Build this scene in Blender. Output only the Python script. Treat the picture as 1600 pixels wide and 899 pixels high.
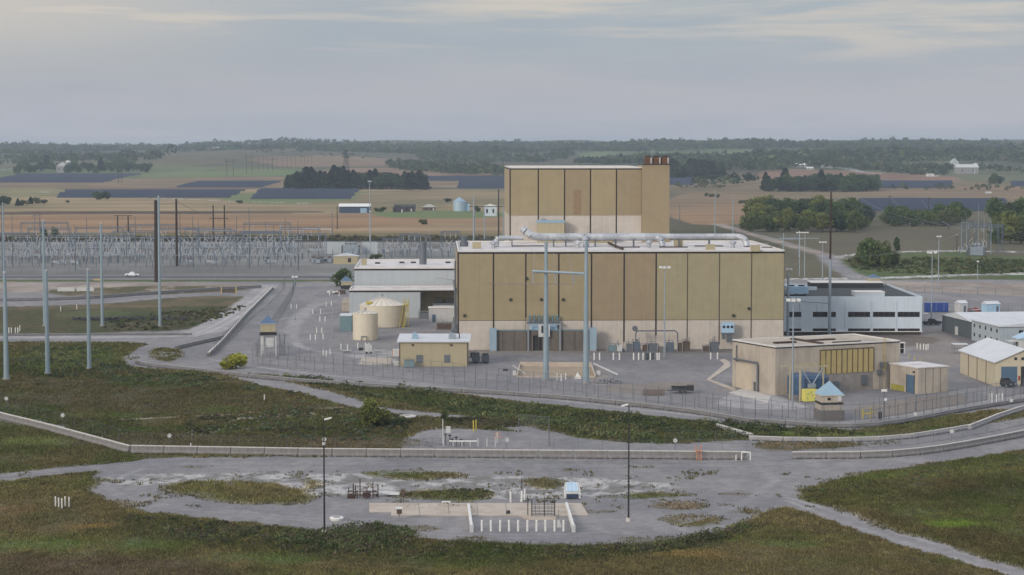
import bpy, math, random
import numpy as np
from mathutils import Vector, Matrix
random.seed(7); rng = np.random.default_rng(7)
for o in list(bpy.data.objects): bpy.data.objects.remove(o)
C = bpy.context.scene
COL = C.collection
R = math.radians
# ---------------------------------------------------------------- camera
CAMH = 50.0; F = 1600*70/36.0; TH = math.atan(217.5/F)
cam = bpy.data.cameras.new('camera'); cam.lens = 70; cam.sensor_width = 36; cam.clip_start = 1; cam.clip_end = 40000
camo = bpy.data.objects.new('camera', cam); COL.objects.link(camo)
camo.location = (0, 0, CAMH); camo.rotation_euler = (R(90)-TH, 0, 0); C.camera = camo
C.render.engine = 'CYCLES'; C.cycles.samples = 96; C.cycles.use_denoising = True
C.render.resolution_x = 1024; C.render.resolution_y = 575
C.cycles.max_bounces = 4; C.cycles.volume_bounces = 0; C.cycles.transparent_max_bounces = 16
C.view_settings.view_transform = 'Standard'; C.view_settings.look = 'None'
C.view_settings.gamma = 1; C.view_settings.exposure = 0.32
# ---------------------------------------------------------------- world
SUN_EL = R(21); SUN_V = Vector((-0.64*math.cos(SUN_EL), -0.77*math.cos(SUN_EL), math.sin(SUN_EL)))
W = bpy.data.worlds.new('World'); C.world = W; W.use_nodes = True
nt = W.node_tree; nt.nodes.clear(); N = nt.nodes.new; L = nt.links.new
out = N('ShaderNodeOutputWorld'); sky = N('ShaderNodeTexSky'); sky.sky_type = 'NISHITA'; sky.sun_disc = False
sky.sun_elevation = SUN_EL; sky.sun_rotation = math.atan2(SUN_V.x, SUN_V.y); sky.air_density = 1.5; sky.dust_density = 3
b1 = N('ShaderNodeBackground'); b1.inputs[1].default_value = 0.08; L(sky.outputs[0], b1.inputs[0])
tc = N('ShaderNodeTexCoord'); sep = N('ShaderNodeSeparateXYZ'); L(tc.outputs['Generated'], sep.inputs[0])
grad = N('ShaderNodeValToRGB'); e = grad.color_ramp.elements
e[0].position = 0.0; e[0].color = (0.47, 0.455, 0.50, 1)
e[1].position = 1.0; e[1].color = (1.0, 1.10, 1.28, 1)
for p, c in ((0.030, (0.39, 0.395, 0.44, 1)), (0.055, (0.335, 0.38, 0.43, 1)), (0.085, (0.37, 0.405, 0.44, 1)), (0.3, (0.62, 0.68, 0.78, 1)), (0.6, (0.95, 1.05, 1.22, 1))):
    q = grad.color_ramp.elements.new(p); q.color = c
L(sep.outputs[2], grad.inputs[0])
def cloudnoise(sc, detail, lo, hi, seed):
    m = N('ShaderNodeMapping'); m.inputs['Scale'].default_value = sc; m.inputs['Location'].default_value = (seed, seed*1.7, seed*.3)
    L(tc.outputs['Generated'], m.inputs[0])
    n = N('ShaderNodeTexNoise'); n.inputs['Scale'].default_value = 1; n.inputs['Detail'].default_value = detail; n.inputs['Roughness'].default_value = 0.52
    n.inputs['Distortion'].default_value = 0.35
    L(m.outputs[0], n.inputs[0])
    r = N('ShaderNodeMapRange'); r.inputs[1].default_value = lo; r.inputs[2].default_value = hi; r.interpolation_type = 'SMOOTHSTEP'; L(n.outputs[0], r.inputs[0])
    return r.outputs[0]
def mixc(fac, a, b, blend='MIX'):
    m = N('ShaderNodeMix'); m.data_type = 'RGBA'; m.blend_type = blend
    for s, v in ((0, fac), (6, a), (7, b)):
        if hasattr(v, 'links'): L(v, m.inputs[s])
        else: m.inputs[s].default_value = v
    return m.outputs[2]
def mth(op, a, b=0.0):
    m = N('ShaderNodeMath'); m.operation = op
    for s, v in ((0, a), (1, b)):
        if hasattr(v, 'links'): L(v, m.inputs[s])
        else: m.inputs[s].default_value = v
    return m.outputs[0]
def mrange(v, a, b, c=0.0, d=1.0):
    r = N('ShaderNodeMapRange'); r.interpolation_type = 'SMOOTHSTEP'
    L(v, r.inputs[0]); r.inputs[1].default_value = a; r.inputs[2].default_value = b; r.inputs[3].default_value = c; r.inputs[4].default_value = d
    return r.outputs[0]
n1 = cloudnoise((4.5, 4.5, 34), 6, 0.40, 0.66, 3.1)       # broad darker blue grey banks
n2 = cloudnoise((7, 7, 85), 6, 0.47, 0.68, 9.4)           # thin warm streaks
n3 = cloudnoise((2.4, 2.4, 9), 3, 0.35, 0.7, 5.2)
c = mixc(mth('MULTIPLY', n1, 0.55), grad.outputs[0], (0.28, 0.345, 0.41, 1))
c = mixc(mth('MULTIPLY', n3, 0.30), c, (0.40, 0.39, 0.41, 1))
up = mrange(sep.outputs[2], 0.022, 0.066)
left = mrange(sep.outputs[0], -0.08, -0.27)
wm = mth('MULTIPLY', up, mth('MAXIMUM', mth('MULTIPLY', n2, 0.55), mth('MULTIPLY', left, 0.42)))
c = mixc(wm, c, (0.66, 0.565, 0.46, 1))
b2 = N('ShaderNodeBackground'); b2.inputs[1].default_value = 1.0; L(c, b2.inputs[0])
ms = N('ShaderNodeMixShader'); ms.inputs[0].default_value = 0.90
L(b1.outputs[0], ms.inputs[1]); L(b2.outputs[0], ms.inputs[2]); L(ms.outputs[0], out.inputs[0])
# ---------------------------------------------------------------- sun behind thin cloud
sl = bpy.data.lights.new('sun', 'SUN'); sl.energy = 1.5; sl.angle = R(14); sl.color = (1.0, 0.93, 0.84)
so = bpy.data.objects.new('sun', sl); COL.objects.link(so); so.rotation_euler = SUN_V.to_track_quat('Z', 'Y').to_euler()

# ---------------------------------------------------------------- noise and terrain
def _h(i, j, s):
    n = (i.astype(np.int64)*374761393 + j.astype(np.int64)*668265263 + s*2147483647) & 0xffffffff
    n = ((n ^ (n >> 13))*1274126177) & 0xffffffff
    return ((n ^ (n >> 16)) & 0xffff)/65535.0
def vnoise(x, y, s=0):
    x = np.asarray(x, float); y = np.asarray(y, float)
    i = np.floor(x); j = np.floor(y); u = x-i; v = y-j
    u = u*u*(3-2*u); v = v*v*(3-2*v)
    a = _h(i, j, s); b = _h(i+1, j, s); c_ = _h(i, j+1, s); d = _h(i+1, j+1, s)
    return (a*(1-u)+b*u)*(1-v)+(c_*(1-u)+d*u)*v
def fbm(x, y, s=0, o=4):
    t = 0; a = .5; n = 0
    for k in range(o):
        t = t+a*vnoise(x*2**k+k*17.3, y*2**k-k*9.1, s+k); n += a; a *= .5
    return t/n
def sstep(x, a, b):
    t = np.clip((x-a)/(b-a), 0, 1); return t*t*(3-2*t)
def T(X, Y):
    X = np.asarray(X, float); Y = np.asarray(Y, float)
    z = np.interp(Y, [0, 2000, 2300, 3200, 4300, 5500, 6800, 8500, 20000], [0, 0, 1, 15, 31, 51, 71, 62, 58])
    a = X/np.maximum(Y, 1)
    z = z*(1-0.24*sstep(-a, 0.10, 0.20)+0.05*sstep(a, 0.0, 0.1))
    w = sstep(Y, 2200, 3600)
    return z+w*(fbm(X/620, Y/800, 3, 4)-.5)*30
def zt(p): return float(T(p[0], p[1]))
def ray(x, y):
    a = (x-800)/F; b = (449.5-y)/F
    return Vector((a, math.cos(TH)+b*math.sin(TH), -math.sin(TH)+b*math.cos(TH)))
_ts = np.concatenate([np.linspace(1900, 7000, 600), np.linspace(7000, 14000, 100)])
def gp(x, y):
    d = ray(x, y)
    t = CAMH/-d.z if d.z < -1e-6 else 1e9
    if t < 2000: return Vector((d.x*t, d.y*t, 0))
    X = d.x*_ts; Y = d.y*_ts; Z = CAMH+d.z*_ts
    g = Z-T(X, Y); k = np.where(g < 0)[0]
    k = k[0] if len(k) else 550
    if k > 0:
        f = g[k-1]/(g[k-1]-g[k]+1e-9); t = _ts[k-1]+(_ts[k]-_ts[k-1])*f
    else: t = _ts[0]
    return Vector((d.x*t, d.y*t, float(T(d.x*t, d.y*t))))
def zat(Y, y): d = ray(800, y); return CAMH+d.z/d.y*Y
def xat(x, y, Y): d = ray(x, y); return d.x/d.y*Y
def ppm(y): return (y-232)/50.0

# ---------------------------------------------------------------- mesh helpers
class MB:
    def __init__(s): s.v = []; s.f = []
    def add(s, vs, fs):
        n = len(s.v); s.v += [tuple(v) for v in vs]; s.f += [tuple(i+n for i in f) for f in fs]; return s
    def box(s, x0, y0, z0, x1, y1, z1):
        return s.add([(x0,y0,z0),(x1,y0,z0),(x1,y1,z0),(x0,y1,z0),(x0,y0,z1),(x1,y0,z1),(x1,y1,z1),(x0,y1,z1)],
                     [(3,2,1,0),(4,5,6,7),(0,1,5,4),(1,2,6,5),(2,3,7,6),(3,0,4,7)])
    def cb(s, cx, cy, z0, sx, sy, h): return s.box(cx-sx/2, cy-sy/2, z0, cx+sx/2, cy+sy/2, z0+h)
    def prism(s, poly, z0, z1):
        n = len(poly); z0 = z0 if hasattr(z0, '__len__') else [z0]*n; z1 = z1 if hasattr(z1, '__len__') else [z1]*n
        return s.add([(p[0],p[1],z0[i]) for i, p in enumerate(poly)]+[(p[0],p[1],z1[i]) for i, p in enumerate(poly)],
                     [tuple(range(n-1,-1,-1)), tuple(range(n,2*n))]+[(i,(i+1)%n,n+(i+1)%n,n+i) for i in range(n)])
    def tube(s, a, b, r0, r1=None, n=8):
        a = Vector(a); b = Vector(b); r1 = r0 if r1 is None else r1; d = (b-a)
        if d.length < 1e-6: return s
        d.normalize(); u = d.orthogonal().normalized(); w = d.cross(u)
        vs = [a+(u*math.cos(t)+w*math.sin(t))*r0 for t in [2*math.pi*i/n for i in range(n)]]
        vs += [b+(u*math.cos(t)+w*math.sin(t))*r1 for t in [2*math.pi*i/n for i in range(n)]]
        return s.add(vs, [(i,(i+1)%n,n+(i+1)%n,n+i) for i in range(n)]+[tuple(range(n-1,-1,-1)), tuple(range(n,2*n))])
    def path(s, pts, r, n=8):
        for a, b in zip(pts, pts[1:]): s.tube(a, b, r, r, n)
        return s
    def lathe(s, prof, n=24, cx=0, cy=0):
        vs = []; 
        for r, z in prof: vs += [(cx+r*math.cos(2*math.pi*i/n), cy+r*math.sin(2*math.pi*i/n), z) for i in range(n)]
        fs = [(k*n+i, k*n+(i+1)%n, (k+1)*n+(i+1)%n, (k+1)*n+i) for k in range(len(prof)-1) for i in range(n)]
        fs += [tuple(range(n-1,-1,-1)), tuple(range((len(prof)-1)*n, len(prof)*n))]
        return s.add(vs, fs)
    def ins(s, x, y, z0, h, r=.13, k=5):     # ribbed insulator
        prof = []
        for i in range(k): prof += [(r*.5, z0+h*i/k), (r, z0+h*(i+.45)/k), (r*.5, z0+h*(i+.9)/k)]
        return s.lathe(prof, 6, x, y)
    def build(s, name, m, parent=None, smooth=False):
        me = bpy.data.meshes.new(name); me.from_pydata(s.v, [], s.f); me.update()
        if m: me.materials.append(m)
        if smooth: me.shade_smooth()
        o = bpy.data.objects.new(name, me); COL.objects.link(o)
        if parent: o.parent = parent
        return o
def thing(name, label, cat, loc=(0,0,0), rz=0, group=None):
    o = bpy.data.objects.new(name, None); COL.objects.link(o); o.empty_display_size = .5
    o.location = loc; o.rotation_euler = (0,0,rz); o['label'] = label; o['category'] = cat
    if group: o['group'] = group
    return o
def tag(o, label, cat, group=None, kind=None):
    o['label'] = label; o['category'] = cat
    if group: o['group'] = group
    if kind: o['kind'] = kind
    return o
def struct(o, label=None):
    o['kind'] = 'structure'
    if label: o['label'] = label
    return o
def dup(root, loc, rz=0, label=None, group=None, sc=None):
    r = root.copy(); COL.objects.link(r); r.location = loc; r.rotation_euler = (0,0,rz)
    if sc is not None: r.scale = sc if hasattr(sc, '__len__') else (sc,sc,sc)
    if label: r['label'] = label
    if group: r['group'] = group
    for ch in list(root.children):
        k = ch.copy(); COL.objects.link(k); k.parent = r
        for g in list(ch.children):
            d = g.copy(); COL.objects.link(d); d.parent = k
    return r
ORD = ['first','second','third','fourth','fifth','sixth','seventh','eighth','ninth','tenth','eleventh','twelfth','thirteenth','fourteenth','fifteenth','sixteenth','seventeenth','eighteenth','nineteenth']
TENS = {2:'twenty',3:'thirty',4:'forty',5:'fifty',6:'sixty',7:'seventy',8:'eighty',9:'ninety'}
TTH = {2:'twentieth',3:'thirtieth',4:'fortieth',5:'fiftieth',6:'sixtieth',7:'seventieth',8:'eightieth',9:'ninetieth'}
def nth(i):                                  # i from 0
    k = i+1
    if k <= 19: return ORD[i]
    if k % 10 == 0: return TTH[k//10]
    return TENS[k//10]+'-'+ORD[k%10-1]
def mesh_np(name, V, Fq, m, col=None, parent=None):
    me = bpy.data.meshes.new(name); V = np.ascontiguousarray(V, dtype=np.float32); Fq = np.ascontiguousarray(Fq, dtype=np.int32)
    k = Fq.shape[1]
    me.vertices.add(len(V)); me.vertices.foreach_set('co', V.ravel())
    me.loops.add(Fq.size); me.loops.foreach_set('vertex_index', Fq.ravel())
    me.polygons.add(len(Fq)); me.polygons.foreach_set('loop_start', np.arange(0, Fq.size, k, dtype=np.int32))
    me.update(calc_edges=True)
    if col is not None:
        for nm, arr in col.items():
            a = me.color_attributes.new(nm, 'FLOAT_COLOR', 'POINT')
            c4 = np.ones((len(V), 4), np.float32); c4[:, :arr.shape[1]] = arr; a.data.foreach_set('color', c4.ravel())
    me.materials.append(m)
    o = bpy.data.objects.new(name, me); COL.objects.link(o)
    if parent: o.parent = parent
    return o

# ---------------------------------------------------------------- materials
MC = {}
def mat(name, col, rough=.8, metal=0, var=.18, sc=.6, streak=0, rib=0, ribdir='X', stain=None, stain_amt=0):
    if name in MC: return MC[name]
    m = bpy.data.materials.new(name); m.use_nodes = True; MC[name] = m
    t = m.node_tree; n = t.nodes.new; l = t.links.new; bs = t.nodes['Principled BSDF']
    bs.inputs['Roughness'].default_value = rough; bs.inputs['Metallic'].default_value = metal
    tcn = n('ShaderNodeTexCoord'); src = tcn.outputs['Object']
    no = n('ShaderNodeTexNoise'); no.inputs['Scale'].default_value = sc; no.inputs['Detail'].default_value = 6; no.inputs['Roughness'].default_value = .6; l(src, no.inputs[0])
    mr = n('ShaderNodeMapRange'); l(no.outputs[0], mr.inputs[0]); mr.inputs[1].default_value = .25; mr.inputs[2].default_value = .75
    mr.inputs[3].default_value = 1-var; mr.inputs[4].default_value = 1+var
    mx = n('ShaderNodeMix'); mx.data_type = 'RGBA'; mx.blend_type = 'MULTIPLY'; mx.inputs[0].default_value = 1
    mx.inputs[6].default_value = (*col, 1)
    cb = n('ShaderNodeCombineColor'); [l(mr.outputs[0], cb.inputs[i]) for i in range(3)]; l(cb.outputs[0], mx.inputs[7])
    last = mx.outputs[2]
    def streaks(scale, lo, hi, colr, amt, last):
        mp = n('ShaderNodeMapping'); mp.inputs['Scale'].default_value = scale; l(src, mp.inputs[0])
        s2 = n('ShaderNodeTexNoise'); s2.inputs['Scale'].default_value = 1; s2.inputs['Detail'].default_value = 5; l(mp.outputs[0], s2.inputs[0])
        r2 = n('ShaderNodeMapRange'); l(s2.outputs[0], r2.inputs[0]); r2.inputs[1].default_value = lo; r2.inputs[2].default_value = hi; r2.inputs[4].default_value = amt
        m2 = n('ShaderNodeMix'); m2.data_type = 'RGBA'; l(r2.outputs[0], m2.inputs[0]); l(last, m2.inputs[6]); m2.inputs[7].default_value = (*colr, 1)
        return m2.outputs[2]
    if streak: last = streaks((1.6, 1.6, .06), .5, .75, tuple(c_*.5 for c_ in col), streak, last)
    if stain: last = streaks((.25, .25, .25), .5, .62, stain, stain_amt, last)
    l(last, bs.inputs['Base Color'])
    if rib:
        wv = n('ShaderNodeTexWave'); wv.bands_direction = ribdir; wv.inputs['Scale'].default_value = rib; l(src, wv.inputs[0])
        bp = n('ShaderNodeBump'); bp.inputs['Strength'].default_value = .5; bp.inputs['Distance'].default_value = .08; l(wv.outputs[0], bp.inputs['Height']); l(bp.outputs[0], bs.inputs['Normal'])
    return m
def attr_mat(name, rough=.9, fine=(), trans=0, bump=0):
    m = bpy.data.materials.new(name); m.use_nodes = True; t = m.node_tree; n = t.nodes.new; l = t.links.new; bs = t.nodes['Principled BSDF']
    bs.inputs['Roughness'].default_value = rough; bs.inputs['Specular IOR Level'].default_value = .15
    a = n('ShaderNodeVertexColor'); a.layer_name = 'albedo'; last = a.outputs[0]
    g = n('ShaderNodeNewGeometry')
    for sc, amt in fine:
        no = n('ShaderNodeTexNoise'); no.inputs['Scale'].default_value = sc; no.inputs['Detail'].default_value = 5; no.inputs['Roughness'].default_value = .7; l(g.outputs['Position'], no.inputs[0])
        mr = n('ShaderNodeMapRange'); l(no.outputs[0], mr.inputs[0]); mr.inputs[1].default_value = .3; mr.inputs[2].default_value = .7; mr.inputs[3].default_value = 1-amt; mr.inputs[4].default_value = 1+amt
        mr.clamp = False
        vm = n('ShaderNodeVectorMath'); vm.operation = 'SCALE'; l(last, vm.inputs[0]); l(mr.outputs[0], vm.inputs['Scale']); last = vm.outputs[0]
        if bump:
            bp = n('ShaderNodeBump'); bp.inputs['Strength'].default_value = .6; bp.inputs['Distance'].default_value = bump; l(no.outputs[0], bp.inputs['Height']); l(bp.outputs[0], bs.inputs['Normal'])
    l(last, bs.inputs['Base Color'])
    if trans:
        tr = n('ShaderNodeBsdfTranslucent'); l(last, tr.inputs[0]); mx = n('ShaderNodeMixShader'); mx.inputs[0].default_value = trans
        l(bs.outputs[0], mx.inputs[1]); l(tr.outputs[0], mx.inputs[2]); l(mx.outputs[0], t.nodes['Material Output'].inputs[0])
    return m
M = dict(
 tan1=mat('tan_panel_warm', (.352,.282,.166), .75, var=.08, sc=.35, streak=.16, rib=3.2),
 tan2=mat('tan_panel_brown', (.320,.248,.152), .75, var=.08, sc=.35, streak=.16, rib=3.2),
 tan3=mat('tan_panel_grey', (.350,.300,.184), .75, var=.08, sc=.35, streak=.14, rib=3.2),
 tanlt=mat('tan_panel_pale', (.36,.285,.18), .75, var=.09, sc=.35, streak=.2, rib=3.2),  # slightly paler tan, used on the side walls
 base=mat('pale_concrete_panel', (.52,.46,.40), .85, var=.1, sc=.5, streak=.25, rib=1.2, ribdir='Z'),
 black=mat('dark_joint', (.018,.015,.015), .8, var=.1),
 roof=mat('white_roof_membrane', (.60,.57,.56), .8, var=.12, sc=.18, stain=(.30,.25,.22), stain_amt=.45),
 roof2=mat('stained_roof_membrane', (.66,.61,.56), .8, var=.12, sc=.2, stain=(.30,.25,.22), stain_amt=.4),
 coping=mat('white_coping', (.62,.59,.56), .6, var=.08),
 alum=mat('silver_duct', (.38,.395,.42), .5, .35, var=.25, sc=1.2, stain=(.62,.62,.62), stain_amt=.5),
 rust=mat('rusty_steel', (.12,.062,.036), .9, var=.4, sc=2),
 rustd=mat('dark_rusty_steel', (.05,.026,.02), .9, var=.3, sc=2),
 bluegrey=mat('blue_grey_siding', (.43,.465,.49), .6, var=.05, sc=.4, streak=.2, rib=2.2),
 office=mat('pale_blue_panel', (.52,.585,.645), .7, var=.06, sc=.5, streak=.2),
 officedk=mat('dark_roofing', (.035,.04,.045), .9, var=.2),
 glass=mat('dark_window_glass', (.022,.018,.020), .15, var=.2),
 cream=mat('cream_tank_paint', (.60,.54,.42), .6, var=.05, sc=.8, streak=.25),
 creamrf=mat('cream_tank_roof', (.66,.60,.50), .6, var=.1, sc=.8),
 yellow=mat('safety_yellow_paint', (.48,.39,.07), .5, var=.15, sc=3),
 yellow2=mat('pale_yellow_paint', (.62,.56,.13), .6, var=.15, sc=3),
 beige=mat('beige_siding', (.42,.36,.235), .7, var=.05, sc=.5, streak=.2, rib=2.4),
 beigetrim=mat('dark_brown_trim', (.07,.055,.045), .7),
 conc=mat('concrete_tan', (.42,.365,.30), .85, var=.12, sc=.5, streak=.45, stain=(.2,.175,.15), stain_amt=.4),
 ochre=mat('ochre_panel', (.42,.325,.14), .7, var=.1, sc=.8, streak=.35),
 concg=mat('grey_concrete', (.27,.26,.26), .9, var=.2, sc=.9, streak=.3, stain=(.19,.18,.17), stain_amt=.5),
 conclt=mat('pale_concrete_top', (.50,.47,.44), .9, var=.15, sc=.9),
 concdk=mat('weathered_dark_concrete', (.14,.135,.135), .9, var=.25, sc=.9),
 slab=mat('concrete_slab', (.44,.38,.32), .9, var=.12, sc=.35, stain=(.34,.26,.20), stain_amt=.5),
 brownwall=mat('brown_fire_wall', (.135,.115,.10), .9, var=.15, sc=.6, streak=.4),
 galv=mat('galvanised_steel', (.30,.345,.39), .5, .4, var=.12, sc=.6),
 polebl=mat('pale_blue_steel_pole', (.25,.32,.36), .5, .15, var=.1, sc=.5, streak=.2),
 galvd=mat('dull_grey_steel', (.13,.145,.165), .6, .3, var=.15, sc=.6),
 wood=mat('dark_wood_pole', (.040,.025,.020), .9, var=.3, sc=1.5),
 darkpole=mat('black_painted_pole', (.016,.017,.020), .5, var=.2),
 white=mat('white_paint', (.68,.67,.64), .6, var=.1, sc=1.5),
 offw=mat('dull_white_paint', (.50,.50,.49), .7, var=.15, sc=1.5, streak=.3),
 porc=mat('pale_porcelain', (.34,.36,.40), .3, var=.15),
 porcbr=mat('brown_porcelain', (.13,.08,.06), .3, var=.15),
 blueroof=mat('blue_metal_roof', (.25,.37,.46), .5, var=.08),
 blueroofd=mat('slate_blue_roof', (.075,.13,.21), .5, var=.1),
 bluebox=mat('deep_blue_paint', (.02,.055,.24), .5, var=.15),
 bluetank=mat('navy_tank_paint', (.035,.075,.145), .5, var=.15),
 bluedoor=mat('steel_blue_door', (.085,.15,.23), .5, var=.1, rib=4, ribdir='Z'),
 ltblue=mat('light_blue_paint', (.36,.52,.66), .4, var=.1),
 teal=mat('dull_teal_paint', (.14,.22,.24), .6, var=.1),
 dkgreen=mat('dark_green_grey_siding', (.085,.105,.11), .7, var=.08, streak=.2, rib=2),
 modular=mat('pale_grey_modular_siding', (.37,.42,.45), .7, var=.08, streak=.25, rib=2),
 metalroof=mat('pale_metal_roof', (.55,.56,.58), .5, var=.1, sc=.3),
 dark=mat('charcoal_metal', (.025,.025,.028), .7, var=.3),
 asphaltdk=mat('old_steel_brown', (.09,.065,.05), .8, var=.3, sc=2),
 rock=mat('grey_rubble', (.21,.21,.22), .95, var=.3, sc=2),
 solar=mat('navy_solar_glass', (.010,.018,.045), .75, var=.15),
 red=mat('dull_red_paint', (.30,.05,.05), .6),
 orange=mat('faded_orange_paint', (.50,.22,.12), .7, var=.2),
 yardst=mat('weathered_yard_steel', (.105,.13,.165), .6, .2, var=.2, sc=.4),
 barr=mat('weathered_barrier_concrete', (.20,.19,.185), .95, var=.2, sc=.9, streak=.5, stain=(.12,.11,.105), stain_amt=.5),
 cable=mat('aluminium_cable', (.20,.21,.23), .6, .2),
 bark=mat('tree_bark', (.06,.048,.038), .95, var=.3, sc=3),
 tyre=mat('black_rubber', (.015,.015,.016), .8),
 carw=mat('white_car_paint', (.72,.73,.75), .25, var=.02),
)
def mesh_link(name, op):
    m = bpy.data.materials.new(name); m.use_nodes = True; t = m.node_tree
    bs = t.nodes['Principled BSDF']; bs.inputs['Base Color'].default_value = (.20,.21,.23,1); bs.inputs['Roughness'].default_value = .6; bs.inputs['Metallic'].default_value = .3
    tr = t.nodes.new('ShaderNodeBsdfTransparent'); mx = t.nodes.new('ShaderNodeMixShader'); mx.inputs[0].default_value = op
    t.links.new(tr.outputs[0], mx.inputs[1]); t.links.new(bs.outputs[0], mx.inputs[2]); t.links.new(mx.outputs[0], t.nodes['Material Output'].inputs[0])
    return m
M['chain'] = mesh_link('chain_link_mesh', .09)
M['chain2'] = mesh_link('fine_wire_mesh', .03)

# ================================================================ GROUND
ys = np.concatenate([np.linspace(-400, 140, 12), CAMH*F/np.linspace(1050, 68, 900)])      # rows (depth)
ys = np.concatenate([ys, np.geomspace(ys[-1]+6, 9000, 230), np.linspace(9200, 16000, 12)])
us = np.concatenate([[-4, -2.5, -1.7, -1.35, -1.15], np.linspace(-1.0, 1.0, 1150), [1.15, 1.35, 1.7, 2.5, 4]])
hw = 0.265*np.maximum(ys, 0)+42
GX = (us[None, :]*hw[:, None]); GY = np.repeat(ys[:, None], len(us), 1)
NR, NC = GX.shape; gx = GX.ravel(); gy = GY.ravel()
alb = np.zeros((gx.size, 3)); veg = np.zeros(gx.size)
f1 = fbm(gx/9, gy/14, 11, 5); f2 = fbm(gx/2.2, gy/3.2, 23, 4); f3 = fbm(gx/40, gy/70, 31, 4); f4 = fbm(gx/.7, gy/1.3, 41, 3)
ff = fbm(gx/160, gy/420, 51, 5)
fs = fbm(gx/500+gy/900, gy/22-gx/260, 57, 3)
def lerp(a, b, t): return np.asarray(a)*(1-t[:, None])+np.asarray(b)*t[:, None]
def ct(x, k=3.0): return np.clip((x-.5)*k+.5, 0, 1)
def c_weed(ix, green=.5, bright=1.0):
    a = lerp((.060,.078,.024), (.098,.084,.042), ct(f1[ix]+(.5-green)*.5, 4))
    a = lerp(a, (.18,.148,.075), ct(f3[ix]*.6+f2[ix]*.4, 5)*.55*(1-green*.5))
    a = lerp(a, (.045,.042,.024), ct(f2[ix], 5)*.45)
    return a*bright*(0.60+.75*f4[ix])[:, None]
def c_dry(ix): 
    a = lerp((.14,.105,.060), (.085,.078,.040), ct(f1[ix])); return a*(0.75+.5*f2[ix])[:, None]
def c_redweed(ix):
    a = lerp((.095,.075,.050), (.070,.066,.036), ct(f1[ix])); return a*(0.7+.6*f4[ix])[:, None]
def c_grass(ix): 
    a = lerp((.075,.105,.034), (.105,.110,.048), ct(f1[ix])); return a*(0.75+.5*f2[ix])[:, None]
def c_gravel(ix):
    a = lerp((.202,.196,.205), (.258,.244,.243), ct(f1[ix])); a = lerp(a, (.165,.158,.165), ct(f2[ix], 4)*.35)
    return a*(0.92+.16*f4[ix])[:, None]
def c_pale(ix):
    a = lerp((.60,.57,.55), (.25,.24,.245), ct(f1[ix]*.4+f2[ix]*.6, 6)); a = lerp(a, (.11,.105,.08), ct(f2[ix]*.4+f4[ix]*.6-.04, 9)*.6); return a*(0.8+.4*f4[ix])[:, None]
def c_dust(ix):
    a = lerp((.37,.35,.345), (.26,.25,.255), ct(f1[ix]*.5+f2[ix]*.5, 2.5)); return a*(0.92+.16*f4[ix])[:, None]
def c_dirt(ix):
    a = lerp((.34,.29,.25), (.24,.20,.175), ct(f1[ix], 3)); return a*(0.88+.24*f2[ix])[:, None]
def c_asph(ix): return np.ones((len(ix), 1))*np.array((.105,.105,.115))*(0.9+.2*f1[ix])[:, None]
def c_flat(*c):
    return lambda ix: np.ones((len(ix), 1))*np.array((c[0]*1.04, c[1]*1.02, c[2]*.86))*(0.45+.70*ff[ix]+.2*ct(f3[ix], 5)+.3*ct(fs[ix], 2))[:, None]
def c_soil(ix):  a = lerp((.27,.165,.090), (.20,.14,.085), ct(ff[ix])); return a*(.9+.2*f3[ix])[:, None]*(.78+.44*ct(fs[ix], 2))[:, None]
def c_stub(ix):  a = lerp((.30,.22,.125), (.18,.15,.08), ct(ff[ix], 5)); return a*(.9+.2*f3[ix])[:, None]*(.78+.44*ct(fs[ix], 2))[:, None]
def c_fgrn(ix):  a = lerp((.11,.165,.055), (.15,.165,.075), ct(ff[ix], 3)); return a
def c_past(ix):  a = lerp((.105,.10,.055), (.085,.072,.045), ct(f3[ix], 3)); return lerp(a, (.14,.12,.08), ct(ff[ix], 4)*.5)
def sdf(px, py, P):
    d = np.full(px.shape, 1e18); ins = np.zeros(px.shape, bool); n = len(P)
    for i in range(n):
        ax, ay = P[i]; bx, by = P[(i+1) % n]; ex, ey = bx-ax, by-ay; wx, wy = px-ax, py-ay
        t = np.clip((wx*ex+wy*ey)/(ex*ex+ey*ey+1e-12), 0, 1)
        d = np.minimum(d, (wx-ex*t)**2+(wy-ey*t)**2)
        c = ((ay > py) != (by > py)) & (px < (bx-ax)*(py-ay)/(by-ay+1e-12)+ax); ins ^= c
    d = np.sqrt(d); return np.where(ins, -d, d)
def smooth_poly(P, it=2, closed=True):
    P = [tuple(p[:2]) for p in P]
    for _ in range(it):
        Q = []; n = len(P)
        rngk = range(n) if closed else range(n-1)
        if not closed: Q.append(P[0])
        for i in rngk:
            a = P[i]; b = P[(i+1) % n]
            Q += [(a[0]*.75+b[0]*.25, a[1]*.75+b[1]*.25), (a[0]*.25+b[0]*.75, a[1]*.25+b[1]*.75)]
        if not closed: Q.append(P[-1])
        P = Q
    return P
def paint(pts, colf, v, rag=1.0, soft=.5, smooth=2, amt=1.0, world=False, breakup=0):
    P = [tuple(p) for p in pts] if world else [tuple(gp(x, y)[:2]) for x, y in pts]
    if smooth: P = smooth_poly(P, smooth)
    _apply(lambda X, Y: sdf(X, Y, P), P, colf, v, rag, soft, amt, breakup)
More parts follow.
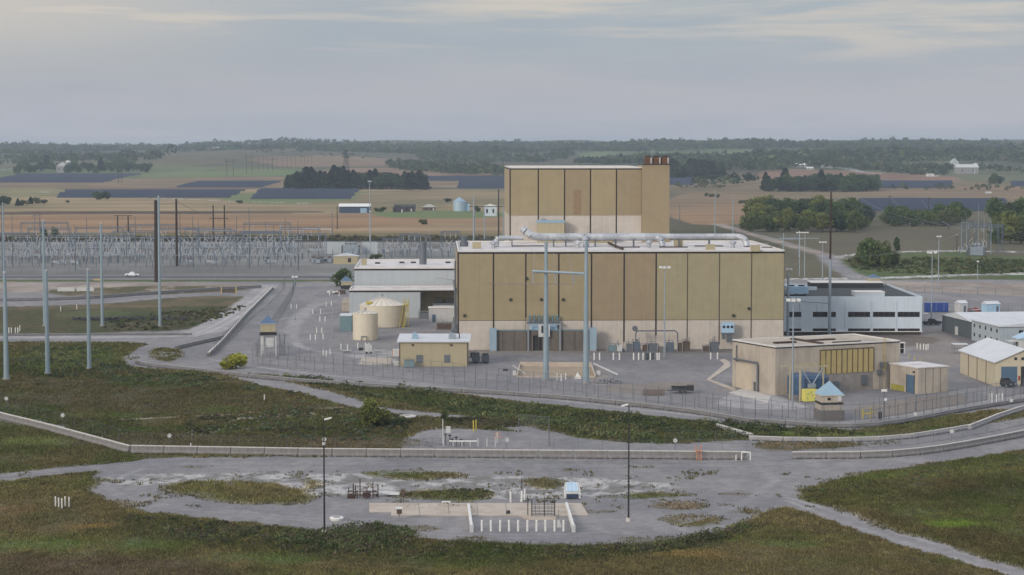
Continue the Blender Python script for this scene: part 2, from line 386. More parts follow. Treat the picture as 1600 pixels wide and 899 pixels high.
def _apply(fn, P, colf, v, rag, soft, amt, breakup, pad=0):
    xs = [p[0] for p in P]; yy = [p[1] for p in P]; m = rag*2+soft+2+pad
    ix = np.where((gx > min(xs)-m) & (gx < max(xs)+m) & (gy > min(yy)-m) & (gy < max(yy)+m))[0]
    if not len(ix): return
    wob = (fbm(gx[ix]/(rag*2.2+.3), gy[ix]/(rag*3.5+.3), 77, 4)-.5)*2*rag
    d = fn(gx[ix], gy[ix])+wob
    w = (1-sstep(d, -soft, soft))*amt
    if breakup: w = w*np.clip((f2[ix]*.6+f1[ix]*.4-.5)*6+.5+(1-breakup)*2, 0, 1)
    k = w > .002; ix = ix[k]; w = w[k]
    alb[ix] = alb[ix]*(1-w[:, None])+colf(ix)*w[:, None]; veg[ix] = veg[ix]*(1-w)+v*w
def strip(pts, half, colf, v, rag=.4, soft=.4, amt=1.0, world=False, breakup=0, sm=2):
    P = [tuple(p) for p in pts] if world else [tuple(gp(x, y)[:2]) for x, y in pts]
    P = smooth_poly(P, sm, closed=False)
    def fn(X, Y):
        d = np.full(X.shape, 1e18)
        for (ax, ay), (bx, by) in zip(P, P[1:]):
            ex, ey = bx-ax, by-ay; t = np.clip(((X-ax)*ex+(Y-ay)*ey)/(ex*ex+ey*ey+1e-12), 0, 1)
            d = np.minimum(d, (X-ax-ex*t)**2+(Y-ay-ey*t)**2)
        return np.sqrt(d)-half
    _apply(fn, P, colf, v, rag, soft, amt, breakup, pad=half)
allix = np.arange(gx.size)
alb[:] = c_weed(allix, .45); veg[:] = 1
far = np.where(gy > 760)[0]; alb[far] = c_past(far)*.95; veg[far] = .25
# ---- distant farmland (pixel polygons dropped onto the terrain)
vf = np.where(gy > 2600)[0]; alb[vf] = lerp((.060,.070,.040), (.10,.085,.055), ct(ff[vf])); 
paint([(-500,236),(420,236),(480,262),(-500,262)], c_flat(.10,.09,.06), .1, rag=30, soft=10)
paint([(0,262),(300,258),(480,262),(480,280),(-500,285)], c_flat(.10,.115,.06), .1, rag=20, soft=8)
paint([(285,222),(470,226),(470,236),(290,238)], c_flat(.17,.10,.08), .1, rag=30, soft=8)
paint([(220,268),(470,264),(475,277),(205,278)], c_fgrn, .1, rag=12, soft=6)
paint([(-500,284),(200,279),(560,277),(790,279),(790,297),(-500,300)], c_flat(.185,.135,.10), .1, rag=10, soft=6)
paint([(380,244),(640,246),(640,262),(400,262)], c_flat(.17,.12,.09), .1, rag=20, soft=8)
paint([(490,262),(800,262),(800,275),(480,276)], c_flat(.19,.125,.10), .1, rag=14, soft=8)
paint([(-500,298),(900,296),(900,343),(-500,343)], c_stub, .1, rag=6, soft=4, smooth=0)
paint([(-500,296),(110,294),(240,298),(120,310),(-500,306)], c_flat(.21,.19,.11), .1, rag=8, soft=4)
paint([(330,304),(470,298),(640,300),(560,313),(420,322),(340,312)], c_fgrn, .2, rag=8, soft=5, amt=.85)
paint([(560,298),(800,296),(800,312),(640,312),(560,318)], c_flat(.19,.145,.095), .1, rag=8, soft=5)
paint([(-500,333),(500,329),(510,334),(-500,337)], c_flat(.085,.055,.045), .1, rag=2, soft=2)
paint([(-500,339),(560,334),(900,338),(900,366),(-500,366)], c_soil, .05, rag=3, soft=2)
paint([(575,333),(640,329),(800,331),(800,341),(600,341)], c_fgrn, .5, rag=3, soft=3)
paint([(480,362),(680,348),(900,356),(900,376),(470,376)], c_stub, .1, rag=4, soft=3, amt=.7)
paint([(-500,364),(900,364),(900,373),(-500,373)], c_flat(.16,.13,.07), .3, rag=3, soft=2)
paint([(-500,370),(900,369),(900,378),(-500,379)], c_flat(.040,.040,.030), .8, rag=1.5, soft=1, smooth=0)
# right
paint([(1040,276),(1340,268),(2100,280),(2100,318),(1180,316),(1040,302)], c_flat(.145,.11,.075), .1, rag=14, soft=8)
paint([(905,234),(1220,230),(1225,248),(900,250)], c_fgrn, .1, rag=25, soft=10, amt=.9)
paint([(1180,238),(1340,250),(1520,262),(1340,272),(1200,266)], c_flat(.085,.095,.055), .1, rag=25, soft=10)
paint([(1340,252),(1500,250),(1600,266),(2100,288),(1520,286),(1340,268)], c_flat(.10,.105,.065), .1, rag=14, soft=8)
paint([(1180,263),(1340,268),(1500,275),(1500,285),(1370,287),(1180,285)], c_flat(.20,.12,.095), .1, rag=10, soft=8)
paint([(1040,303),(1150,300),(1200,322),(1190,352),(1040,352)], c_soil, .1, rag=5, soft=3)
paint([(1340,290),(2100,293),(2100,314),(1340,309)], c_soil, .1, rag=6, soft=3)
paint([(1180,350),(1400,344),(1520,372),(1480,396),(1300,402),(1180,376)], c_past, .5, rag=5, soft=3)
paint([(1040,350),(1180,354),(1260,396),(1160,420),(1040,376)], c_flat(.085,.08,.05), .5, rag=4, soft=3)
paint([(1400,393),(1515,391),(1520,404),(1400,406)], c_grass, .6, rag=2, soft=2)
paint([(1300,404),(1420,400),(2100,402),(2100,440),(1340,440),(1310,424)], c_grass, .9, rag=2, soft=1)
paint([(1420,410),(1520,404),(2100,408),(2100,426),(1450,424)], c_flat(.035,.05,.022), .9, rag=3, soft=2)
# ---- the fenced plant yard: gravel
paint([(-600,378),(1180,378),(1220,436),(2100,440),(2100,640),(1560,640),(1400,660),(1330,672),(1180,668),(840,628),(500,592),(400,585),(205,575),(190,560),(230,538),(-600,524)], c_gravel, 0, rag=.4, soft=.6, smooth=0)
paint([(-600,380),(1200,380),(1200,432),(-600,432)], c_flat(.20,.20,.225), 0, rag=1, soft=1, smooth=0)
strip([(-600,434),(240,433),(560,433),(900,434)], 7, c_asph, 0, rag=.2, soft=.4, sm=0)
paint([(-600,437),(900,437),(900,440.5),(-600,440.5)], c_grass, .9, rag=1, soft=1, smooth=0)
paint([(-600,441),(110,441),(420,443),(400,455),(-600,462)], c_dirt, 0, rag=2, soft=1.5)
paint([(60,452),(300,446),(395,449),(380,456),(100,466)], c_dry, .7, rag=3, soft=1.5, breakup=.6)
paint([(-600,470),(110,472),(420,458),(400,466),(300,480),(-600,482)], c_gravel, 0, rag=2, soft=1)
paint([(-500,482),(120,480),(300,462),(400,463),(396,474),(350,500),(300,521),(-600,524),(-600,490)], c_dry, 1, rag=2, soft=1)
paint([(-600,494),(110,486),(380,474),(345,500),(290,522),(-600,525)], lambda ix: c_weed(ix, .55, .8), 1, rag=3, soft=1)
paint([(110,497),(290,493),(290,500),(120,502)], c_flat(.012,.012,.014), 1, rag=2, soft=.8)
paint([(85,488),(200,484),(200,494),(85,497)], c_grass, 1, rag=2, soft=2, amt=.6)
# pale haul road on the left
strip([(-600,529),(180,528),(300,524),(345,508),(395,474),(425,446)], 5.4, c_dust, 0, rag=.8, soft=.8)
strip([(-600,531),(200,531),(300,527)], 2.5, c_gravel, 0, rag=1, soft=.8)
for o in (-1.4, 1.2): strip([(300+o*4,526),(345+o*6,509),(395+o*5,476),(424+o*3,448)], .6, lambda ix: c_dust(ix)*1.25, 0, rag=.4, soft=.3)
# weeds south of the haul road
paint([(-600,536),(180,533),(236,539),(185,560),(182,570),(260,584),(380,594),(450,606),(560,640),(650,652),(640,672),(625,700),(205,700),(-500,646),(-600,640)], lambda ix: c_weed(ix, .62, .85), 1, rag=1.5, soft=.5)
paint([(30,545),(170,540),(190,556),(160,575),(20,580)], c_grass, 1, rag=4, soft=2, amt=.55)
paint([(0,600),(380,608),(560,640),(420,652),(60,640)], c_redweed, 1, rag=5, soft=3, amt=.6)
strip([(380,590),(470,608),(545,630),(600,643),(720,652),(810,668),(900,690)], 2.6, c_gravel, 0, rag=.8, soft=.6)
paint([(380,586),(450,596),(560,624),(575,634),(480,618),(390,600)], c_gravel, 0, rag=.8, soft=.5)
paint([(205,540),(330,536),(370,560),(330,575),(215,562)], lambda ix: c_gravel(ix)*.95, 0, rag=1, soft=.5)
paint([(230,545),(290,545),(280,565),(245,566)], c_weed, 1, rag=1.5, soft=1, breakup=.6)
# tree-line embankment weeds (green) between fence and lower road
EMB = [(425,586),(520,594),(640,606),(760,628),(940,645),(1080,656),(1200,667),(1340,674),(1370,682),(1180,683),(1080,692),(960,694),(860,668),(720,646),(600,626),(480,602)]
paint(EMB, lambda ix: c_weed(ix, .85, .9), 1, rag=1.2, soft=.5)
# compound with pipes and apron behind the long wall
paint([(625,700),(640,678),(690,668),(840,676),(960,692),(1070,694),(1180,686),(1400,686),(1600,652),(1700,640),(1700,672),(1240,716),(1170,720),(630,716)], c_gravel, 0, rag=.9, soft=.5)
paint([(1180,690),(1300,692),(1420,690),(1300,702),(1180,704)], c_dry, .3, rag=2, soft=1, breakup=.5)
paint([(680,650),(800,655),(830,668),(700,668)], lambda ix: c_weed(ix, .5, .7), 1, rag=1.5, soft=1)
paint([(1100,670),(1250,676),(1390,676),(1360,684),(1200,682)], c_grass, 1, rag=1, soft=1)
# triangle of weeds at far left under the wall, lower road
paint([(-200,640),(0,652),(205,700),(225,716),(-200,760)], lambda ix: c_weed(ix, .55), 1, rag=1, soft=.5)
strip([(-150,625),(0,651),(80,668)], 2.5, c_gravel, 0)
strip([(-200,770),(0,747),(120,733),(260,722),(700,725),(1170,730),(1400,705),(1700,668)], 3.3, c_gravel, 0, rag=.5, soft=.4)
paint([(190,724),(260,712),(1240,716),(1420,706),(1620,680),(1620,702),(1330,742),(1250,772),(1230,790),(1130,815),(1080,800),(150,760),(145,740)], c_gravel, 0, rag=1.3, soft=.7)
# turnaround pad
paint([(140,745),(160,785),(240,803),(420,820),(560,832),(680,846),(860,852),(1010,850),(1120,835),(1185,808),(1240,770),(1100,740),(400,735)], c_gravel, 0, rag=1.6, soft=.8)
paint([(150,742),(400,740),(700,742),(1000,748),(1080,760),(900,782),(600,774),(520,780),(300,756),(160,760)], c_pale, 0, rag=1.6, soft=1, breakup=.75)
strip([(1200,775),(1290,800),(1420,845),(1540,878),(1800,950)], 2.9, c_gravel, 0, rag=.6, soft=.4)
for o in (-5, 6): strip([(1230,780+o*.4),(1300,803+o),(1420,845+o*1.2),(1540,878+o*1.4),(1800,950+o*2)], .5, c_dust, 0, rag=.4, soft=.5, amt=.8)
strip([(600,718),(900,722),(1170,726)], 1.0, lambda ix: c_gravel(ix)*.9, 0, rag=.8, soft=.6)
paint([(1240,780),(1256,764),(1300,750),(1420,731),(1600,707),(1900,670),(1900,960),(1600,890),(1420,836),(1300,792)], lambda ix: c_weed(ix, .75, .9), 1, rag=1.6, soft=.6)
for P in ([(250,756),(330,750),(430,756),(500,776),(470,788),(380,789),(300,776)], [(575,740),(640,736),(720,742),(760,748),(640,750)], [(600,776),(660,768),(740,764),(790,776),(700,784)], [(808,752),(850,748),(890,758),(840,768)], [(905,778),(980,770),(1100,772),(1020,781)], [(150,750),(185,748),(190,756)], [(1060,816),(1120,808),(1100,822)], [(1130,790),(1200,795),(1180,808)], [(480,745),(510,760),(470,770)]):
    paint(P, lambda ix: c_weed(ix, .5, 1.2), 1, rag=3.2, soft=1.2, breakup=.45)
for x, y, rr in ((95,815,8), (640,826,3), (1080,812,3), (610,836,3), (1060,790,3), (50,800,5)):
    p = gp(x, y); paint([(p.x+rr*math.cos(a)*1.5, p.y+rr*math.sin(a)) for a in np.linspace(0, 6.28, 9)[:-1]], c_dry, .6, rag=1.5, soft=1, world=True, amt=.7)
for x, y in ((690,790), (1150,772), (740,840), (990,842), (1000,730), (640,735), (930,800), (1170,800), (300,730), (880,735), (1100,735)):
    p = gp(x, y); paint([(p.x-2.5,p.y-.8),(p.x+2,p.y-1),(p.x+3,p.y+.9),(p.x-2,p.y+.9)], c_dry, .2, rag=.9, soft=.5, world=True, amt=.6, breakup=.6)
for o in (-2.2, -.9, 1.0, 2.3):
    P0 = [gp(x, y) for x, y in ((-150,757),(0,744),(120,732),(260,724),(480,723),(700,726),(950,729),(1170,727),(1330,716),(1480,697),(1700,668))]
    strip([(p.x, p.y+o) for p in P0], .28, lambda ix: c_gravel(ix)*(.80 if abs(o) > 1.5 else 1.22), 0, rag=.25, soft=.3, world=True, amt=.75)
for o in (0, 1.9):
    P0 = [gp(x, y) for x, y in ((220,735),(170,752),(165,770),(240,792),(400,806),(560,822),(760,842),(960,838),(1100,812),(1180,780),(1215,750))]
    strip([(p.x, p.y+o) for p in P0], .3, lambda ix: c_gravel(ix)*1.25, 0, rag=.4, soft=.4, world=True, amt=.7, breakup=.3)
    P0 = [gp(x, y) for x, y in ((480,610),(760,565),(950,572),(1130,580),(1160,556),(1260,548),(1420,556),(1500,590),(1600,600))]
    strip([(p.x+o, p.y+o), ] if False else [(p.x, p.y+o*1.4) for p in P0[1:]], .35, lambda ix: c_gravel(ix)*1.2, 0, rag=.4, soft=.4, world=True, amt=.6, breakup=.3)
paint([(740,548),(1140,550),(1150,570),(980,580),(760,566)], lambda ix: c_gravel(ix)*.8, 0, rag=2, soft=2, amt=.5)
for X_, Y_, rr, fn, am in ((60,625,22,c_redweed,.7),(200,628,26,c_redweed,.7),(330,612,20,lambda ix: c_weed(ix,.2,.7),.8),(420,632,20,c_redweed,.7),(260,690,30,c_redweed,.8),(420,695,34,c_redweed,.8),(560,692,24,c_redweed,.8),(120,560,26,c_grass,.6),(300,660,18,c_dry,.6),(470,655,14,lambda ix: c_weed(ix,.9,1.3),.8),(150,650,14,c_grass,.6),(50,690,10,lambda ix: c_grass(ix)*1.3,.9),(350,640,12,c_grass,.6)):
    p = gp(X_, Y_); paint([(p.x+rr*.5*math.cos(a), p.y+rr*.32*math.sin(a)) for a in np.linspace(0, 6.28, 9)[:-1]], fn, 1, rag=3.5, soft=3, world=True, amt=am)
strip([(190,656),(330,650),(430,645),(545,636)], .5, c_dirt, .2, rag=.8, soft=.5, amt=.8, breakup=.3)
strip([(330,660),(420,652),(480,648)], .6, c_pale, .1, rag=1.2, soft=.5, amt=.9, breakup=.6)
for P_, fn in (([(1260,775),(1420,760),(1620,745),(1620,770),(1420,785)], lambda ix: c_weed(ix,.6,.65)), ([(1300,745),(1450,735),(1620,718),(1620,738),(1400,755)], lambda ix: c_weed(ix,.9,1.35)), ([(1380,800),(1500,790),(1640,795),(1640,840),(1450,825)], lambda ix: c_weed(ix,.9,1.15)), ([(1300,790),(1450,835),(1640,880),(1640,850),(1460,812)], lambda ix: c_weed(ix,.3,.7))):
    paint(P_, fn, 1, rag=3, soft=3, amt=.75)
for X_, Y_, rr, fn, am in ((60,850,16,lambda ix: c_grass(ix)*1.2,.8),(230,850,14,c_grass,.8),(420,870,16,c_grass,.8),(300,830,8,c_dry,.9),(130,822,7,lambda ix: np.ones((len(ix),1))*np.array((.24,.16,.06))*(.7+.6*f2[ix])[:,None],.7),(150,790,12,c_dry,.9),(40,795,12,c_dry,.9),(720,872,18,c_grass,.8),(880,880,14,c_dry,.7),(1080,868,10,lambda ix: np.ones((len(ix),1))*np.array((.22,.155,.065))*(.7+.6*f2[ix])[:,None],.8),(1190,872,10,c_dry,.8),(1330,880,12,c_grass,.8),(1240,850,8,c_grass,.8),(560,885,12,c_dry,.7)):
    p = gp(X_, Y_); paint([(p.x+rr*.5*math.cos(a), p.y+rr*.22*math.sin(a)) for a in np.linspace(0, 6.28, 9)[:-1]], fn, 1, rag=2.2, soft=2, world=True, amt=am)
# foreground tone patches
paint([(-100,862),(260,866),(430,905),(430,990),(-200,990)], c_redweed, 1, rag=3, soft=3)
paint([(-100,775),(140,780),(170,812),(20,830),(-100,820)], c_dry, 1, rag=4, soft=3, amt=.45)
paint([(1000,870),(1200,845),(1400,880),(1300,950),(1000,930)], c_dry, 1, rag=4, soft=3, amt=.45)
paint([(160,800),(420,826),(700,850),(1000,856),(1190,812),(1200,830),(1010,880),(600,885),(200,845)], lambda ix: c_weed(ix, .9, .75), 1, rag=2.5, soft=2, amt=.75)
paint([(1440,815),(1520,812),(1560,822),(1460,830)], c_flat(.10,.16,.03), 1, rag=3, soft=2, amt=.6)
# yard detail
strip([(400,505),(430,500),(530,487)], .7, c_dust, 0, rag=.3, soft=.3)
strip([(530,470),(490,478),(470,500),(455,525),(470,545),(520,552),(620,565)], 1.2, c_dust, 0, rag=1.0, soft=1, amt=.9)
strip([(500,472),(478,482),(460,500),(448,520)], 1.5, c_dust, 0, rag=1.2, soft=1, amt=.8)
paint([(560,545),(620,545),(620,575),(540,560)], c_pale, 0, rag=1.5, soft=1, amt=.4, breakup=.5)
paint([(930,605),(1000,598),(1100,596),(1080,606),(980,618)], c_flat(.20,.16,.14), 0, rag=1.5, soft=1, amt=.55, breakup=.5)
paint([(900,566),(940,572),(960,600),(920,604)], c_dirt, 0, rag=1.5, soft=1, amt=.6)
paint([(1145,612),(1200,606),(1215,620),(1280,640),(1180,640),(1110,634)], lambda ix: c_dust(ix)*1.2, 0, rag=.8, soft=.5, amt=.8)
paint([(1310,640),(1420,622),(1520,615),(1500,636),(1360,655)], c_flat(.19,.155,.14), 0, rag=1, soft=1, amt=.6)
paint([(1370,438),(1400,440),(1700,444),(1700,468),(1480,458),(1390,452)], c_dirt, 0, rag=2, soft=1)
paint([(1440,505),(1500,520),(1560,552),(1500,570),(1450,580),(1420,560)], lambda ix: c_dirt(ix)*.85, 0, rag=1.5, soft=1, amt=.6)
paint([(1230,524),(1450,524),(1480,534),(1400,545),(1240,540)], c_flat(.12,.10,.095), 0, rag=1, soft=1, amt=.8)
paint([(720,546),(1225,546),(1225,552),(720,552)], c_flat(.17,.15,.145), 0, rag=.8, soft=.6, smooth=0, amt=.7)
strip([(1480,515),(1560,560),(1700,640)], 2.5, c_asph, 0, rag=.4, soft=.4, amt=.5)
strip([(330,562),(430,578),(620,598),(840,622),(1180,660),(1330,664),(1600,618)], .9, c_dust, 0, rag=.3, soft=.3, amt=.7)
strip([(330,572),(620,606),(840,628),(1060,652)], 1.4, lambda ix: c_gravel(ix)*1.05, 0, rag=.5, soft=.3)
# field roads on the right
strip([(1120,350),(1160,362),(1230,382),(1290,399),(1310,404)], 4, c_dirt, 0, rag=2, soft=2)
strip([(1290,400),(1305,415),(1330,430),(1350,437)], 4, lambda ix: c_gravel(ix)*1.1, 0, rag=2, soft=2)
strip([(1225,437),(1400,434),(1500,430),(1700,426)], 5, lambda ix: c_pale(ix)*.95, 0, rag=1, soft=1)
strip([(1300,402),(1360,396),(1430,393),(1500,392),(1700,396)], 4, lambda ix: c_pale(ix), 0, rag=1, soft=1)
strip([(1310,262),(1350,270),(1375,271)], 8, lambda ix: c_pale(ix)*.9, 0, rag=2, soft=3)
strip([(-40,268),(40,262),(90,258)], 10, lambda ix: c_pale(ix)*.8, 0, rag=2, soft=3)
strip([(60,300),(130,303),(260,311),(480,318)], 5, lambda ix: c_pale(ix)*.9, 0, rag=2, soft=3, amt=.7)
gz = T(gx, gy)+veg*((f1-.5)*.5+(f2-.5)*.25)*(gy < 1000)
V = np.stack([gx, gy, gz], 1)
idx = (np.arange(NR-1)[:, None]*NC+np.arange(NC-1)[None, :]).ravel()
Q = np.stack([idx, idx+1, idx+NC+1, idx+NC], 1)
m_ground = attr_mat('ground_cover', .95, fine=((.55, .16), (3.5, .22)), bump=.06)
g = mesh_np('ground', V, Q, m_ground, {'albedo': alb}); g.data.shade_smooth(); struct(g)
# sampling of the painted ground for the plants
def sample(X, Y):
    r = np.interp(Y, ys, np.arange(NR)); h = np.interp(Y, ys, hw); c_ = np.interp(X/h, us, np.arange(NC))
    i = np.clip(np.round(r).astype(int), 0, NR-1)*NC+np.clip(np.round(c_).astype(int), 0, NC-1)
    return alb[i], veg[i], gz[i]

# ================================================================ LOW PLANTS
m_leaf = attr_mat('weed_leaves', .85, trans=.2)
def tufts(name, X, Y, Z, H, Wd, colr, nb, label):
    n = len(X); k = nb
    X = np.repeat(X, k); Y = np.repeat(Y, k); Z = np.repeat(Z, k); H = np.repeat(H, k)*rng.uniform(.5, 1.15, n*k); Wd = np.repeat(Wd, k)*rng.uniform(.6, 1.3, n*k)
    c3 = np.repeat(colr, k, 0)*rng.uniform(.45, 1.75, (n*k, 1))
    a = rng.uniform(0, 6.283, n*k); ox = rng.normal(0, .18, n*k); oy = rng.normal(0, .18, n*k)
    lx = rng.normal(0, .35, n*k)*H; ly = rng.normal(0, .35, n*k)*H
    dx = np.cos(a)*Wd/2; dy = np.sin(a)*Wd/2
    V = np.empty((n*k*3, 3)); V[0::3] = np.stack([X+ox-dx, Y+oy-dy, Z-.05], 1); V[1::3] = np.stack([X+ox+dx, Y+oy+dy, Z-.05], 1); V[2::3] = np.stack([X+ox+lx, Y+oy+ly, Z+H], 1)
    o = mesh_np(name, V, np.arange(n*k*3).reshape(-1, 3), m_leaf, {'albedo': np.repeat(c3, 3, 0)})
    tag(o, label, 'grass', kind='stuff'); return o
n = 520000
Yy = 1/rng.uniform(1/520, 1/215, n); Xx = rng.uniform(-1, 1, n)*(.262*Yy+8)
a_, v_, z_ = sample(Xx, Yy); hn = fbm(Xx/6, Yy/8, 91, 3)
g2_ = fbm(Xx/3, Yy/4, 97, 4); keep = rng.uniform(0, 1, n) < np.maximum(v_*np.clip(1.6*hn, .35, 1), np.where(Yy < 420, np.where((Yy < 306) & (Yy > 274), np.clip((g2_-.60)*2, 0, .12), 0), 0))
a_ = np.where((v_ < .3)[:, None], np.array([.075,.068,.040]), a_); Xx, Yy, a_, z_, hn = Xx[keep], Yy[keep], a_[keep], z_[keep], hn[keep]
sc = Yy/260.0
tufts('wild_grass', Xx, Yy, z_, (.16+.5*np.clip(hn-.3, 0, .5))*np.sqrt(sc), .22*sc, a_*np.array([1.56,1.52,1.32]), 4, 'rough olive and brown weeds covering the open ground around the gravel roads')
def leaf_cloud(cx, cy, cz, rx, rz_, colr, per, size):
    n = len(cx); k = per
    d = rng.normal(0, 1, (n*k, 3)); d /= np.linalg.norm(d, axis=1, keepdims=True); d[:, 2] = np.abs(d[:, 2])*1.0-.12
    rr = rng.uniform(.62, 1.0, (n*k, 1))
    c = np.stack([np.repeat(cx, k), np.repeat(cy, k), np.repeat(cz, k)], 1)+d*rr*np.stack([np.repeat(rx, k), np.repeat(rx, k), np.repeat(rz_, k)], 1)
    s = np.repeat(size, k)*rng.uniform(.6, 1.3, n*k)
    u = rng.normal(0, 1, (n*k, 3)); u /= np.linalg.norm(u, axis=1, keepdims=True); w = np.cross(u, d+rng.normal(0, .7, (n*k, 3))); w /= np.linalg.norm(w, axis=1, keepdims=True)+1e-9
    V = np.empty((n*k*4, 3)); s = s[:, None]
    V[0::4] = c-u*s-w*s*.6; V[1::4] = c+u*s-w*s*.6; V[2::4] = c+u*s+w*s*.6; V[3::4] = c-u*s+w*s*.6
    cc = np.repeat(np.repeat(colr, k, 0)*rng.uniform(.7, 1.35, (n*k, 1)), 4, 0)
    return V, np.arange(n*k*4).reshape(-1, 4), cc
def in_poly(px, n_, pad=0):
    P = smooth_poly([tuple(gp(x, y)[:2]) for x, y in px], 1); xs = [p[0] for p in P]; yy = [p[1] for p in P]
    X = rng.uniform(min(xs), max(xs), n_); Y = rng.uniform(min(yy), max(yy), n_); d = sdf(X, Y, P); k = d < -pad
    return X[k], Y[k], d[k]
def shrubs(px, n_, r0, r1, cols, name, label, per=46, hfac=.9, size=.17, pad=.4):
    X, Y, d = in_poly(px, n_, pad)
    r = rng.uniform(r0, r1, len(X))*np.clip(-d/2.5+.45, .45, 1); a_, v_, z_ = sample(X, Y)
    hm_ = np.clip(fbm(X/7, Y/9, 15, 3)*2.2-.25, .3, 1.3); r = r*hm_
    cl = np.array(cols)[rng.integers(0, len(cols), len(X))]*(.45+1.1*fbm(X/5, Y/7, 5, 3))[:, None]
    V, Fq, cc = leaf_cloud(X, Y, z_, r, r*hfac, cl, per, np.full(len(X), size))
    o = mesh_np(name, V, Fq, m_leaf, {'albedo': cc}); tag(o, label, 'bushes', kind='stuff'); return o
GR = [(.080,.105,.042), (.100,.122,.050), (.062,.078,.036), (.135,.130,.060)]
BR = [(.105,.088,.058), (.09,.098,.045), (.13,.11,.06), (.07,.068,.045)]
shrubs(EMB, 3900, .5, 1.7, GR, 'undergrowth', 'thick green undergrowth along the bank below the perimeter fence')
shrubs([(170,800),(420,822),(560,838),(700,852),(1000,858),(1180,812),(1200,822),(1060,868),(900,875),(500,872),(240,838)], 2000, .3, 1.35, GR+BR, 'undergrowth', 'dark scrub edging the south side of the gravel turnaround', size=.12)
shrubs([(430,835),(640,815),(660,850),(560,862),(440,852)], 420, .6, 1.3, GR[:2]+BR[:1], 'undergrowth', 'bushy clump of scrub near the foot of the left lamp pole', size=.12)
shrubs([(0,545),(180,538),(180,570),(330,590),(420,604),(500,622),(380,616),(200,596),(0,586)], 1700, .4, 1.1, GR+[(.085,.11,.06),(.10,.13,.075)], 'undergrowth', 'knee high green weeds around the pale steel poles')
shrubs([(380,640),(560,640),(650,652),(630,690),(400,690),(250,670)], 600, .3, 1.0, GR+[(.11,.13,.085)]+BR, 'undergrowth', 'patchy scrub behind the long concrete wall')
shrubs([(640,776),(660,768),(760,764),(788,776),(700,783)], 260, .3, .6, GR+BR, 'undergrowth', 'thin weeds growing behind the concrete slab', size=.1)
shrubs([(690,652),(790,656),(830,668),(720,668)], 260, .4, .8, BR, 'undergrowth', 'dark brush behind the fenced pipe compound', size=.14)
shrubs([(1242,782),(1256,766),(1600,712),(1600,735),(1300,770),(1300,790)], 900, .3, .65, GR+BR, 'undergrowth', 'low green weeds along the edge of the right hand meadow', size=.1)
shrubs([(160,500),(380,476),(395,480),(300,515),(160,520)], 500, .4, .9, BR+GR, 'undergrowth', 'olive brush on the flat beside the haul road')
shrubs([(-20,371),(790,370),(790,376),(-20,377)], 900, 1.0, 2.0, BR, 'undergrowth', 'dark brushy hedge line behind the switchyard', per=22, size=.5, pad=0)
shrubs([(1300,404),(1420,404),(1640,406),(1640,428),(1360,430)], 700, .8, 1.8, GR, 'undergrowth', 'green brush on the slope beyond the office block', per=24, size=.4)

# ================================================================ TREES
def crown_arrays(kind, seed, nl):
    r = np.random.default_rng(seed)
    if kind == 'conifer':
        h = r.uniform(.08, 1, nl)**.8; rad = .24*(1-h)**.75+.015; a = r.uniform(0, 6.28, nl); q = rad*r.uniform(.55, 1.1, nl)*(1+.25*np.sin(a*3+h*25))
        c = np.stack([np.cos(a)*q, np.sin(a)*q, h], 1); s = r.uniform(.028, .055, nl); tone = .7+.6*r.random(nl)
    else:
        k = 17 if kind == 'broad' else 11
        cc = r.normal(0, 1, (k, 3)); cc /= np.linalg.norm(cc, axis=1, keepdims=True); cc *= r.uniform(.25, 1, (k, 1))
        if kind == 'broad': cc = cc*[.30, .30, .33]+[0, 0, .52]
        elif kind == 'tall': cc = cc*[.16, .16, .36]+[0, 0, .56]
        else: cc = cc*[.42, .42, .25]+[0, 0, .42]
        cr = r.uniform(.11, .20, k)*(.8 if kind == 'tall' else 1.0); ct_ = r.uniform(.65, 1.4, k)
        i = r.integers(0, k, nl); d = r.normal(0, 1, (nl, 3)); d /= np.linalg.norm(d, axis=1, keepdims=True)
        c = cc[i]+d*cr[i][:, None]*r.uniform(.55, 1.12, (nl, 1)); s = r.uniform(.018, .038, nl); tone = ct_[i]*(.75+.5*r.random(nl))
        c[:, 2] = np.maximum(c[:, 2], .06)
    u = r.normal(0, 1, (nl, 3)); u /= np.linalg.norm(u, axis=1, keepdims=True); v = r.normal(0, 1, (nl, 3)); w = np.cross(u, v); w /= np.linalg.norm(w, axis=1, keepdims=True)
    V = np.empty((nl*4, 3)); s = s[:, None]
    V[0::4] = c-u*s-w*s*.7; V[1::4] = c+u*s-w*s*.7; V[2::4] = c+u*s+w*s*.7; V[3::4] = c-u*s+w*s*.7
    return V, tone
def tree_proto(kind, seed, colr, nl, name):
    V, tone = crown_arrays(kind, seed, nl)
    root = thing(name, 'tree', 'tree', (0, 0, -500))
    cr = mesh_np('crown', V, np.arange(nl*4).reshape(-1, 4), m_leaf, {'albedo': np.repeat(np.array(colr)[None, :]*tone[:, None], 4, 0)}, root)
    b = MB(); r = random.Random(seed)
    b.tube((0,0,0), (0,0,.45), .022, .014, 7)
    for i in range(6):
        a = r.uniform(0, 6.28); z = r.uniform(.18, .45); b.tube((0,0,z), (math.cos(a)*.18, math.sin(a)*.18, z+r.uniform(.12, .3)), .010, .003, 5)
    b.build('trunk', M['bark'], root); return root
PROT = {}
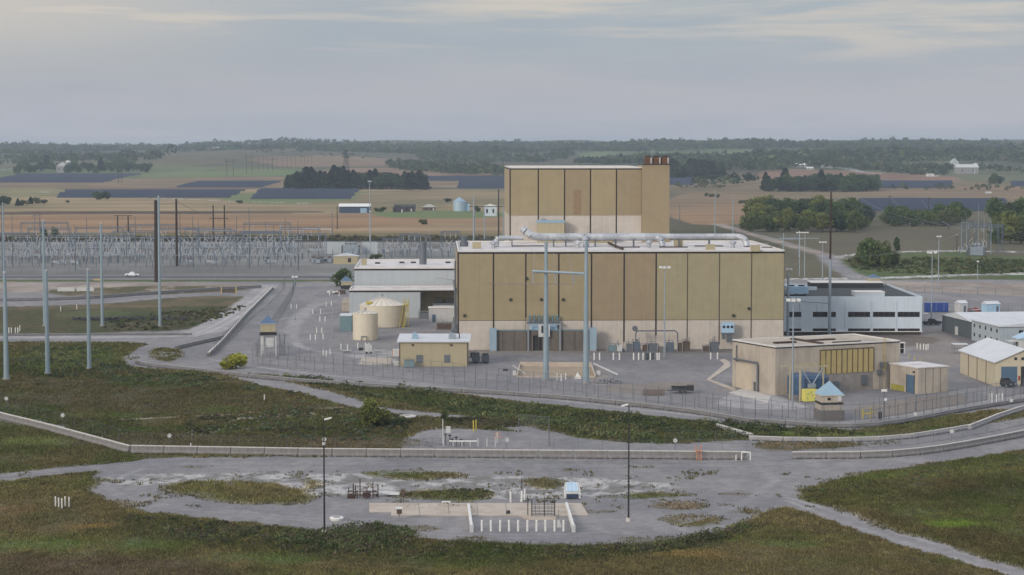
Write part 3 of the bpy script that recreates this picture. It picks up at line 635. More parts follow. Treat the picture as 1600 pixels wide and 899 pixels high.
for key, kind, colr, nl, nm in (('g1','broad',(.070,.105,.034),1900,'broadleaf_tree'), ('g2','broad',(.095,.120,.038),1900,'broadleaf_tree'), ('g3','broad',(.045,.068,.030),1900,'broadleaf_tree'),
                                ('y1','broad',(.14,.155,.040),1700,'broadleaf_tree'), ('b1','bush',(.085,.098,.040),1500,'bush'), ('yb','bush',(.34,.34,.055),1900,'bush'), ('t1','tall',(.065,.085,.038),1100,'broadleaf_tree'),
                                ('c1','conifer',(.024,.038,.026),1000,'conifer_tree'), ('c2','conifer',(.032,.046,.028),1000,'conifer_tree')):
    PROT[key] = tree_proto(kind, hash(key) % 1 + sum(map(ord, key)), colr, nl, nm)
used = {}
def plant(key, px, py, h, label, cat='tree', group=None, wide=1.0, dz=-.1):
    p = gp(px, py); p.z += dz-.07*h
    o = dup(PROT[key], p, random.uniform(0, 6.28), label, group, (h*wide, h*wide, h)); o['category'] = cat; used[key] = 1
    return o
def row(keys, spots, what, group, wide=1.0):
    for i, (px, py, h) in enumerate(sorted(spots)):
        plant(random.choice(keys), px, py, h, '%s, %s from the left' % (what, nth(i)), 'tree', group, wide*random.uniform(.85, 1.15))

# ================================================================ BUILDINGS
class Fr:
    """local frame of a building: x along its front, y away from the viewer, origin at a base corner"""
    def __init__(s, p, rz): s.p = Vector(p); s.rz = rz; s.m = Matrix.Rotation(-rz, 3, 'Z')
    def loc(s, w): return s.m @ (Vector(w)-s.p)
    def front(s, x, y, off=0):
        o = s.loc((0,0,CAMH)); d = s.m @ ray(x, y); t = (off-o.y)/d.y; q = o+d*t; return q.x, q.z
    def side(s, x, y, off=0):
        o = s.loc((0,0,CAMH)); d = s.m @ ray(x, y); t = (off-o.x)/d.x; q = o+d*t; return q.y, q.z
    def flat(s, x, y, z):
        o = s.loc((0,0,CAMH)); d = s.m @ ray(x, y); t = (z-o.z)/d.z; q = o+d*t; return q.x, q.y
def part(b, name, m, t, label=None, smooth=False):
    o = b.build(name, M[m] if isinstance(m, str) else m, t, smooth)
    if label: o['label'] = label
    return o
def flatroof(t, w, d, h, mr='roof', mc='coping', par=.35, x0=0, y0=0, edge='black', label=None):
    part(MB().box(x0+.3, y0+.3, h-.3, x0+w-.3, y0+d-.3, h-.05), 'roof', mr, t, label)
    b = MB(); e = .32
    b.box(x0-.06, y0-.06, h-.02, x0+w+.06, y0+e, h+par); b.box(x0-.06, y0+d-e, h-.02, x0+w+.06, y0+d+.06, h+par)
    b.box(x0-.06, y0+e, h-.02, x0+e, y0+d-e, h+par); b.box(x0+w-e, y0+e, h-.02, x0+w+.06, y0+d-e, h+par); part(b, 'roof_edge', mc, t)
    if edge:
        b = MB(); b.box(x0-.10, y0-.10, h-.5, x0+w+.1, y0-.02, h-.05); b.box(x0-.10, y0-.02, h-.5, x0-.02, y0+d, h-.05); b.box(x0+w+.02, y0-.02, h-.5, x0+w+.1, y0+d, h-.05); part(b, 'roof_trim', edge, t)
RZ = 0.038
# ---- turbine hall
f = Fr(gp(716, 547), RZ)
TW = f.front(1224, 545)[0]; TH_ = f.front(960, 393.5)[1]; ZB = f.front(960, 500)[1]; TD = 52.0
t = thing('turbine_hall', 'long low tan panelled hall with white roof and silver ducts on top', 'building', f.p, f.rz)
jx = [0]+[f.front(x, 450)[0] for x in (771, 821.5, 873, 924, 975, 1025, 1074, 1124, 1174)]+[TW]
tones = ['tan1','tan1','tan1','tan1','tan2','tan2','tan3','tan3','tan3','tan3']
part(MB().box(.05, .05, 0, TW-.05, TD-.05, TH_-.6), 'inner_wall', 'base', t)
for i in range(10): part(MB().box(jx[i]+.12, -.15, ZB, jx[i+1]-.12, .04, TH_-.5), 'wall_panel', tones[i], t)
for i in range(10): part(MB().box(jx[i]+.12, -.10, 0, jx[i+1]-.12, .04, ZB), 'base_panel', 'base', t)
for i in range(11):
    jw = .17 if i < 7 else .10
    if i < 10: part(MB().box(jx[i]-jw, -.2, f.front(800, (547, 512, 496, 496, 512, 535, 525, 540, 540, 540, 540)[i])[1], jx[i]+jw, .03, TH_-.5), 'panel_joint', 'black' if i < 7 else 'beigetrim', t)
part(MB().box(.02, -.12, ZB-.12, TW, -.11, ZB+.1), 'band_trim', 'asphaltdk', t)
for sx, nm in ((-.12, 'l'), (TW-.04, 'r')):
    part(MB().box(sx, .2, ZB, sx+.16, TD-.2, TH_-.5), 'side_wall', 'tanlt', t); part(MB().box(sx+.02, .2, 0, sx+.14, TD-.2, ZB), 'side_base_wall', 'base', t)
b = MB()
for k in range(6): b.box(-.6, 4+k*8, 0, -.14, 4.5+k*8, 6+k % 3*4)
b.tube((-.7, 3, 14), (-.7, 50, 14), .25); b.tube((-.7, 3, 0), (-.7, 3, 22), .2); b.box(-1.8, 1, 1, -.14, 5, 5)
part(b, 'wall_piping', 'galvd', t)
flatroof(t, TW, TD, TH_, label='white stained roof membrane')
for x, y in ((726,493),(798,468),(846,468),(880,468),(823,435),(1146,493),(1170,482)):
    u, z = f.front(x, y); part(MB().box(u-.35, -.6, z-.3, u+.25, -.12, z+.3), 'wall_vent', 'dark', t)
for x, y in ((745,380),(1060,377),(1180,385),(1110,384)):
    u, v = f.flat(x, y+8, TH_); part(MB().box(u-1.1, v-1.1, TH_, u+1.1, v+1.1, TH_+1.6), 'roof_vent', 'beige', t)
for x0, x1, y in ((800,850,386),(1085,1130,386),(960,1000,388),(1030,1075,388),(1190,1215,388)):
    u, v = f.flat(x0, y, TH_); u2, v2 = f.flat(x1, y, TH_); part(MB().path([(u,v,TH_+.25),(u2,v,TH_+.25)], .14, 6), 'roof_conduit', 'rustd', t)
b = MB()
b.path([(f.flat(947,380,TH_)[0], 38, TH_+.4), (f.flat(974,392,TH_)[0], 6, TH_+.4)], .3, 6)
part(b, 'roof_conduit', 'rustd', t)
u, v = f.flat(725, 385, TH_); b = MB().lathe([(1.1,TH_),(1.2,TH_+1.2),(.8,TH_+1.3),(.8,TH_+2.2),(1.0,TH_+2.3),(1.0,TH_+2.7)], 16, u, v); part(b, 'exhaust_fan', 'galvd', t)
# big silver duct on the roof
t2 = thing('steam_duct', 'long silver insulated duct with bent ends lying across the tan hall roof', 'duct', f.p, f.rz)
def RL(x, y, z, off=30): return f.front(x, y, off)
dy = 26.0
def rx(x): return f.front(x, 380, dy)[0]
zc = TH_+2.5; b = MB()
b.path([(rx(817), dy+1, TH_+4.6), (rx(822), dy+.3, TH_+3.9), (rx(830), dy, zc+.4), (rx(845), dy, zc)], 1.0, 14); b.path([(rx(843),dy,zc),(rx(1030), dy, zc)], 1.0, 14)
part(b, 'main_duct', 'alum', t2, smooth=False)
b = MB().path([(rx(1025), dy, zc+.1),(rx(1152), dy, zc+.1)], .75, 12)
for x in (1022, 1153): 
    u = rx(x); b.path([(u, dy, zc+.1),(u+1.3, dy-.6, zc-.3),(u+1.9, dy-1.6, zc-1.2),(u+2.0, dy-2.2, TH_)], .8, 12)
part(b, 'branch_duct', 'alum', t2); b = MB(); u = rx(905); b.path([(u, dy-.6, zc+.2),(u+1.2, dy-1.4, zc),(u+1.6, dy-2.2, zc-1.0),(u+1.6,dy-2.4,TH_)], .8, 12)
part(b, 'branch_duct', 'alum', t2)
b = MB().path([(rx(779), dy, zc-.2),(rx(818), dy, zc-.2)], .6, 12).path([(rx(779), dy, zc-.2),(rx(776), dy, zc-.6),(rx(775), dy-.4, TH_)], .75, 12); part(b, 'branch_duct', 'alum', t2)
b = MB()
for x in (800, 865, 884, 930, 962, 990, 1060, 1108): u = rx(x); part(MB().box(u-.12, dy-1.2, TH_, u+.12, dy+1.2, zc-.6), 'pipe_support', 'galvd', t2)
b = MB()
for x in (770, 900, 1010, 1140): u = rx(x); part(MB().lathe([(.5,TH_),(.5,TH_+.9),(.9,TH_+1.0),(.9,TH_+1.5),(.3,TH_+1.9)], 12, u, dy-6), 'cowl_vent', 'alum', t2)
# ---- reactor building behind it
f2 = Fr(gp(800, 547)+Vector((0,0,0)), RZ)
Yr = f.p.y+TD+1.0
px0 = xat(797, 372, Yr); f2 = Fr((px0, Yr, 0), RZ)
RW = f2.front(1003, 300)[0]; RH = f2.front(900, 263)[1]; RB = f2.front(900, 337)[1]; RD = 42.0
t = thing('reactor_building', 'tall windowless tan block rising behind the low hall', 'building', f2.p, f2.rz)
part(MB().box(.05, .05, 0, RW-.05, RD-.05, RH-.5), 'inner_wall', 'base', t)
jr = [0]+[f2.front(x, 300)[0] for x in (841, 882, 922.5, 963)]+[RW]
for i in range(5):
    part(MB().box(jr[i]+.12, -.15, RB, jr[i+1]-.12, .04, RH-.4), 'wall_panel', ['tan1','tan1','tan2','tan1','tan2'][i], t)
    part(MB().box(jr[i]+.12, -.10, 20, jr[i+1]-.12, .04, RB), 'base_panel', 'base', t)
for i in range(5): part(MB().box(jr[i]-.16, -.2, 20 if i != 1 else RB-1, jr[i]+.16, .03, RH-.4), 'panel_joint', 'black', t)
u0, z0 = f2.front(896, 336); u1, z1 = f2.front(908, 297)
part(MB().box(u0, -.18, RB+.3, u1, -.16, z1), 'rust_patch', mat('faded_rust_patch', (.245,.165,.095), .8, var=.15, sc=1), t)
for sx in (-.12, RW-.04):
    part(MB().box(sx, .2, RB, sx+.16, RD-.2, RH-.4), 'side_wall', 'tanlt', t); part(MB().box(sx+.02, .2, 0, sx+.14, RD-.2, RB), 'side_base_wall', 'base', t)
flatroof(t, RW, RD, RH)
u0, z0 = f2.front(840, 372, -4); u1, z1 = f2.front(882, 345, -4)
# penthouse box and stair tower
t3 = thing('rooftop_plant_room', 'small tan box room with blue grey cap against the tall block', 'plant room', f2.p, f2.rz)
part(MB().box(u0, -4, 20, u1, -.25, z1-.6), 'wall', 'beige', t3); part(MB().box(u0-.15, -4.15, z1-.6, u1+.15, -.25, z1), 'roof', 'blueroof', t3); part(MB().box(u0+1.1,-3,z1,u0+2.4,-2,z1+.5), 'roof_vent', 'galv', t3)
ts = thing('stair_tower', 'plain tan tower with rusty stacks at right end of tall block', 'tower', f2.p, f2.rz)
sw0 = f2.front(1003.5, 300, -1.5)[0]; sw1 = f2.front(1046, 300, -1.5)[0]; sh = f2.front(1020, 258, -1.5)[1]
part(MB().box(sw0, -1.5, 0, sw1, 9, sh), 'wall', 'tan2', ts); part(MB().box(sw0-.1, -1.6, sh, sw1+.1, 9.1, sh+.25), 'roof_edge', 'dark', ts)
for x in (1012.5, 1026, 1039):
    u = f2.front(x, 255, 1.5)[0]; s_ = thing('exhaust_stack', 'short rusty exhaust stack, %s from the left of three on the tower' % {1012.5:'first',1026:'second',1039:'third'}[x], 'stack', f2.p, f2.rz, 'rusty stacks on the tower')
    part(MB().box(u-1.0, .3, sh+.25, u+1.0, 2.4, sh+2.2), 'stack_body', 'rust', s_); part(MB().box(u-.75, .5, sh+2.2, u+.75, 2.2, sh+2.5), 'stack_mouth', 'dark', s_); part(MB().box(u+.55, .24, sh+.4, u+.9, .28, sh+2.0), 'side_strip', 'conclt', s_)
b = MB()
for x in (930, 952): pass
u0, z0 = f2.front(916, 376, -3); u1, z1 = f2.front(957, 367, -3)
o = thing('roof_duct_housing', 'low flat tan housing behind the silver duct', 'housing', f2.p, f2.rz); part(MB().box(u0,-5,20,u1,-1,z1), 'casing', 'tan1', o); part(MB().box(u0-.1,-5.1,z1,u1+.1,-.9,z1+.15), 'cap', 'asphaltdk', o)
# ---- grey-blue annex building on the left
f3 = Fr(gp(546, 497), RZ)
LW = f3.front(712, 480)[0]; LH = f3.front(620, 454)[1]; xj = f3.front(658, 480)[0]
t = thing('lower_annex', 'low blue grey annex with dark trim behind the cream tanks', 'building', f3.p, f3.rz)
part(MB().box(0, 0, 0, xj, 16, LH-.3), 'wall', 'bluegrey', t); part(MB().box(xj, 5, 0, LW+4, 16, LH-.3), 'recessed_wall', 'beige', t)
part(MB().box(xj-.25, -.12, 0, xj+.2, 5, LH-.3), 'corner_trim', 'dark', t); part(MB().box(xj+10.5, 4.85, 0, xj+10.9, 4.98, LH-.3), 'door_trim', 'dark', t)
flatroof(t, LW+4, 16, LH, edge='black', par=.3)
part(MB().box(xj+3.5, 2.2, 0, xj+11, 4.9, 3.6), 'plant_enclosure', 'offw', t); part(MB().box(xj+3.3, 2, 3.6, xj+11.2, 4.9, 4.1), 'enclosure_roof', 'galvd', t)
for k in range(2): part(MB().box(xj+4+k*3.4, 2.4, 4.1, xj+6.2+k*3.4, 4.2, 5.7), 'fan_unit', 'dark', t)
f3b = Fr(f3.p+Vector((0, 17, 0)), RZ); UW = f3b.front(712, 440)[0]; UH = f3b.front(620, 420)[1]
x0 = f3b.front(549, 440)[0]; x0 = .2
t = thing('upper_annex', 'blue grey windowless block with white roof left of the tan hall', 'building', f3b.p, f3b.rz)
part(MB().box(x0, 0, 0, UW, 46, UH-.3), 'wall', 'bluegrey', t); flatroof(t, UW-x0, 46, UH, x0=x0)
u, v = f3b.flat(661, 413, UH); part(MB().lathe([(1.15,UH-.2),(1.15,UH+7)], 14, u, v), 'chimney', 'galvd', t)
for x, y in ((569,414),(590,412),(628,411),(646,411),(700,411)): u, v = f3b.flat(x, y, UH); part(MB().box(u-.8,v-.8,UH-.1,u+.8,v+.8,UH+(1.9 if x == 569 else .4)), 'roof_hatch', 'beige' if x == 569 else 'dark', t)
# white shed near annex
f4 = Fr(gp(670, 503), RZ); w_ = f4.front(708, 500)[0]; h_ = f4.front(690, 482)[1]
t = thing('utility_shed', 'small pale flat roofed shed beside the left end of the hall', 'shed', f4.p, f4.rz)
part(MB().box(0,0,0,w_,4,h_), 'wall', 'offw', t); part(MB().box(-.2,-.2,h_,w_+.2,4.2,h_+.25), 'roof', 'coping', t); part(MB().box(1,-.05,0,2,-.01,2.1), 'door', 'bluedoor', t)
# ---- tanks
def tank(px, pyb, pxw, h, peak, label, nrib):
    r = pxw/2/ppm(pyb-4); p = gp(px, pyb)+Vector((0, r, 0)); t = thing('storage_tank', label, 'tank', p, 0)
    part(MB().lathe([(r,0),(r,h)], 40), 'shell', 'cream', t, smooth=False)
    part(MB().lathe([(r+.08,h),(r*.5,h+(peak-h)*.55),(.3,peak)], 40), 'roof', 'creamrf', t)
    b = MB()
    for k in range(nrib):
        a = 2*math.pi*k/nrib; c_, s_ = math.cos(a), math.sin(a); b.tube((c_*r, s_*r, h+.12), (c_*.4, s_*.4, peak+.12), .09, .06, 4)
    part(b, 'roof_rib', 'offw', t)
    b = MB().tube((0,0,peak-.1),(0,0,peak+.8),.18); b.lathe([(.35,peak+.5),(.35,peak+.75)], 10); part(b, 'vent', 'galv', t)
    b = MB(); 
    for z in np.arange(1.5, h, 1.5): b.lathe([(r+.03,z),(r+.03,z+.05)], 40)
    part(b, 'weld_ring', 'creamrf', t)
    part(MB().lathe([(r+.4,0),(r+.4,.18)], 30), 'foundation', 'concg', t)
    return t, r, p
t, r, p = tank(595, 513, 70, 6.1, 8.3, 'wide cream storage tank with ribbed conical roof and yellow stair', 20)
b = MB()
for k in range(14):
    a = -.55+k*.035; z = k*.46; b.box(r*math.cos(a)+.2, r*math.sin(a)-.4, z, r*math.cos(a)+1.3, r*math.sin(a)+.2, z+.12)
for xx in (.2, 1.3):
    b.tube((r+xx-1.4, -5, 0), (r+xx-.1, -2, 7.6), .07)
    b.tube((r+xx-.1, -2, 0), (r+xx-.1, -2, 8.3), .07)
for z in np.arange(.5, 8, .55): b.tube((r+.1,-2,z),(r+1.2,-2,z),.07)
b.box(r-.1,-2.6,6.2,r+1.4,-.8,6.4)
part(b, 'stair', 'yellow', t)
part(MB().box(-4.2,-4.6,6.7,-2.6,-3.2,7.3), 'hatch', 'yellow', t)
t, r, p = tank(569.5, 533, 39, 7.0, 7.6, 'narrow cream storage tank in front of the wide one', 14)
part(MB().path([(-.8,-r-.3,0),(-.8,-r-.3,1.2),(.6,-r-.3,1.2),(.6,-r-.3,0)], .1), 'pipe', 'galvd', t)
part(MB().box(-.2-r-.6,-.3,0,-r-.1,.3,.7), 'pump_box', 'concg', t)
def simple_lathe_tank(): pass
# ---- small beige building
f5 = Fr(gp(623, 573), 0.0); w_ = f5.front(732, 572)[0]; h_ = f5.front(670, 533)[1]; d_ = 11.5
t = thing('pump_house', 'small beige metal building with white low pitched roof and two louvres', 'building', f5.p, 0)
part(MB().box(.2,.2,0,w_-.2,d_,h_-.25), 'wall', 'beige', t)
part(MB().add([(-.4,-.4,h_-.3),(w_+.4,-.4,h_-.3),(w_+.4,d_+.4,h_+.35),(-.4,d_+.4,h_+.35),(-.4,-.4,h_-.02),(w_+.4,-.4,h_-.02),(w_+.4,d_+.4,h_+.6),(-.4,d_+.4,h_+.6)], [(3,2,1,0),(4,5,6,7),(0,1,5,4),(1,2,6,5),(2,3,7,6),(3,0,4,7)]), 'roof', 'metalroof', t)
for x in (.12, w_-.32): part(MB().box(x,.12,0,x+.2,.19,h_-.3), 'corner_trim', 'beigetrim', t)
for x0, x1 in ((650.5,661),(694,703.5)):
    u0, za = f5.front(x0, 567); u1, zb_ = f5.front(x1, 555); l_ = part(MB().box(u0,.12,za,u1,.18,zb_), 'louvre', 'galvd', t)
for x in (645, 705): u, z = f5.front(x, 540); part(MB().box(u-.25,.0,z-.1,u+.25,.19,z+.25), 'wall_lamp', 'dark', t)
for x0, x1 in ((644,653),(701,712)):
    u0 = f5.front(x0, 530, 3)[0]; u1 = f5.front(x1, 530, 3)[0]; part(MB().box(u0,3,h_,u1,5,h_+1.1).box(u0+.3,3.5,h_+1.1,u0+.8,4.2,h_+1.7), 'roof_unit', 'blueroof' if x0 < 650 else 'galv', t)
part(MB().tube((w_-2.2,4,h_),(w_-2.2,4,h_+1.6),.12), 'flue', 'dark', t)
o = thing('chemical_cabinet', 'teal cabinet standing against left front of the small beige building', 'cabinet', gp(632,574), 0); part(MB().box(0,-1.2,0.1,2.3,-.1,1.7), 'body', 'teal', o); part(MB().box(-.05,-1.25,1.7,2.35,-.05,1.8), 'lid', 'galvd', o)
for i, x in enumerate((736, 751)):
    o = thing('condenser_unit', 'grey twin fan condenser right of the small beige building, %s of two' % ('left' if i == 0 else 'right'), 'air conditioner', gp(x, 568), 0, 'condensers by the beige building')
    part(MB().box(.2,0,.3,2.0,3,1.9), 'casing', 'galvd', o); part(MB().lathe([(.7,1.9),(.7,2.1)], 14, 1.1, .9).lathe([(.7,1.9),(.7,2.1)], 14, 1.1, 2.2), 'fan_guard', 'dark', o); part(MB().box(.3,.1,0,.5,2.9,.3).box(1.7,.1,0,1.9,2.9,.3), 'stand', 'galv', o)
# ---- concrete building front right (seen on the corner)
A = gp(1211, 618); B_ = gp(1405, 606); rz = math.atan2(B_.y-A.y, B_.x-A.x); f6 = Fr(A, rz)
w_ = (B_-A).length; h_ = f6.front(1213, 543)[1]; d_ = f6.flat(1148, 604, 0)[1]
t = thing('intake_building', 'weathered tan concrete building with ochre panel strip and stained white roof', 'building', A, rz)
part(MB().box(0,0,0,w_,d_,h_), 'wall', 'conc', t); flatroof(t, w_, d_, h_, mr='roof2', par=.22, edge=None)
b = MB().box(-.08,-.08,h_-.25,w_+.08,-.02,h_-.05).box(-.08,-.02,h_-.25,-.02,d_,h_-.05); part(b, 'roof_trim', 'dark', t)
b = MB().box(4,6,h_-.04,9,7.2,h_+.35).box(12,2,h_-.04,13,13,h_+.3).box(13,8,h_-.04,20,8.8,h_+.3).box(16,3,h_-.04,23,3.4,h_+.2); part(b, 'roof_curb', 'rustd', t)
u0, z1 = f6.front(1281, 547); u1, z0 = f6.front(1364, 588)
z1 = f6.front(1281, 548)[1]; z0 = f6.front(1281, 585)[1]
part(MB().box(u0, -.14, z0, u1, -.02, z1), 'ochre_panel', 'ochre', t)
b = MB()
for k in range(11): x = u0+(u1-u0)*k/10; b.box(x-.06, -.24, z0, x+.06, -.15, z1)
b.box(u0,-.24,z1,u1,-.03,z1+.15); part(b, 'panel_mullion', 'beigetrim', t)
part(MB().box(u0,-.03,.1,u1,-.01,z0), 'stained_wall', mat('damp_concrete', (.25,.225,.21), .9, var=.2, sc=.8, streak=.7), t)
ux = f6.front(1380, 560)[0]; b = MB().tube((ux-.3,-.5,4),(ux-.3,-.5,h_+1),.05).tube((ux+.3,-.5,4),(ux+.3,-.5,h_+1),.05)
for z in np.arange(4.2, h_+1, .4): b.tube((ux-.3,-.5,z),(ux+.3,-.5,z),.04)
part(b, 'ladder', mat('dull_yellow_ladder', (.33,.27,.08), .7), t)
b = MB().path([(ux-1,-.35,.2),(ux-1,-.35,5.5),(ux+.8,-.35,5.5),(ux+.8,-.35,.3)], .08).box(ux-1.6,-.6,3,ux-.6,-.1,4).box(ux-.9,-.6,4.6,ux-.3,-.1,5.6); part(b, 'wall_conduit', 'galvd', t)
b = MB().path([(-.3,d_-1,6),( -.3,6.5,6),(-.3,6.2,5.4),(-.3,6.2,0)], .22).path([(-.3,7.4,0),(-.3,7.4,2)], .2).path([(-.3,d_-2,h_-.8),(-.3,d_-2,5.5)], .12); part(b, 'side_piping', 'galvd', t)
part(MB().box(-.06,8.8,.05,-.01,15,5.3), 'pale_side_panel', mat('pale_plaster_panel', (.46,.39,.30), .8, var=.1), t)
b = MB().box(u0+3,-.9,.8,u0+4.2,-.05,2.2).box(u1-3,-.6,1.2,u1-2,-.05,3.2); part(b, 'wall_equipment', 'galvd', t)
# annex block with blue door
A2 = gp(1434, 616); B2 = gp(1481, 613); rz2 = rz; f7 = Fr(A2, rz2); w2 = f7.front(1481, 612)[0]; h2 = f7.front(1435, 576)[1]; d2 = f7.side(1391, 598)[0]
t = thing('annex_block', 'small flat roofed concrete annex with tall steel blue door', 'building', A2, rz2)
part(MB().box(0,0,0,w2,d2,h2), 'wall', 'conc', t); part(MB().box(-.15,-.15,h2,w2+.15,d2+.15,h2+.22), 'roof', 'roof', t)
v0 = f7.side(1428.5, 612)[0]; v1 = f7.side(1417, 608)[0]; zt_ = f7.side(1428, 587)[1]
dr = part(MB().box(-.08, v0, 0, -.01, v1, zt_), 'door', 'bluedoor', t); part(MB().box(-.12, v0-.12, 0, -.02, v0-.01, zt_+.1).box(-.12, v1+.01, 0, -.02, v1+.12, zt_+.1), 'door_frame', 'dark', t)
part(MB().box(-.05, v1+1.0, .02, -.01, d2-.4, 1.2), 'yellow_stripe', mat('worn_yellow_paint', (.30,.27,.05), .8), t)
part(MB().box(-.3, v0-.1, zt_+.6, -.01, v0+.3, zt_+.9), 'wall_lamp', 'dark', t)
b = MB()
for k in range(1, 4): b.box(w2*k/4-.03, -.04, 0, w2*k/4+.03, -.01, h2)
part(b, 'wall_seam', 'beigetrim', t)
# blue tank in a steel frame, yellow cabinet
p = gp(1262, 622); t = thing('process_tank', 'navy round tank on a dark base in front of the concrete building', 'tank', p, rz)
part(MB().lathe([(4.0,1.0),(4.1,2.0),(4.1,4.3),(3.6,4.8),(.5,5.2)], 28), 'shell', 'bluetank', t); part(MB().lathe([(4.3,0),(4.3,1.0)], 28), 'base', 'concdk', t)
t = thing('pipe_gantry', 'pale yellow steel frame with hopper over the navy tank', 'frame', gp(1262, 626), rz); b = MB()
for x in (-2.2, 3.2):
    for y in (-.6, 3.0): b.box(x-.14, y-.14, 0, x+.14, y+.14, 6.6)
b.box(-4.5,-.8,6.6,4.2,-.5,6.85).box(-4.5,3,6.6,4.2,3.2,6.85); part(b, 'frame', mat('faded_cream_steel', (.40,.36,.25), .7), t)
b = MB().tube((-2,-.7,6.4),(.4,-.7,3.2),.13).tube((3,-.7,6.4),(.6,-.7,3.2),.13).box(-.3,-1,2.6,1.3,-.4,3.4); part(b, 'brace', 'galv', t)
b = MB(); 
for x in np.arange(-4.4, 4.3, .8): b.tube((x,-.7,6.8),(x,-.7,7.6),.03)
b.tube((-4.4,-.7,7.6),(4.2,-.7,7.6),.04); part(b, 'handrail', 'ochre', t)
t = thing('pipe_run', 'white elevated pipe on posts beside the navy tank', 'pipe', gp(1213, 612), rz); b = MB().path([(0,0,3),(7.5,-1.2,2.7),(8,-1.2,2.6)], .16)
for k in range(4): b.tube((.3+k*2.2,-.35*k,0),(.3+k*2.2,-.35*k,3),.08)
part(b, 'pipe', 'offw', t); part(MB().box(1,-.5,.0,3.2,.9,1.4).box(4,-1,.0,6.5,.5,1.7), 'valve_box', 'concdk', t)
p = gp(1257.5, 629); t = thing('storage_cabinet', 'bright pale yellow cabinet beside the blue roofed guard booth', 'cabinet', p, rz*.6)
part(MB().box(0,0,.15,2.7,1.6,2.5), 'body', 'yellow2', t); b = MB(); [b.box(x,-.03,z,x+.22,-.01,z+.25) for x, z in ((.6,1.5),(1.5,1.2),(1.2,1.8),(.5,.7),(2.0,.6))]; part(b, 'placard', 'teal', t); part(MB().box(0.1,0.1,0,2.6,1.5,.15), 'base', 'galvd', t)
# ---- office block
f8 = Fr(gp(1443, 524), 0.0); f8 = Fr((xat(1217, 524, gp(1443,524).y), gp(1443, 524).y, 0), 0)
w_ = f8.front(1441, 500)[0]; h_ = f8.front(1300, 463.5)[1]; d_ = 50
t = thing('office_block', 'pale blue two storey office block with long dark strip windows', 'building', f8.p, 0)
part(MB().box(0,0,1.0,w_,d_,h_-1.5), 'wall', 'office', t); part(MB().box(.3,.3,0,w_-.3,d_-.3,1.0), 'plinth', 'asphaltdk', t)
b = MB().box(0,0,h_-1.5,w_,.4,h_).box(0,d_-.4,h_-1.5,w_,d_,h_).box(0,.4,h_-1.5,.4,d_-.4,h_).box(w_-.4,.4,h_-1.5,w_,d_-.4,h_); part(b, 'parapet', 'office', t)
part(MB().box(.4,.4,h_-1.45,w_-.4,d_-.4,h_-.45), 'roof', 'officedk', t)
xa = f8.front(1268, 450, 40)[0]; xb = f8.front(1380, 450, 40)[0]; part(MB().box(xa,40,h_-.44,xb,48,h_+.9), 'roof_block', 'officedk', t); part(MB().box(xa-.2,39.8,h_+.9,xb+.2,48.2,h_+1.1), 'roof_block_cap', 'coping', t)
b = MB().box(8,30,h_-.44,xa,31,h_+.5); part(b, 'roof_upstand', 'office', t)
part(MB().box(w_-17,6,h_-1.3,w_-9,12,h_+.6), 'roof_house', 'office', t); part(MB().box(w_-17.1,5.9,h_+.6,w_-8.9,12.1,h_+.8), 'roof_house_cap', 'coping', t)
for (ya, yb) in ((487.5,495),(513.5,520.5)):
    for x0_, x1_ in ((1232,1252),(1270,1293),(1297,1306),(1325,1359.5),(1364,1398.5),(1402.5,1437)):
        u0, za = f8.front(x0_, yb); u1, zb_ = f8.front(x1_, ya)
        wn = part(MB().box(u0,-.03,za,u1,-.01,zb_), 'window', 'glass', t); b = MB(); n_ = max(2, int((u1-u0)/1.4))
        for k in range(1, n_): b.box(u0+(u1-u0)*k/n_-.03,-.05,za,u0+(u1-u0)*k/n_+.03,-.035,zb_)
        b.box(u0,-.06,za-.1,u1,-.005,za-.003)
        part(b, 'frame', 'galvd', wn)
b = MB()
for x in (1320.5, 1361.5, 1400.5, 1440): u = f8.front(x, 490)[0]; b.box(u-.07,-.18,1.0,u+.07,-.01,h_-1.2)
part(b, 'pilaster', 'office', t)
b = MB().box(2,-.5,.9,w_,-.02,1.1); part(b, 'ledge', 'coping', t)
u, v = f8.flat(1252, 463, h_); o = thing('rooftop_chiller', 'pale blue chiller unit on left part of office roof', 'air conditioner', (f8.p.x+u, f8.p.y+10, h_-1.3), 0)
part(MB().box(-3,-1.5,1.4,3,2.5,3.4), 'casing', 'ltblue', o); part(MB().box(-2.6,-1.2,0,-2.2,2,1.4).box(2.2,-1.2,0,2.6,2,1.4).box(-.2,-1.2,0,.2,2,1.4), 'leg', 'galvd', o); part(MB().lathe([(.9,3.4),(.9,3.7)], 14, -1.4, .5).lathe([(.9,3.4),(.9,3.7)], 14, 1.4, .5), 'fan', 'dark', o)
part(MB().path([(-3,-.6,2.4),(-4,-.6,2.4),(-4.3,-.6,1.0),(-4.3,-.6,0)], .3), 'duct', 'offw', o)
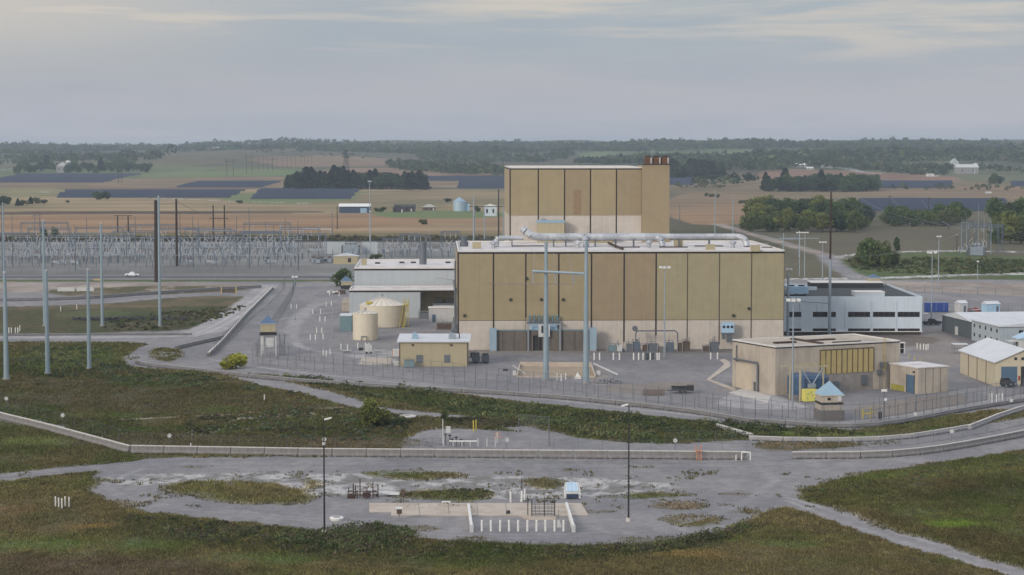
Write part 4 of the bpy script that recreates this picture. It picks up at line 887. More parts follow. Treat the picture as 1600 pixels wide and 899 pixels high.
# ---- guard booths
def booth(t, w, zc0, zc1, zpk, roof, wall, dx=0, dy=0):
    part(MB().box(dx-w/2,dy-w/2,zc0,dx+w/2,dy+w/2,zc1), 'cabin', wall, t)
    e = w/2+.2; part(MB().add([(dx-e,dy-e,zc1),(dx+e,dy-e,zc1),(dx+e,dy+e,zc1),(dx-e,dy+e,zc1),(dx,dy,zpk)], [(3,2,1,0),(0,1,4),(1,2,4),(2,3,4),(3,0,4)]), 'roof', roof, t)
    part(MB().box(dx-e,dy-e,zc1-.15,dx+e,dy+e,zc1-.003), 'eave', 'offw', t)
    part(MB().box(dx-w/2-.05,dy-w/2-.05,zc0-.1,dx+w/2+.05,dy+w/2+.05,zc0+.3), 'sill_band', 'dark', t)
p = gp(1298, 657); s_ = ppm(657); w_ = 35/s_; t = thing('guard_tower', 'squat guard booth with light blue pyramid roof by the yellow cabinet', 'guard booth', p+Vector((0,w_/2,0)), .12)
part(MB().cb(0,0,0,w_*1.12,w_*1.1,1.8), 'base', mat('brown_block_base', (.16,.14,.125), .9, var=.15, sc=2, rib=3, ribdir='Z'), t); part(MB().cb(0,0,1.8,w_,w_,1.0), 'lower_wall', 'conc', t)
booth(t, w_, 3.0, 4.7, 7.1, 'blueroof', 'conc'); part(MB().box(-.9,-w_/2-.04,3.7,-.3,-w_/2-.01,4.2), 'window', 'glass', t); part(MB().box(1.0,-w_/2-.3,3.5,1.7,-w_/2-.02,4.5), 'open_shutter', 'offw', t)
p = gp(420, 557); t = thing('guard_tower', 'raised guard tower on white legs with slate blue roof near left fence', 'guard tower', p+Vector((0,2,0)), .1)
zz = lambda y: zat(p.y, y)
booth(t, 3.6, zz(521), zz(506), zz(494), 'blueroofd', 'beige', -.35)
part(MB().cb(-.35,0,zz(524),4.2,4.2,.25), 'platform', 'dark', t)
for x in (-2.0, 1.5):
    for y in (-1.5, 1.5): part(MB().box(x-.15,y-.15,0,x+.15,y+.15,zz(524)), 'leg', 'offw', t)
part(MB().box(-2.0,-1.75,.6,-1.4,-1.65,zz(526)).box(-.9,-1.7,2.2,1.0,-1.6,zz(528)), 'side_panel', 'offw', t)
b = MB(); x0 = 2.4
for k in range(9): b.box(x0, -1.2+k*.05, k*.5, x0+1.2, -.2, k*.5+.08)
for x in (x0, x0+1.2):
    for y in (-1.2, .6): b.tube((x,y,0),(x,y,zz(524)),.06)
b.tube((x0,-1.2,0),(x0+1.2,-1.2,4),.05).tube((x0+1.2,-1.2,0),(x0,-1.2,4),.05); part(b, 'stair', 'galvd', t); part(MB().tube((-.35,0,zz(494)),(-.35,0,zz(487)),.05), 'antenna', 'galvd', t)
p = Vector((xat(1365, 443, f8.p.y+48), f8.p.y+48, h_-.5+0)); p.z = zat(p.y, 443)-.2; t = thing('roof_lookout', 'tan lookout cabin with blue pyramid roof on far edge of office roof', 'guard booth', p, .1)
booth(t, 3.5, .15, 1.9, zat(p.y,428)-p.z, 'blueroofd', 'beige'); part(MB().cb(0,0,-2.0,4.4,4.4,2.05), 'base', 'office', t); part(MB().tube((0,0,3),(0,0,5),.05), 'antenna', 'galvd', t)
p = gp(541, 452); t = thing('guard_tower', 'small tan booth with blue roof behind the blue grey annex', 'guard booth', p, .1); booth(t, 3.6, 1.2, 3.0, 4.8, 'blueroofd', 'beige'); part(MB().cb(0,0,0,3.8,3.8,1.1), 'base', 'dark', t)
# ---- right edge sheds
A = gp(1518, 530); rz3 = math.atan2(-(gp(1472,518)-A).x, (gp(1472,518)-A).y)   # left wall runs back along local y
f9 = Fr(A, rz3); d_ = (gp(1472,518)-A).length; z1 = f9.front(1518, 503)[1]
t = thing('workshop_shed', 'dark green grey gabled shed beside the blue container', 'shed', A, rz3)
w9 = 20
b = MB().prism([(0,0),(w9,0),(w9,d_),(0,d_)], 0, z1); part(b, 'wall', 'dkgreen', t)
part(MB().add([(-.4,-.4,z1),(w9+.4,-.4,z1),(w9+.4,d_+.4,z1),(-.4,d_+.4,z1),(-.4,d_/2,z1+1.6),(w9+.4,d_/2,z1+1.6)], [(3,2,1,0),(0,1,5,4),(2,3,4,5),(0,4,3),(1,2,5)]), 'roof', 'metalroof', t)
part(MB().box(-.06,d_*.45,.1,-.01,d_*.55,2.3), 'door', 'offw', t)
A = gp(1562, 543); rzm = rz3*1.0; fm = Fr(A, rzm); dm = fm.side(1518, 533)[0]; zm = fm.front(1562, 511)[1]
t = thing('modular_office', 'pale two storey modular building with rows of small windows', 'building', A, rzm)
part(MB().box(0,0,0,15,dm,zm), 'wall', 'modular', t)
part(MB().add([(-.4,-.4,zm),(15.4,-.4,zm),(15.4,dm+.4,zm),(-.4,dm+.4,zm),(-.4,-.4,zm+.25),(15.4,-.4,zm+.25),(15.4,dm+.4,zm+.25),(-.4,dm+.4,zm+.25),(7.5,-.4,zm+1.0),(7.5,dm+.4,zm+1.0)], [(3,2,1,0),(0,1,5,8,4),(2,3,7,9,6),(3,0,4,7),(1,2,6,5),(4,8,9,7),(8,5,6,9)]), 'roof', 'metalroof', t)
for k in range(5):
    v = dm*(k+.5)/5
    for z in (zm-1.6, zm-4.0): part(MB().box(-.05,v-.45,z,-.01,v+.45,z+.9), 'window', 'glass', t)
for x in (5, 10): part(MB().box(x,-.05,zm-1.9,x+1.2,-.01,zm-.9), 'window', 'glass', t)
part(MB().box(7,-.05,.3,8,-.01,2.4), 'door', 'offw', t)
A = gp(1555, 604); Lp = gp(1500, 583); rzg = math.atan2(-(Lp-A).x, (Lp-A).y); fg = Fr(A, rzg); dg = (Lp-A).length; zg = fg.front(1555, 567)[1]
t = thing('garage_shed', 'cream gabled shed with pale roof and open steel blue roller door', 'shed', A, rzg)
wg = 12.5; zr = zg+2.6
part(MB().add([(0,0,0),(wg,0,0),(wg,dg,0),(0,dg,0),(0,0,zg),(wg,0,zg),(wg,dg,zg),(0,dg,zg),(wg/2,0,zr),(wg/2,dg,zr)], [(3,2,1,0),(0,1,5,8,4),(1,2,6,5),(2,3,7,9,6),(3,0,4,7),(4,8,9,7),(8,5,6,9)]), 'wall', mat('cream_siding', (.50,.44,.32), .7, var=.06, streak=.2), t)
part(MB().add([(-.4,-.4,zg-.1),(wg/2,-.4,zr+.12),(wg/2,dg+.4,zr+.12),(-.4,dg+.4,zg-.1),(-.4,-.4,zg+.1),(wg/2,-.4,zr+.3),(wg/2,dg+.4,zr+.3),(-.4,dg+.4,zg+.1)], [(3,2,1,0),(4,5,6,7),(0,1,5,4),(1,2,6,5),(2,3,7,6),(3,0,4,7)]), 'roof', 'metalroof', t)
part(MB().add([(wg+.4,-.4,zg-.1),(wg/2+.01,-.4,zr+.12),(wg/2+.01,dg+.4,zr+.12),(wg+.4,dg+.4,zg-.1),(wg+.4,-.4,zg+.1),(wg/2+.01,-.4,zr+.3),(wg/2+.01,dg+.4,zr+.3),(wg+.4,dg+.4,zg+.1)], [(0,1,2,3),(7,6,5,4),(4,5,1,0),(5,6,2,1),(6,7,3,2),(7,4,0,3)]), 'roof', 'metalroof', t)
u0 = fg.front(1564, 600)[0]; u1 = fg.front(1589, 600)[0]; zd = fg.front(1570, 573)[1]
part(MB().box(u0,-.06,0,u1,-.01,zd), 'roller_door', 'bluedoor', t)
part(MB().box(u1+.8,-.05,0,wg-.4,-.01,zd), 'open_doorway', 'dark', t)
for x in (1587, 1598): u = fg.front(x, 562)[0]; z = fg.front(x, 563)[1]; part(MB().box(u-.3,-.05,z,u+.3,-.01,z+.6), 'vent', 'dark', t)
for k in (.25, .5, .75): part(MB().box(-.1,dg*k-.06,0,-.01,dg*k+.06,zg-.15), 'downpipe', 'beigetrim', t)
part(MB().box(u1+.25,-.07,1.2,u1+.65,-.01,2.2), 'sign_panel', 'red', t)
p = gp(1592, 549); t = thing('site_cabin', 'small white gabled cabin with blue roof behind the cream shed', 'cabin', p, rzg)
part(MB().box(0,0,0,6,5,3), 'wall', 'offw', t); part(MB().add([(-.3,-.3,3),(6.3,-.3,3),(6.3,5.3,3),(-.3,5.3,3),(3,-.3,4.4),(3,5.3,4.4)], [(3,2,1,0),(0,1,4),(2,3,5),(3,0,4,5),(1,2,5,4)]), 'roof', 'ltblue', t); part(MB().box(-.05,1,1,-.01,2,2), 'window', 'glass', t); part(MB().box(-2.5,.2,2.3,-.02,3,2.5), 'porch_roof', 'offw', t)
def railing_box(px, py, w, d, h, label, m='galvd', name='steel_cage'):
    t = thing(name, label, 'cage', gp(px, py), 0); b = MB()
    for x in (0, w):
        for y in (0, d): b.tube((x,y,0),(x,y,h),.06)
    for z in (h*.5, h): b.path([(0,0,z),(w,0,z),(w,d,z),(0,d,z),(0,0,z)], .04)
    part(b, 'frame', m, t); return t
o = railing_box(1406, 553, 1.2, 1.2, 2.6, 'small white framed booth beside the concrete building', 'white', 'smoking_shelter'); o['category'] = 'shelter'; part(MB().box(-.1,-.1,2.6,1.3,1.3,2.75), 'roof', 'white', o); part(MB().box(.05,1.1,.1,1.15,1.15,2.5), 'pane', 'glass', o)
o = railing_box(1442, 505, 1.6, 1.6, 2.6, 'white framed bus style shelter at right corner of office block', 'white', 'smoking_shelter'); o['category'] = 'shelter'; part(MB().box(-.1,-.1,2.6,1.7,1.7,2.75), 'roof', 'white', o)
o = railing_box(1491, 553, 3.2, 2.5, 2.2, 'open steel canopy left of the cream shed', 'galvd', 'bike_canopy'); o['category'] = 'canopy'; part(MB().box(-.2,-.2,2.2,3.4,2.7,2.35), 'roof', 'metalroof', o)
# containers
p = gp(1446, 488); t = thing('shipping_container', 'deep blue container beyond the right end of the office block', 'container', p, 0)
part(MB().box(0,0,.1,7.0,2.4,2.7), 'body', mat('deep_blue_corrugated', (.02,.06,.27), .5, var=.15, rib=5), t); part(MB().box(-.05,-.05,2.7,7.05,2.45,2.8), 'roof', 'bluebox', t); part(MB().box(3.2,-.04,.4,3.3,-.01,2.6).box(5.6,-.04,.4,5.7,-.01,2.6), 'locking_bar', 'galv', t)
for i, (x, y, w, h, l, m) in enumerate(((1500,489,2.6,2.9,'small white shed between blue container and grey roof','offw'),(1542,490,4.6,2.8,'light blue shed with pale roof at right beyond dark shed','ltblue'))):
    p = gp(x, y); t = thing('garden_shed', l, 'shed', p, .35); part(MB().box(0,0,0,w,3,h), 'wall', m, t); part(MB().add([(-.2,-.2,h),(w+.2,-.2,h),(w+.2,3.2,h),(-.2,3.2,h),(-.2,1.5,h+.8),(w+.2,1.5,h+.8)], [(3,2,1,0),(0,1,5,4),(2,3,4,5),(0,4,3),(1,2,5)]), 'roof', 'metalroof', t); part(MB().box(w-1.3,-.04,.1,w-.5,-.01,2.1), 'door', 'galvd', t)
t = thing('equipment_pile', 'low heap of reddish equipment between two small sheds', 'pile', gp(1512,487), 0); part(MB().box(0,0,0,1.4,1.2,.9).box(2,-.3,0,3,1,1.2).box(3.4,0,0,4.8,1.4,.8), 'crates', 'red', t); part(MB().path([(0,-.4,.4),(5,-.4,.7)], .15), 'pipe', 'offw', t)

# ================================================================ BARRIERS AND FENCES
def resample(P, step):
    P = [Vector((p[0], p[1], 0)) for p in P]; out = [P[0]]; acc = 0
    L_ = sum((b-a).length for a, b in zip(P, P[1:])); n = max(1, round(L_/step)); st = L_/n; tgt = st; run = 0
    for a, b in zip(P, P[1:]):
        l_ = (b-a).length
        while tgt <= run+l_+1e-6 and len(out) <= n: out.append(a+(b-a)*((tgt-run)/l_)); tgt += st
        run += l_
    return out, st
def barrier(px, seg, h, wb, label, group, capm='conclt', bodym='barr', sm=1, feet=True, name='concrete_barrier'):
    P = [tuple(gp(x, y)[:2]) for x, y in px]
    if sm: P = smooth_poly(P, sm, closed=False)
    pts, st = resample(P, seg); n = len(pts)-1
    proto = thing(name, label, 'barrier', (0,0,0), 0, group); L2 = st/2-.05
    prof = [(-wb/2,.12),(-wb/2,.35),(-wb*.28,.6),(-wb*.22,h-.12),(wb*.22,h-.12),(wb*.28,.6),(wb/2,.35),(wb/2,.12)]
    b = MB(); k = len(prof); b.add([(-L2,y,z) for y, z in prof]+[(L2,y,z) for y, z in prof], [tuple(range(k-1,-1,-1)), tuple(range(k,2*k))]+[(i,(i+1)%k,k+(i+1)%k,k+i) for i in range(k)][::1])
    part(b, 'body', bodym, proto); part(MB().box(-L2,-wb*.26,h-.117,L2,wb*.26,h), 'cap', capm, proto)
    if feet:
        b = MB(); 
        for q in (-1, -.33, .33, 1): b.box(q*L2*.92-.35 if q > 0 else q*L2*.92, -wb/2, 0, q*L2*.92 if q > 0 else q*L2*.92+.35, wb/2, .117)
        part(b, 'foot', bodym, proto)
    for i in range(n):
        a, b_ = pts[i], pts[i+1]; c_ = (a+b_)/2; rz_ = math.atan2(b_.y-a.y, b_.x-a.x)
        o = proto if i == 0 else dup(proto, c_); o.location = c_; o.rotation_euler = (0,0,rz_+random.uniform(-.004,.004)); o.location.y += random.uniform(-.05,.05)
        o['label'] = '%s, %s block from the left' % (label, nth(i)); o['group'] = group
    return n
barrier([(205,708),(500,713),(830,715.5),(1167,718)], 5.6, 1.32, .95, 'long grey barrier with white top in the foreground', 'concrete blocks of the long foreground barrier', sm=0)
barrier([(-60,636),(0,655),(60,669),(130,688),(203,708)], 5.6, 1.25, .9, 'slanting grey barrier at the lower left', 'concrete blocks of the slanting left barrier')
barrier([(1237,717),(1380,716),(1460,708),(1530,696),(1600,682),(1680,664)], 5.6, 1.15, .9, 'curved grey barrier at the lower right', 'concrete blocks of the curved right barrier')
barrier([(213,568),(222,572),(300,580),(420,594),(600,607),(840,620),(1060,642),(1180,662)], 6.0, .85, .8, 'low weathered barrier under the perimeter fence', 'weathered blocks under the perimeter fence', 'concg', 'concdk')
barrier([(1180,660),(1330,672),(1420,660),(1500,644),(1600,628),(1680,616)], 6.0, .8, .8, 'low weathered barrier right of the blue roofed booth', 'weathered blocks right of the booth', 'concg', 'concdk')
barrier([(1170,688),(1250,691),(1390,690),(1470,678),(1516,670)], 6.0, .8, .9, 'pale low barrier beside the lower right road', 'pale blocks beside the lower right road', 'conclt', 'concg')
barrier([(1514,672),(1582,645),(1640,632)], 6.0, .9, .9, 'pale barrier climbing towards the right edge', 'pale blocks at the right edge', 'conclt', 'concg')
barrier([(1120,668),(1175,684)], 5.0, .7, .9, 'short pale barrier piece by the green bank', 'pale blocks by the green bank', 'conclt', 'concg')
barrier([(326,557),(348,536),(372,508),(398,480),(426,452)], 7.0, 1.0, 1.0, 'barrier beside the pale haul road', 'blocks beside the haul road', 'conclt', 'concdk')
barrier([(275,546),(350,529)], 7.0, .9, 1.0, 'dark barrier at the bottom of the haul road', 'blocks at the bottom of the haul road', 'concg', 'concdk')
barrier([(0,471),(120,469),(240,460),(330,454),(408,450)], 8.0, 1.0, 1.2, 'far dark barrier crossing the gravel below the switchyard', 'blocks crossing the gravel below the switchyard', 'concg', 'concdk', feet=False)
barrier([(0,525),(110,524),(300,524)], 8.0, .5, .8, 'low kerb like barrier above the haul road', 'low blocks above the haul road', 'conclt', 'concdk', feet=False)
barrier([(225,549),(240,548),(282,548)], 4, .7, .8, 'short pale barrier by the road bend', 'pale blocks by the road bend', 'conclt', 'concg') if False else None
def fence(px, step, h, label, base=None, sm=1, name='chain_link_fence', arms=True):
    thin = h < 2.3
    P = [tuple(gp(x, y)[:2]) for x, y in px]
    if sm: P = smooth_poly(P, sm, closed=False)
    pts, st = resample(P, step); o0 = pts[0]; t = thing(name, label, 'fence', o0, 0)
    post = None
    for p in pts:
        if post is None:
            b = MB().tube((0,0,0),(0,0,h),.025 if thin else .055,.025 if thin else .05,6); 
            if arms: b.tube((0,0,h),(.0,-.35,h+.4),.03,.03,4)
            post = part(b, 'post', 'galvd', t); q = post
        else: q = post.copy(); COL.objects.link(q); q.parent = t
        q.location = p-o0
    L_ = [(p-o0) for p in pts]; up = Vector((0,0,h)); b = MB()
    for a, c_ in zip(L_, L_[1:]): b.tube(a+up, c_+up, .015 if thin else .035, .015 if thin else .035, 4)
    part(b, 'top_rail', 'galvd', t); b = MB()
    for a, c_ in zip(L_, L_[1:]): b.tube(a+Vector((0,0,.08)), c_+Vector((0,0,.08)), .025, .025, 4)
    part(b, 'bottom_rail', 'galvd', t); b = MB()
    for a, c_ in zip(L_, L_[1:]): b.add([a+Vector((0,0,.1)), c_+Vector((0,0,.1)), c_+up, a+up], [(0,1,2,3)])
    part(b, 'mesh', M['chain2' if thin else 'chain'], t); return t
fence([(395,566),(420,572),(640,594),(860,618),(1060,640),(1180,656)], 3.0, 3.0, 'outer chain link fence running below the plant yard')
fence([(400,558),(560,572),(700,588),(900,612),(1180,648)], 3.6, 3.0, 'inner chain link fence running in front of the plant yard')
fence([(1180,656),(1330,672),(1450,650),(1540,634),(1640,616)], 3.0, 3.0, 'outer chain link fence curving to the right edge')
fence([(1180,648),(1325,662),(1440,642),(1560,622),(1640,608)], 3.6, 3.0, 'inner chain link fence curving to the right edge')
fence([(335,556),(372,520),(400,492),(440,458),(446,448)], 4.5, 3.2, 'fence climbing beside the haul road')
fence([(400,557),(410,540),(455,470),(462,447)], 4.5, 3.2, 'second fence between haul road and plant yard')
fence([(-40,430),(200,429.5),(478,429)], 4.6, 3.2, 'long fence along the front of the switchyard', sm=0)
fence([(440,424),(620,424),(715,423)], 5, 3.0, 'fence behind the blue grey annex', sm=0) if False else None
fence([(0,640),(60,655),(130,672),(215,700),(500,704),(790,707)], 4.0, 2.2, 'low fence behind the foreground barrier on the left', arms=False)
fence([(790,707),(1030,709),(1200,706),(1390,700),(1520,682),(1640,655)], 4.0, 2.2, 'low fence behind the foreground barrier on the right', arms=False)
fence([(1400,478),(1500,482),(1640,492)], 5, 2.6, 'fence beyond the blue container', sm=0, arms=False)
fence([(1040,690),(1170,694)], 3, 2.0, 'short fence piece by the green bank', sm=0, arms=False)
fence([(1390,456),(1500,460),(1640,466)], 6, 2.6, 'far fence along the dirt strip at right', sm=0, arms=False)
# pipe compound fence (front open)
fence([(858,697),(858,672),(810,668)], 3.2, 2.3, 'right side fence of the small pipe compound', sm=0, arms=False)

# ================================================================ POLES, MASTS, LAMPS
def ht(px, yb, yt): p = gp(px, yb); return zat(p.y, yt)
def lamp_pole(px, yb, yt, label, group=None, flip=1):
    h = ht(px, yb, yt); t = thing('lamp_pole', label, 'lamp pole', gp(px, yb), 0, group)
    part(MB().tube((0,0,.4),(0,0,h),.13,.075,10), 'pole', 'darkpole', t); part(MB().lathe([(.35,0),(.35,.5)], 12), 'footing', 'conclt', t)
    part(MB().box(-.05,-.06,h-.02,.5*flip if flip > 0 else .05,.06,h+.06) if flip > 0 else MB().box(-.5,-.06,h-.02,.05,.06,h+.06), 'arm', 'darkpole', t)
    x = .55*flip
    part(MB().add([(x-.45,-.35,h-.05),(x+.45,-.35,h+.18),(x+.45,.35,h+.18),(x-.45,.35,h-.05),(x-.45,-.35,h+.10),(x+.45,-.35,h+.32),(x+.45,.35,h+.32),(x-.45,.35,h+.10)],[(3,2,1,0),(4,5,6,7),(0,1,5,4),(1,2,6,5),(2,3,7,6),(3,0,4,7)]), 'lamp_head', 'white', t)
    return t, h
t, h = lamp_pole(507, 835, 656, 'tall black lamp pole with white head, the left of the foreground pair', 'black lamp poles in the foreground')
part(MB().lathe([(.22,h*.78),(.22,h*.78+.35)], 10), 'sensor', 'offw', t)
lamp_pole(982, 815, 635, 'tall black lamp pole with white head, the right of the foreground pair', 'black lamp poles in the foreground', -1)
def mast(px, yb, yt, label, nl=4, ring=True, r=.22, m='galv', group='tall floodlight masts'):
    h = ht(px, yb, yt); t = thing('floodlight_mast', label, 'floodlight mast', gp(px, yb), 0, group)
    part(MB().tube((0,0,0),(0,0,h),r,r*.5,10), 'pole', m, t)
    if ring: part(MB().lathe([(.8,h-.1),(.8,h+.05)], 12), 'ring', 'galvd', t)
    for k in range(nl):
        a = 6.283*k/nl+.4; x, y = (1.1*math.cos(a), 1.1*math.sin(a)) if ring else ((k-(nl-1)/2)*1.0, 0)
        part(MB().cb(x,y,h-.35,.75,.6,.42), 'lamp_head', 'white', t)
    if not ring: part(MB().box(-1.5,-.06,h-.1,1.5,.06,h+.02), 'crossbar', 'galvd', t)
    part(MB().lathe([(r+.15,0),(r+.15,.3)], 10), 'footing', 'concg', t)
    return t
mast(1038, 560, 417, 'floodlight mast with ring of lamps in front of tan hall', 6)
mast(1238, 643, 468, 'floodlight mast with ring of lamps before the concrete building', 6)
mast(520, 528, 455, 'floodlight mast by the cream tanks', 4, r=.16)
mast(461, 500, 432, 'thin mast in yard left of the tanks', 2, False, r=.13)
mast(1249, 432, 363, 'triple floodlight mast behind the right end of tan hall, left one', 3, False)
mast(1257, 434, 363, 'triple floodlight mast behind the right end of tan hall, right one', 3, False)
mast(1285, 440, 378, 'triple floodlight mast right of the dark wooden pole', 3, False)
mast(1455, 508, 394, 'tall floodlight mast beside the blue container', 5)
mast(1466, 452, 369, 'twin floodlight mast on the dirt strip', 2, False)
mast(1527, 460, 408, 'single floodlight mast on the dirt strip at right', 1, False, r=.15)
mast(1495, 388, 367, 'small lamp mast left of the right hand substation', 1, False, r=.15)
mast(1383, 620, 612, 'short camera mast beside the guard booth', 1, False, r=.1) if False else None
mast(578, 385, 283, 'very tall thin mast beyond the switchyard', 2, False, r=.3)
mast(579, 404, 330, 'lamp mast at the right end of the switchyard', 1, False, r=.2)
mast(1232, 520, 420, 'slim mast at the right corner of the tan hall', 2, False, r=.16)
t = thing('camera_mast', 'short camera mast on the gravel right of the guard booth', 'camera mast', gp(1381, 655), 0); h = ht(1381,655,612)
part(MB().tube((0,0,0),(0,0,h),.08), 'pole', 'galvd', t); part(MB().tube((-.8,0,0),(-.8,0,h-1),.05).tube((-.8,0,h*.55),(0,0,h*.55),.04), 'brace', 'galvd', t); part(MB().box(-.5,-.25,h,.5,.25,h+.4).box(0,-.2,h-1.7,.5,.2,h-1.3), 'camera', 'white', t); part(MB().box(-1.0,-.3,.1,-.4,.2,1.3), 'control_box', 'dark', t)
t = thing('yellow_barrier_frame', 'H shaped yellow steel frame on gravel right of the booth', 'frame', gp(1354, 655), .1)
part(MB().box(-.9,-.1,0,-.65,.1,1.9).box(.65,-.1,0,.9,.1,2.1).box(-.65,-.08,.9,.65,.08,1.15).box(.9,-.1,1.2,1.3,.1,1.5), 'frame', 'yellow', t)
def steel_pole(px, yb, yt, wpx, label, topdark=False):
    p = gp(px, yb); h = zat(p.y, yt); r = wpx/2/ppm(yb); t = thing('transmission_pole', label, 'pole', p, 0, 'pale blue steel poles on the left')
    part(MB().tube((0,0,0),(0,0,h),r,r*.62,12), 'shaft', 'polebl', t); part(MB().tube((0,0,h),(0,0,h+.35),r*.5), 'cap', 'conclt', t); part(MB().lathe([(r+.3,0),(r+.25,.35)], 14), 'footing', 'concg', t)
    return t, h
steel_pole(10, 593, 427, 8.5, 'pale blue steel pole at the far left edge of the weeds')
steel_pole(74.5, 585, 424, 7.5, 'pale blue steel pole, stout one at left with its twin behind')
steel_pole(139.5, 577, 422, 6.8, 'pale blue steel pole standing right of the stout left one')
steel_pole(70, 510, 345, 5.2, 'pale blue steel pole behind the stout left one')
steel_pole(160, 510, 350, 5.2, 'pale blue steel pole beside the black strip in dry grass')
steel_pole(250, 510, 308, 5.0, 'tallest pale blue steel pole with white cap beside the dark wooden pole')
steel_pole(7, 470, 318, 3.6, 'thin pale blue steel pole near left edge of switchyard')
steel_pole(38, 480, 432, 2.4, 'short pale pole on the gravel left of the black strip') if False else None
def wood_pole(px, yb, yt, wpx, label, m='wood', arm=0):
    p = gp(px, yb); h = zat(p.y, yt)-p.z; r = wpx/2/ppm(yb); t = thing('utility_pole', label, 'utility pole', p, 0)
    part(MB().tube((0,0,0),(0,0,h),r,r*.7,8), 'shaft', m, t)
    if arm: part(MB().box(-arm/2,-.1,h-1.2,arm/2,.1,h-1.0), 'crossarm', m, t); [part(MB().ins(x,0,h-1.0,.5,.12,3), 'insulator', 'porc', t) for x in (-arm*.45,0,arm*.45)]
    return t, h
wood_pole(244.8, 441, 313, 7.2, 'thick dark wooden pole beside the tallest pale blue pole')
wood_pole(276.5, 416, 311, 4.4, 'dark wooden pole right of the thickest one')
def hframe(x0, x1, yb, yt, wpx, label, m='wood', armlow=.18):
    a = gp(x0, yb); b_ = gp(x1, yb); h = zat(a.y, yt)-a.z; w = (b_-a).length; r = wpx/2/(F/a.y); t = thing('transmission_pylon', label, 'pylon', a, math.atan2(b_.y-a.y, b_.x-a.x), None)
    for x in (0, w): part(MB().tube((x,0,0),(x,0,h),r,r*.75,8), 'pole', m, t)
    z = h*(1-armlow); part(MB().box(-w*.35,-.15,z,w*1.35,.15,z+.3), 'crossarm', m, t)
    for x in (-w*.3, w*.5, w*1.3): part(MB().ins(x,0,z-1.8,1.7,.14,5), 'insulator', 'porcbr', t)
    return t
hframe(333.5, 351, 376, 321, 2.6, 'dark wooden H frame behind the switchyard, taller one', armlow=.38)
hframe(184, 200.5, 364, 337, 2.6, 'dark wooden H frame behind the switchyard, shorter one', armlow=.02)
hframe(54, 62, 364, 331, 1.0, 'thin H frame far behind left part of switchyard', 'galvd')
hframe(185.5, 190.5, 287, 257, .8, 'dark far H frame in the tan field at left')
hframe(354.5, 364.5, 275, 248, .7, 'dark far H frame on the green field, left one')
hframe(385, 394, 272, 241, .6, 'dark far H frame on the green field, second one')
for i, (a, b_) in enumerate(((404,412),(425,433),(441,449),(455,462),(469,476),(481,487))): hframe(a, b_, 266-i*2, 246-i, .45, 'small dark H frame on the far rise, %s from the left' % nth(i))
hframe(418, 426, 268, 246, .45, 'slim dark H frame beyond the green field')
# lattice tower far
p = gp(541, 282); h = zat(p.y, 234)-p.z; t = thing('lattice_tower', 'distant lattice tower above the dark windbreak trees', 'pylon', p, .5); b = MB(); w = 9
for sx in (-1,1):
    for sy in (-1,1): b.tube((sx*w/2,sy*w/2,0),(sx*.8,sy*.8,h),.35,.2,4)
for k in range(6):
    z0 = h*k/6; z1 = h*(k+1)/6; a0 = w/2*(1-k/6)+.8*k/6; a1 = w/2*(1-(k+1)/6)+.8*(k+1)/6
    for s_ in (-1,1): b.tube((-a0,s_*a0,z0),(a1,s_*a1,z1),.18,.18,4); b.tube((a0,s_*a0,z0),(-a1,s_*a1,z1),.18,.18,4)
part(b, 'lattice', 'dark', t); b = MB(); [b.box(-q,-.3,h*z,q,.3,h*z+.5) for q, z in ((6,.75),(7,.86),(5,.96))]; part(b, 'crossarm', 'dark', t)
# the central pair of steel poles with an arm
t = thing('transmission_pylon', 'pale blue steel two pole frame with one arm before the tan hall', 'pylon', gp(853, 595), 0)
pa, pb = gp(853,595), gp(915.5,599); q = pb-pa; ha = zat(pa.y, 378); hb = zat(pb.y, 376); r = .66
part(MB().tube((0,0,0),(0,0,ha),r,r*.5,14), 'pole', 'polebl', t); part(MB().tube((q.x,q.y,0),(q.x,q.y,hb),r*1.05,r*.5,14), 'pole', 'polebl', t)
zA = zat(pa.y, 424); xl = (xat(832,424,pa.y)-pa.x); part(MB().tube((xl,0,zA),(q.x,q.y,zat(pb.y,428)),.28,.28,8), 'crossarm', 'polebl', t)
part(MB().tube((xl+.6,0,zA-.5),(-.4,0,zA-.1),.1).tube((q.x-2,q.y,zA-.9),(q.x-.4,q.y,zA-.3),.1), 'brace', 'polebl', t)
ATT = []
for x in (833, 868, 896.5):
    X = xat(x, 430, pa.y)-pa.x; part(MB().ins(X,0,zA-2.7,2.5,.15,8), 'insulator', 'porc', t); ATT.append(Vector((pa.x+X, pa.y, zA-2.8)))
for X, Y in ((0,0),(q.x,q.y)): part(MB().lathe([(1.0,0),(.95,.4)], 14, X, Y), 'footing', 'concg', t)
# tall dark pole by office with arm and second pole at hall corner
pa = gp(1296, 526); h = zat(pa.y, 300); t = thing('transmission_pylon', 'tall two pole frame in front of office block, dark upper shaft', 'pylon', pa, 0); zs = zat(pa.y, 405); zA = zat(pa.y, 474)
part(MB().tube((0,0,0),(0,0,zs),.42,.34,12), 'lower_shaft', 'galv', t); part(MB().tube((0,0,zs),(0,0,h),.30,.2,10), 'upper_shaft', 'wood', t)
X2 = xat(1230, 526, pa.y)-pa.x; part(MB().tube((X2,-1,0),(X2,-1,zat(pa.y,427)),.4,.28,12), 'pole', 'galv', t); X3 = xat(1212,470,pa.y)-pa.x
part(MB().tube((X3,-1,zat(pa.y,468)),(0,0,zA),.18,.18,6), 'crossarm', 'galv', t)
for x in (1213,1249,1276): X = xat(x,472,pa.y)-pa.x; part(MB().ins(X,-.6,zA-2.2,2.2,.14,7), 'insulator', 'porc', t)
part(MB().lathe([(.8,0),(.8,.4)], 12), 'footing', 'concg', t)
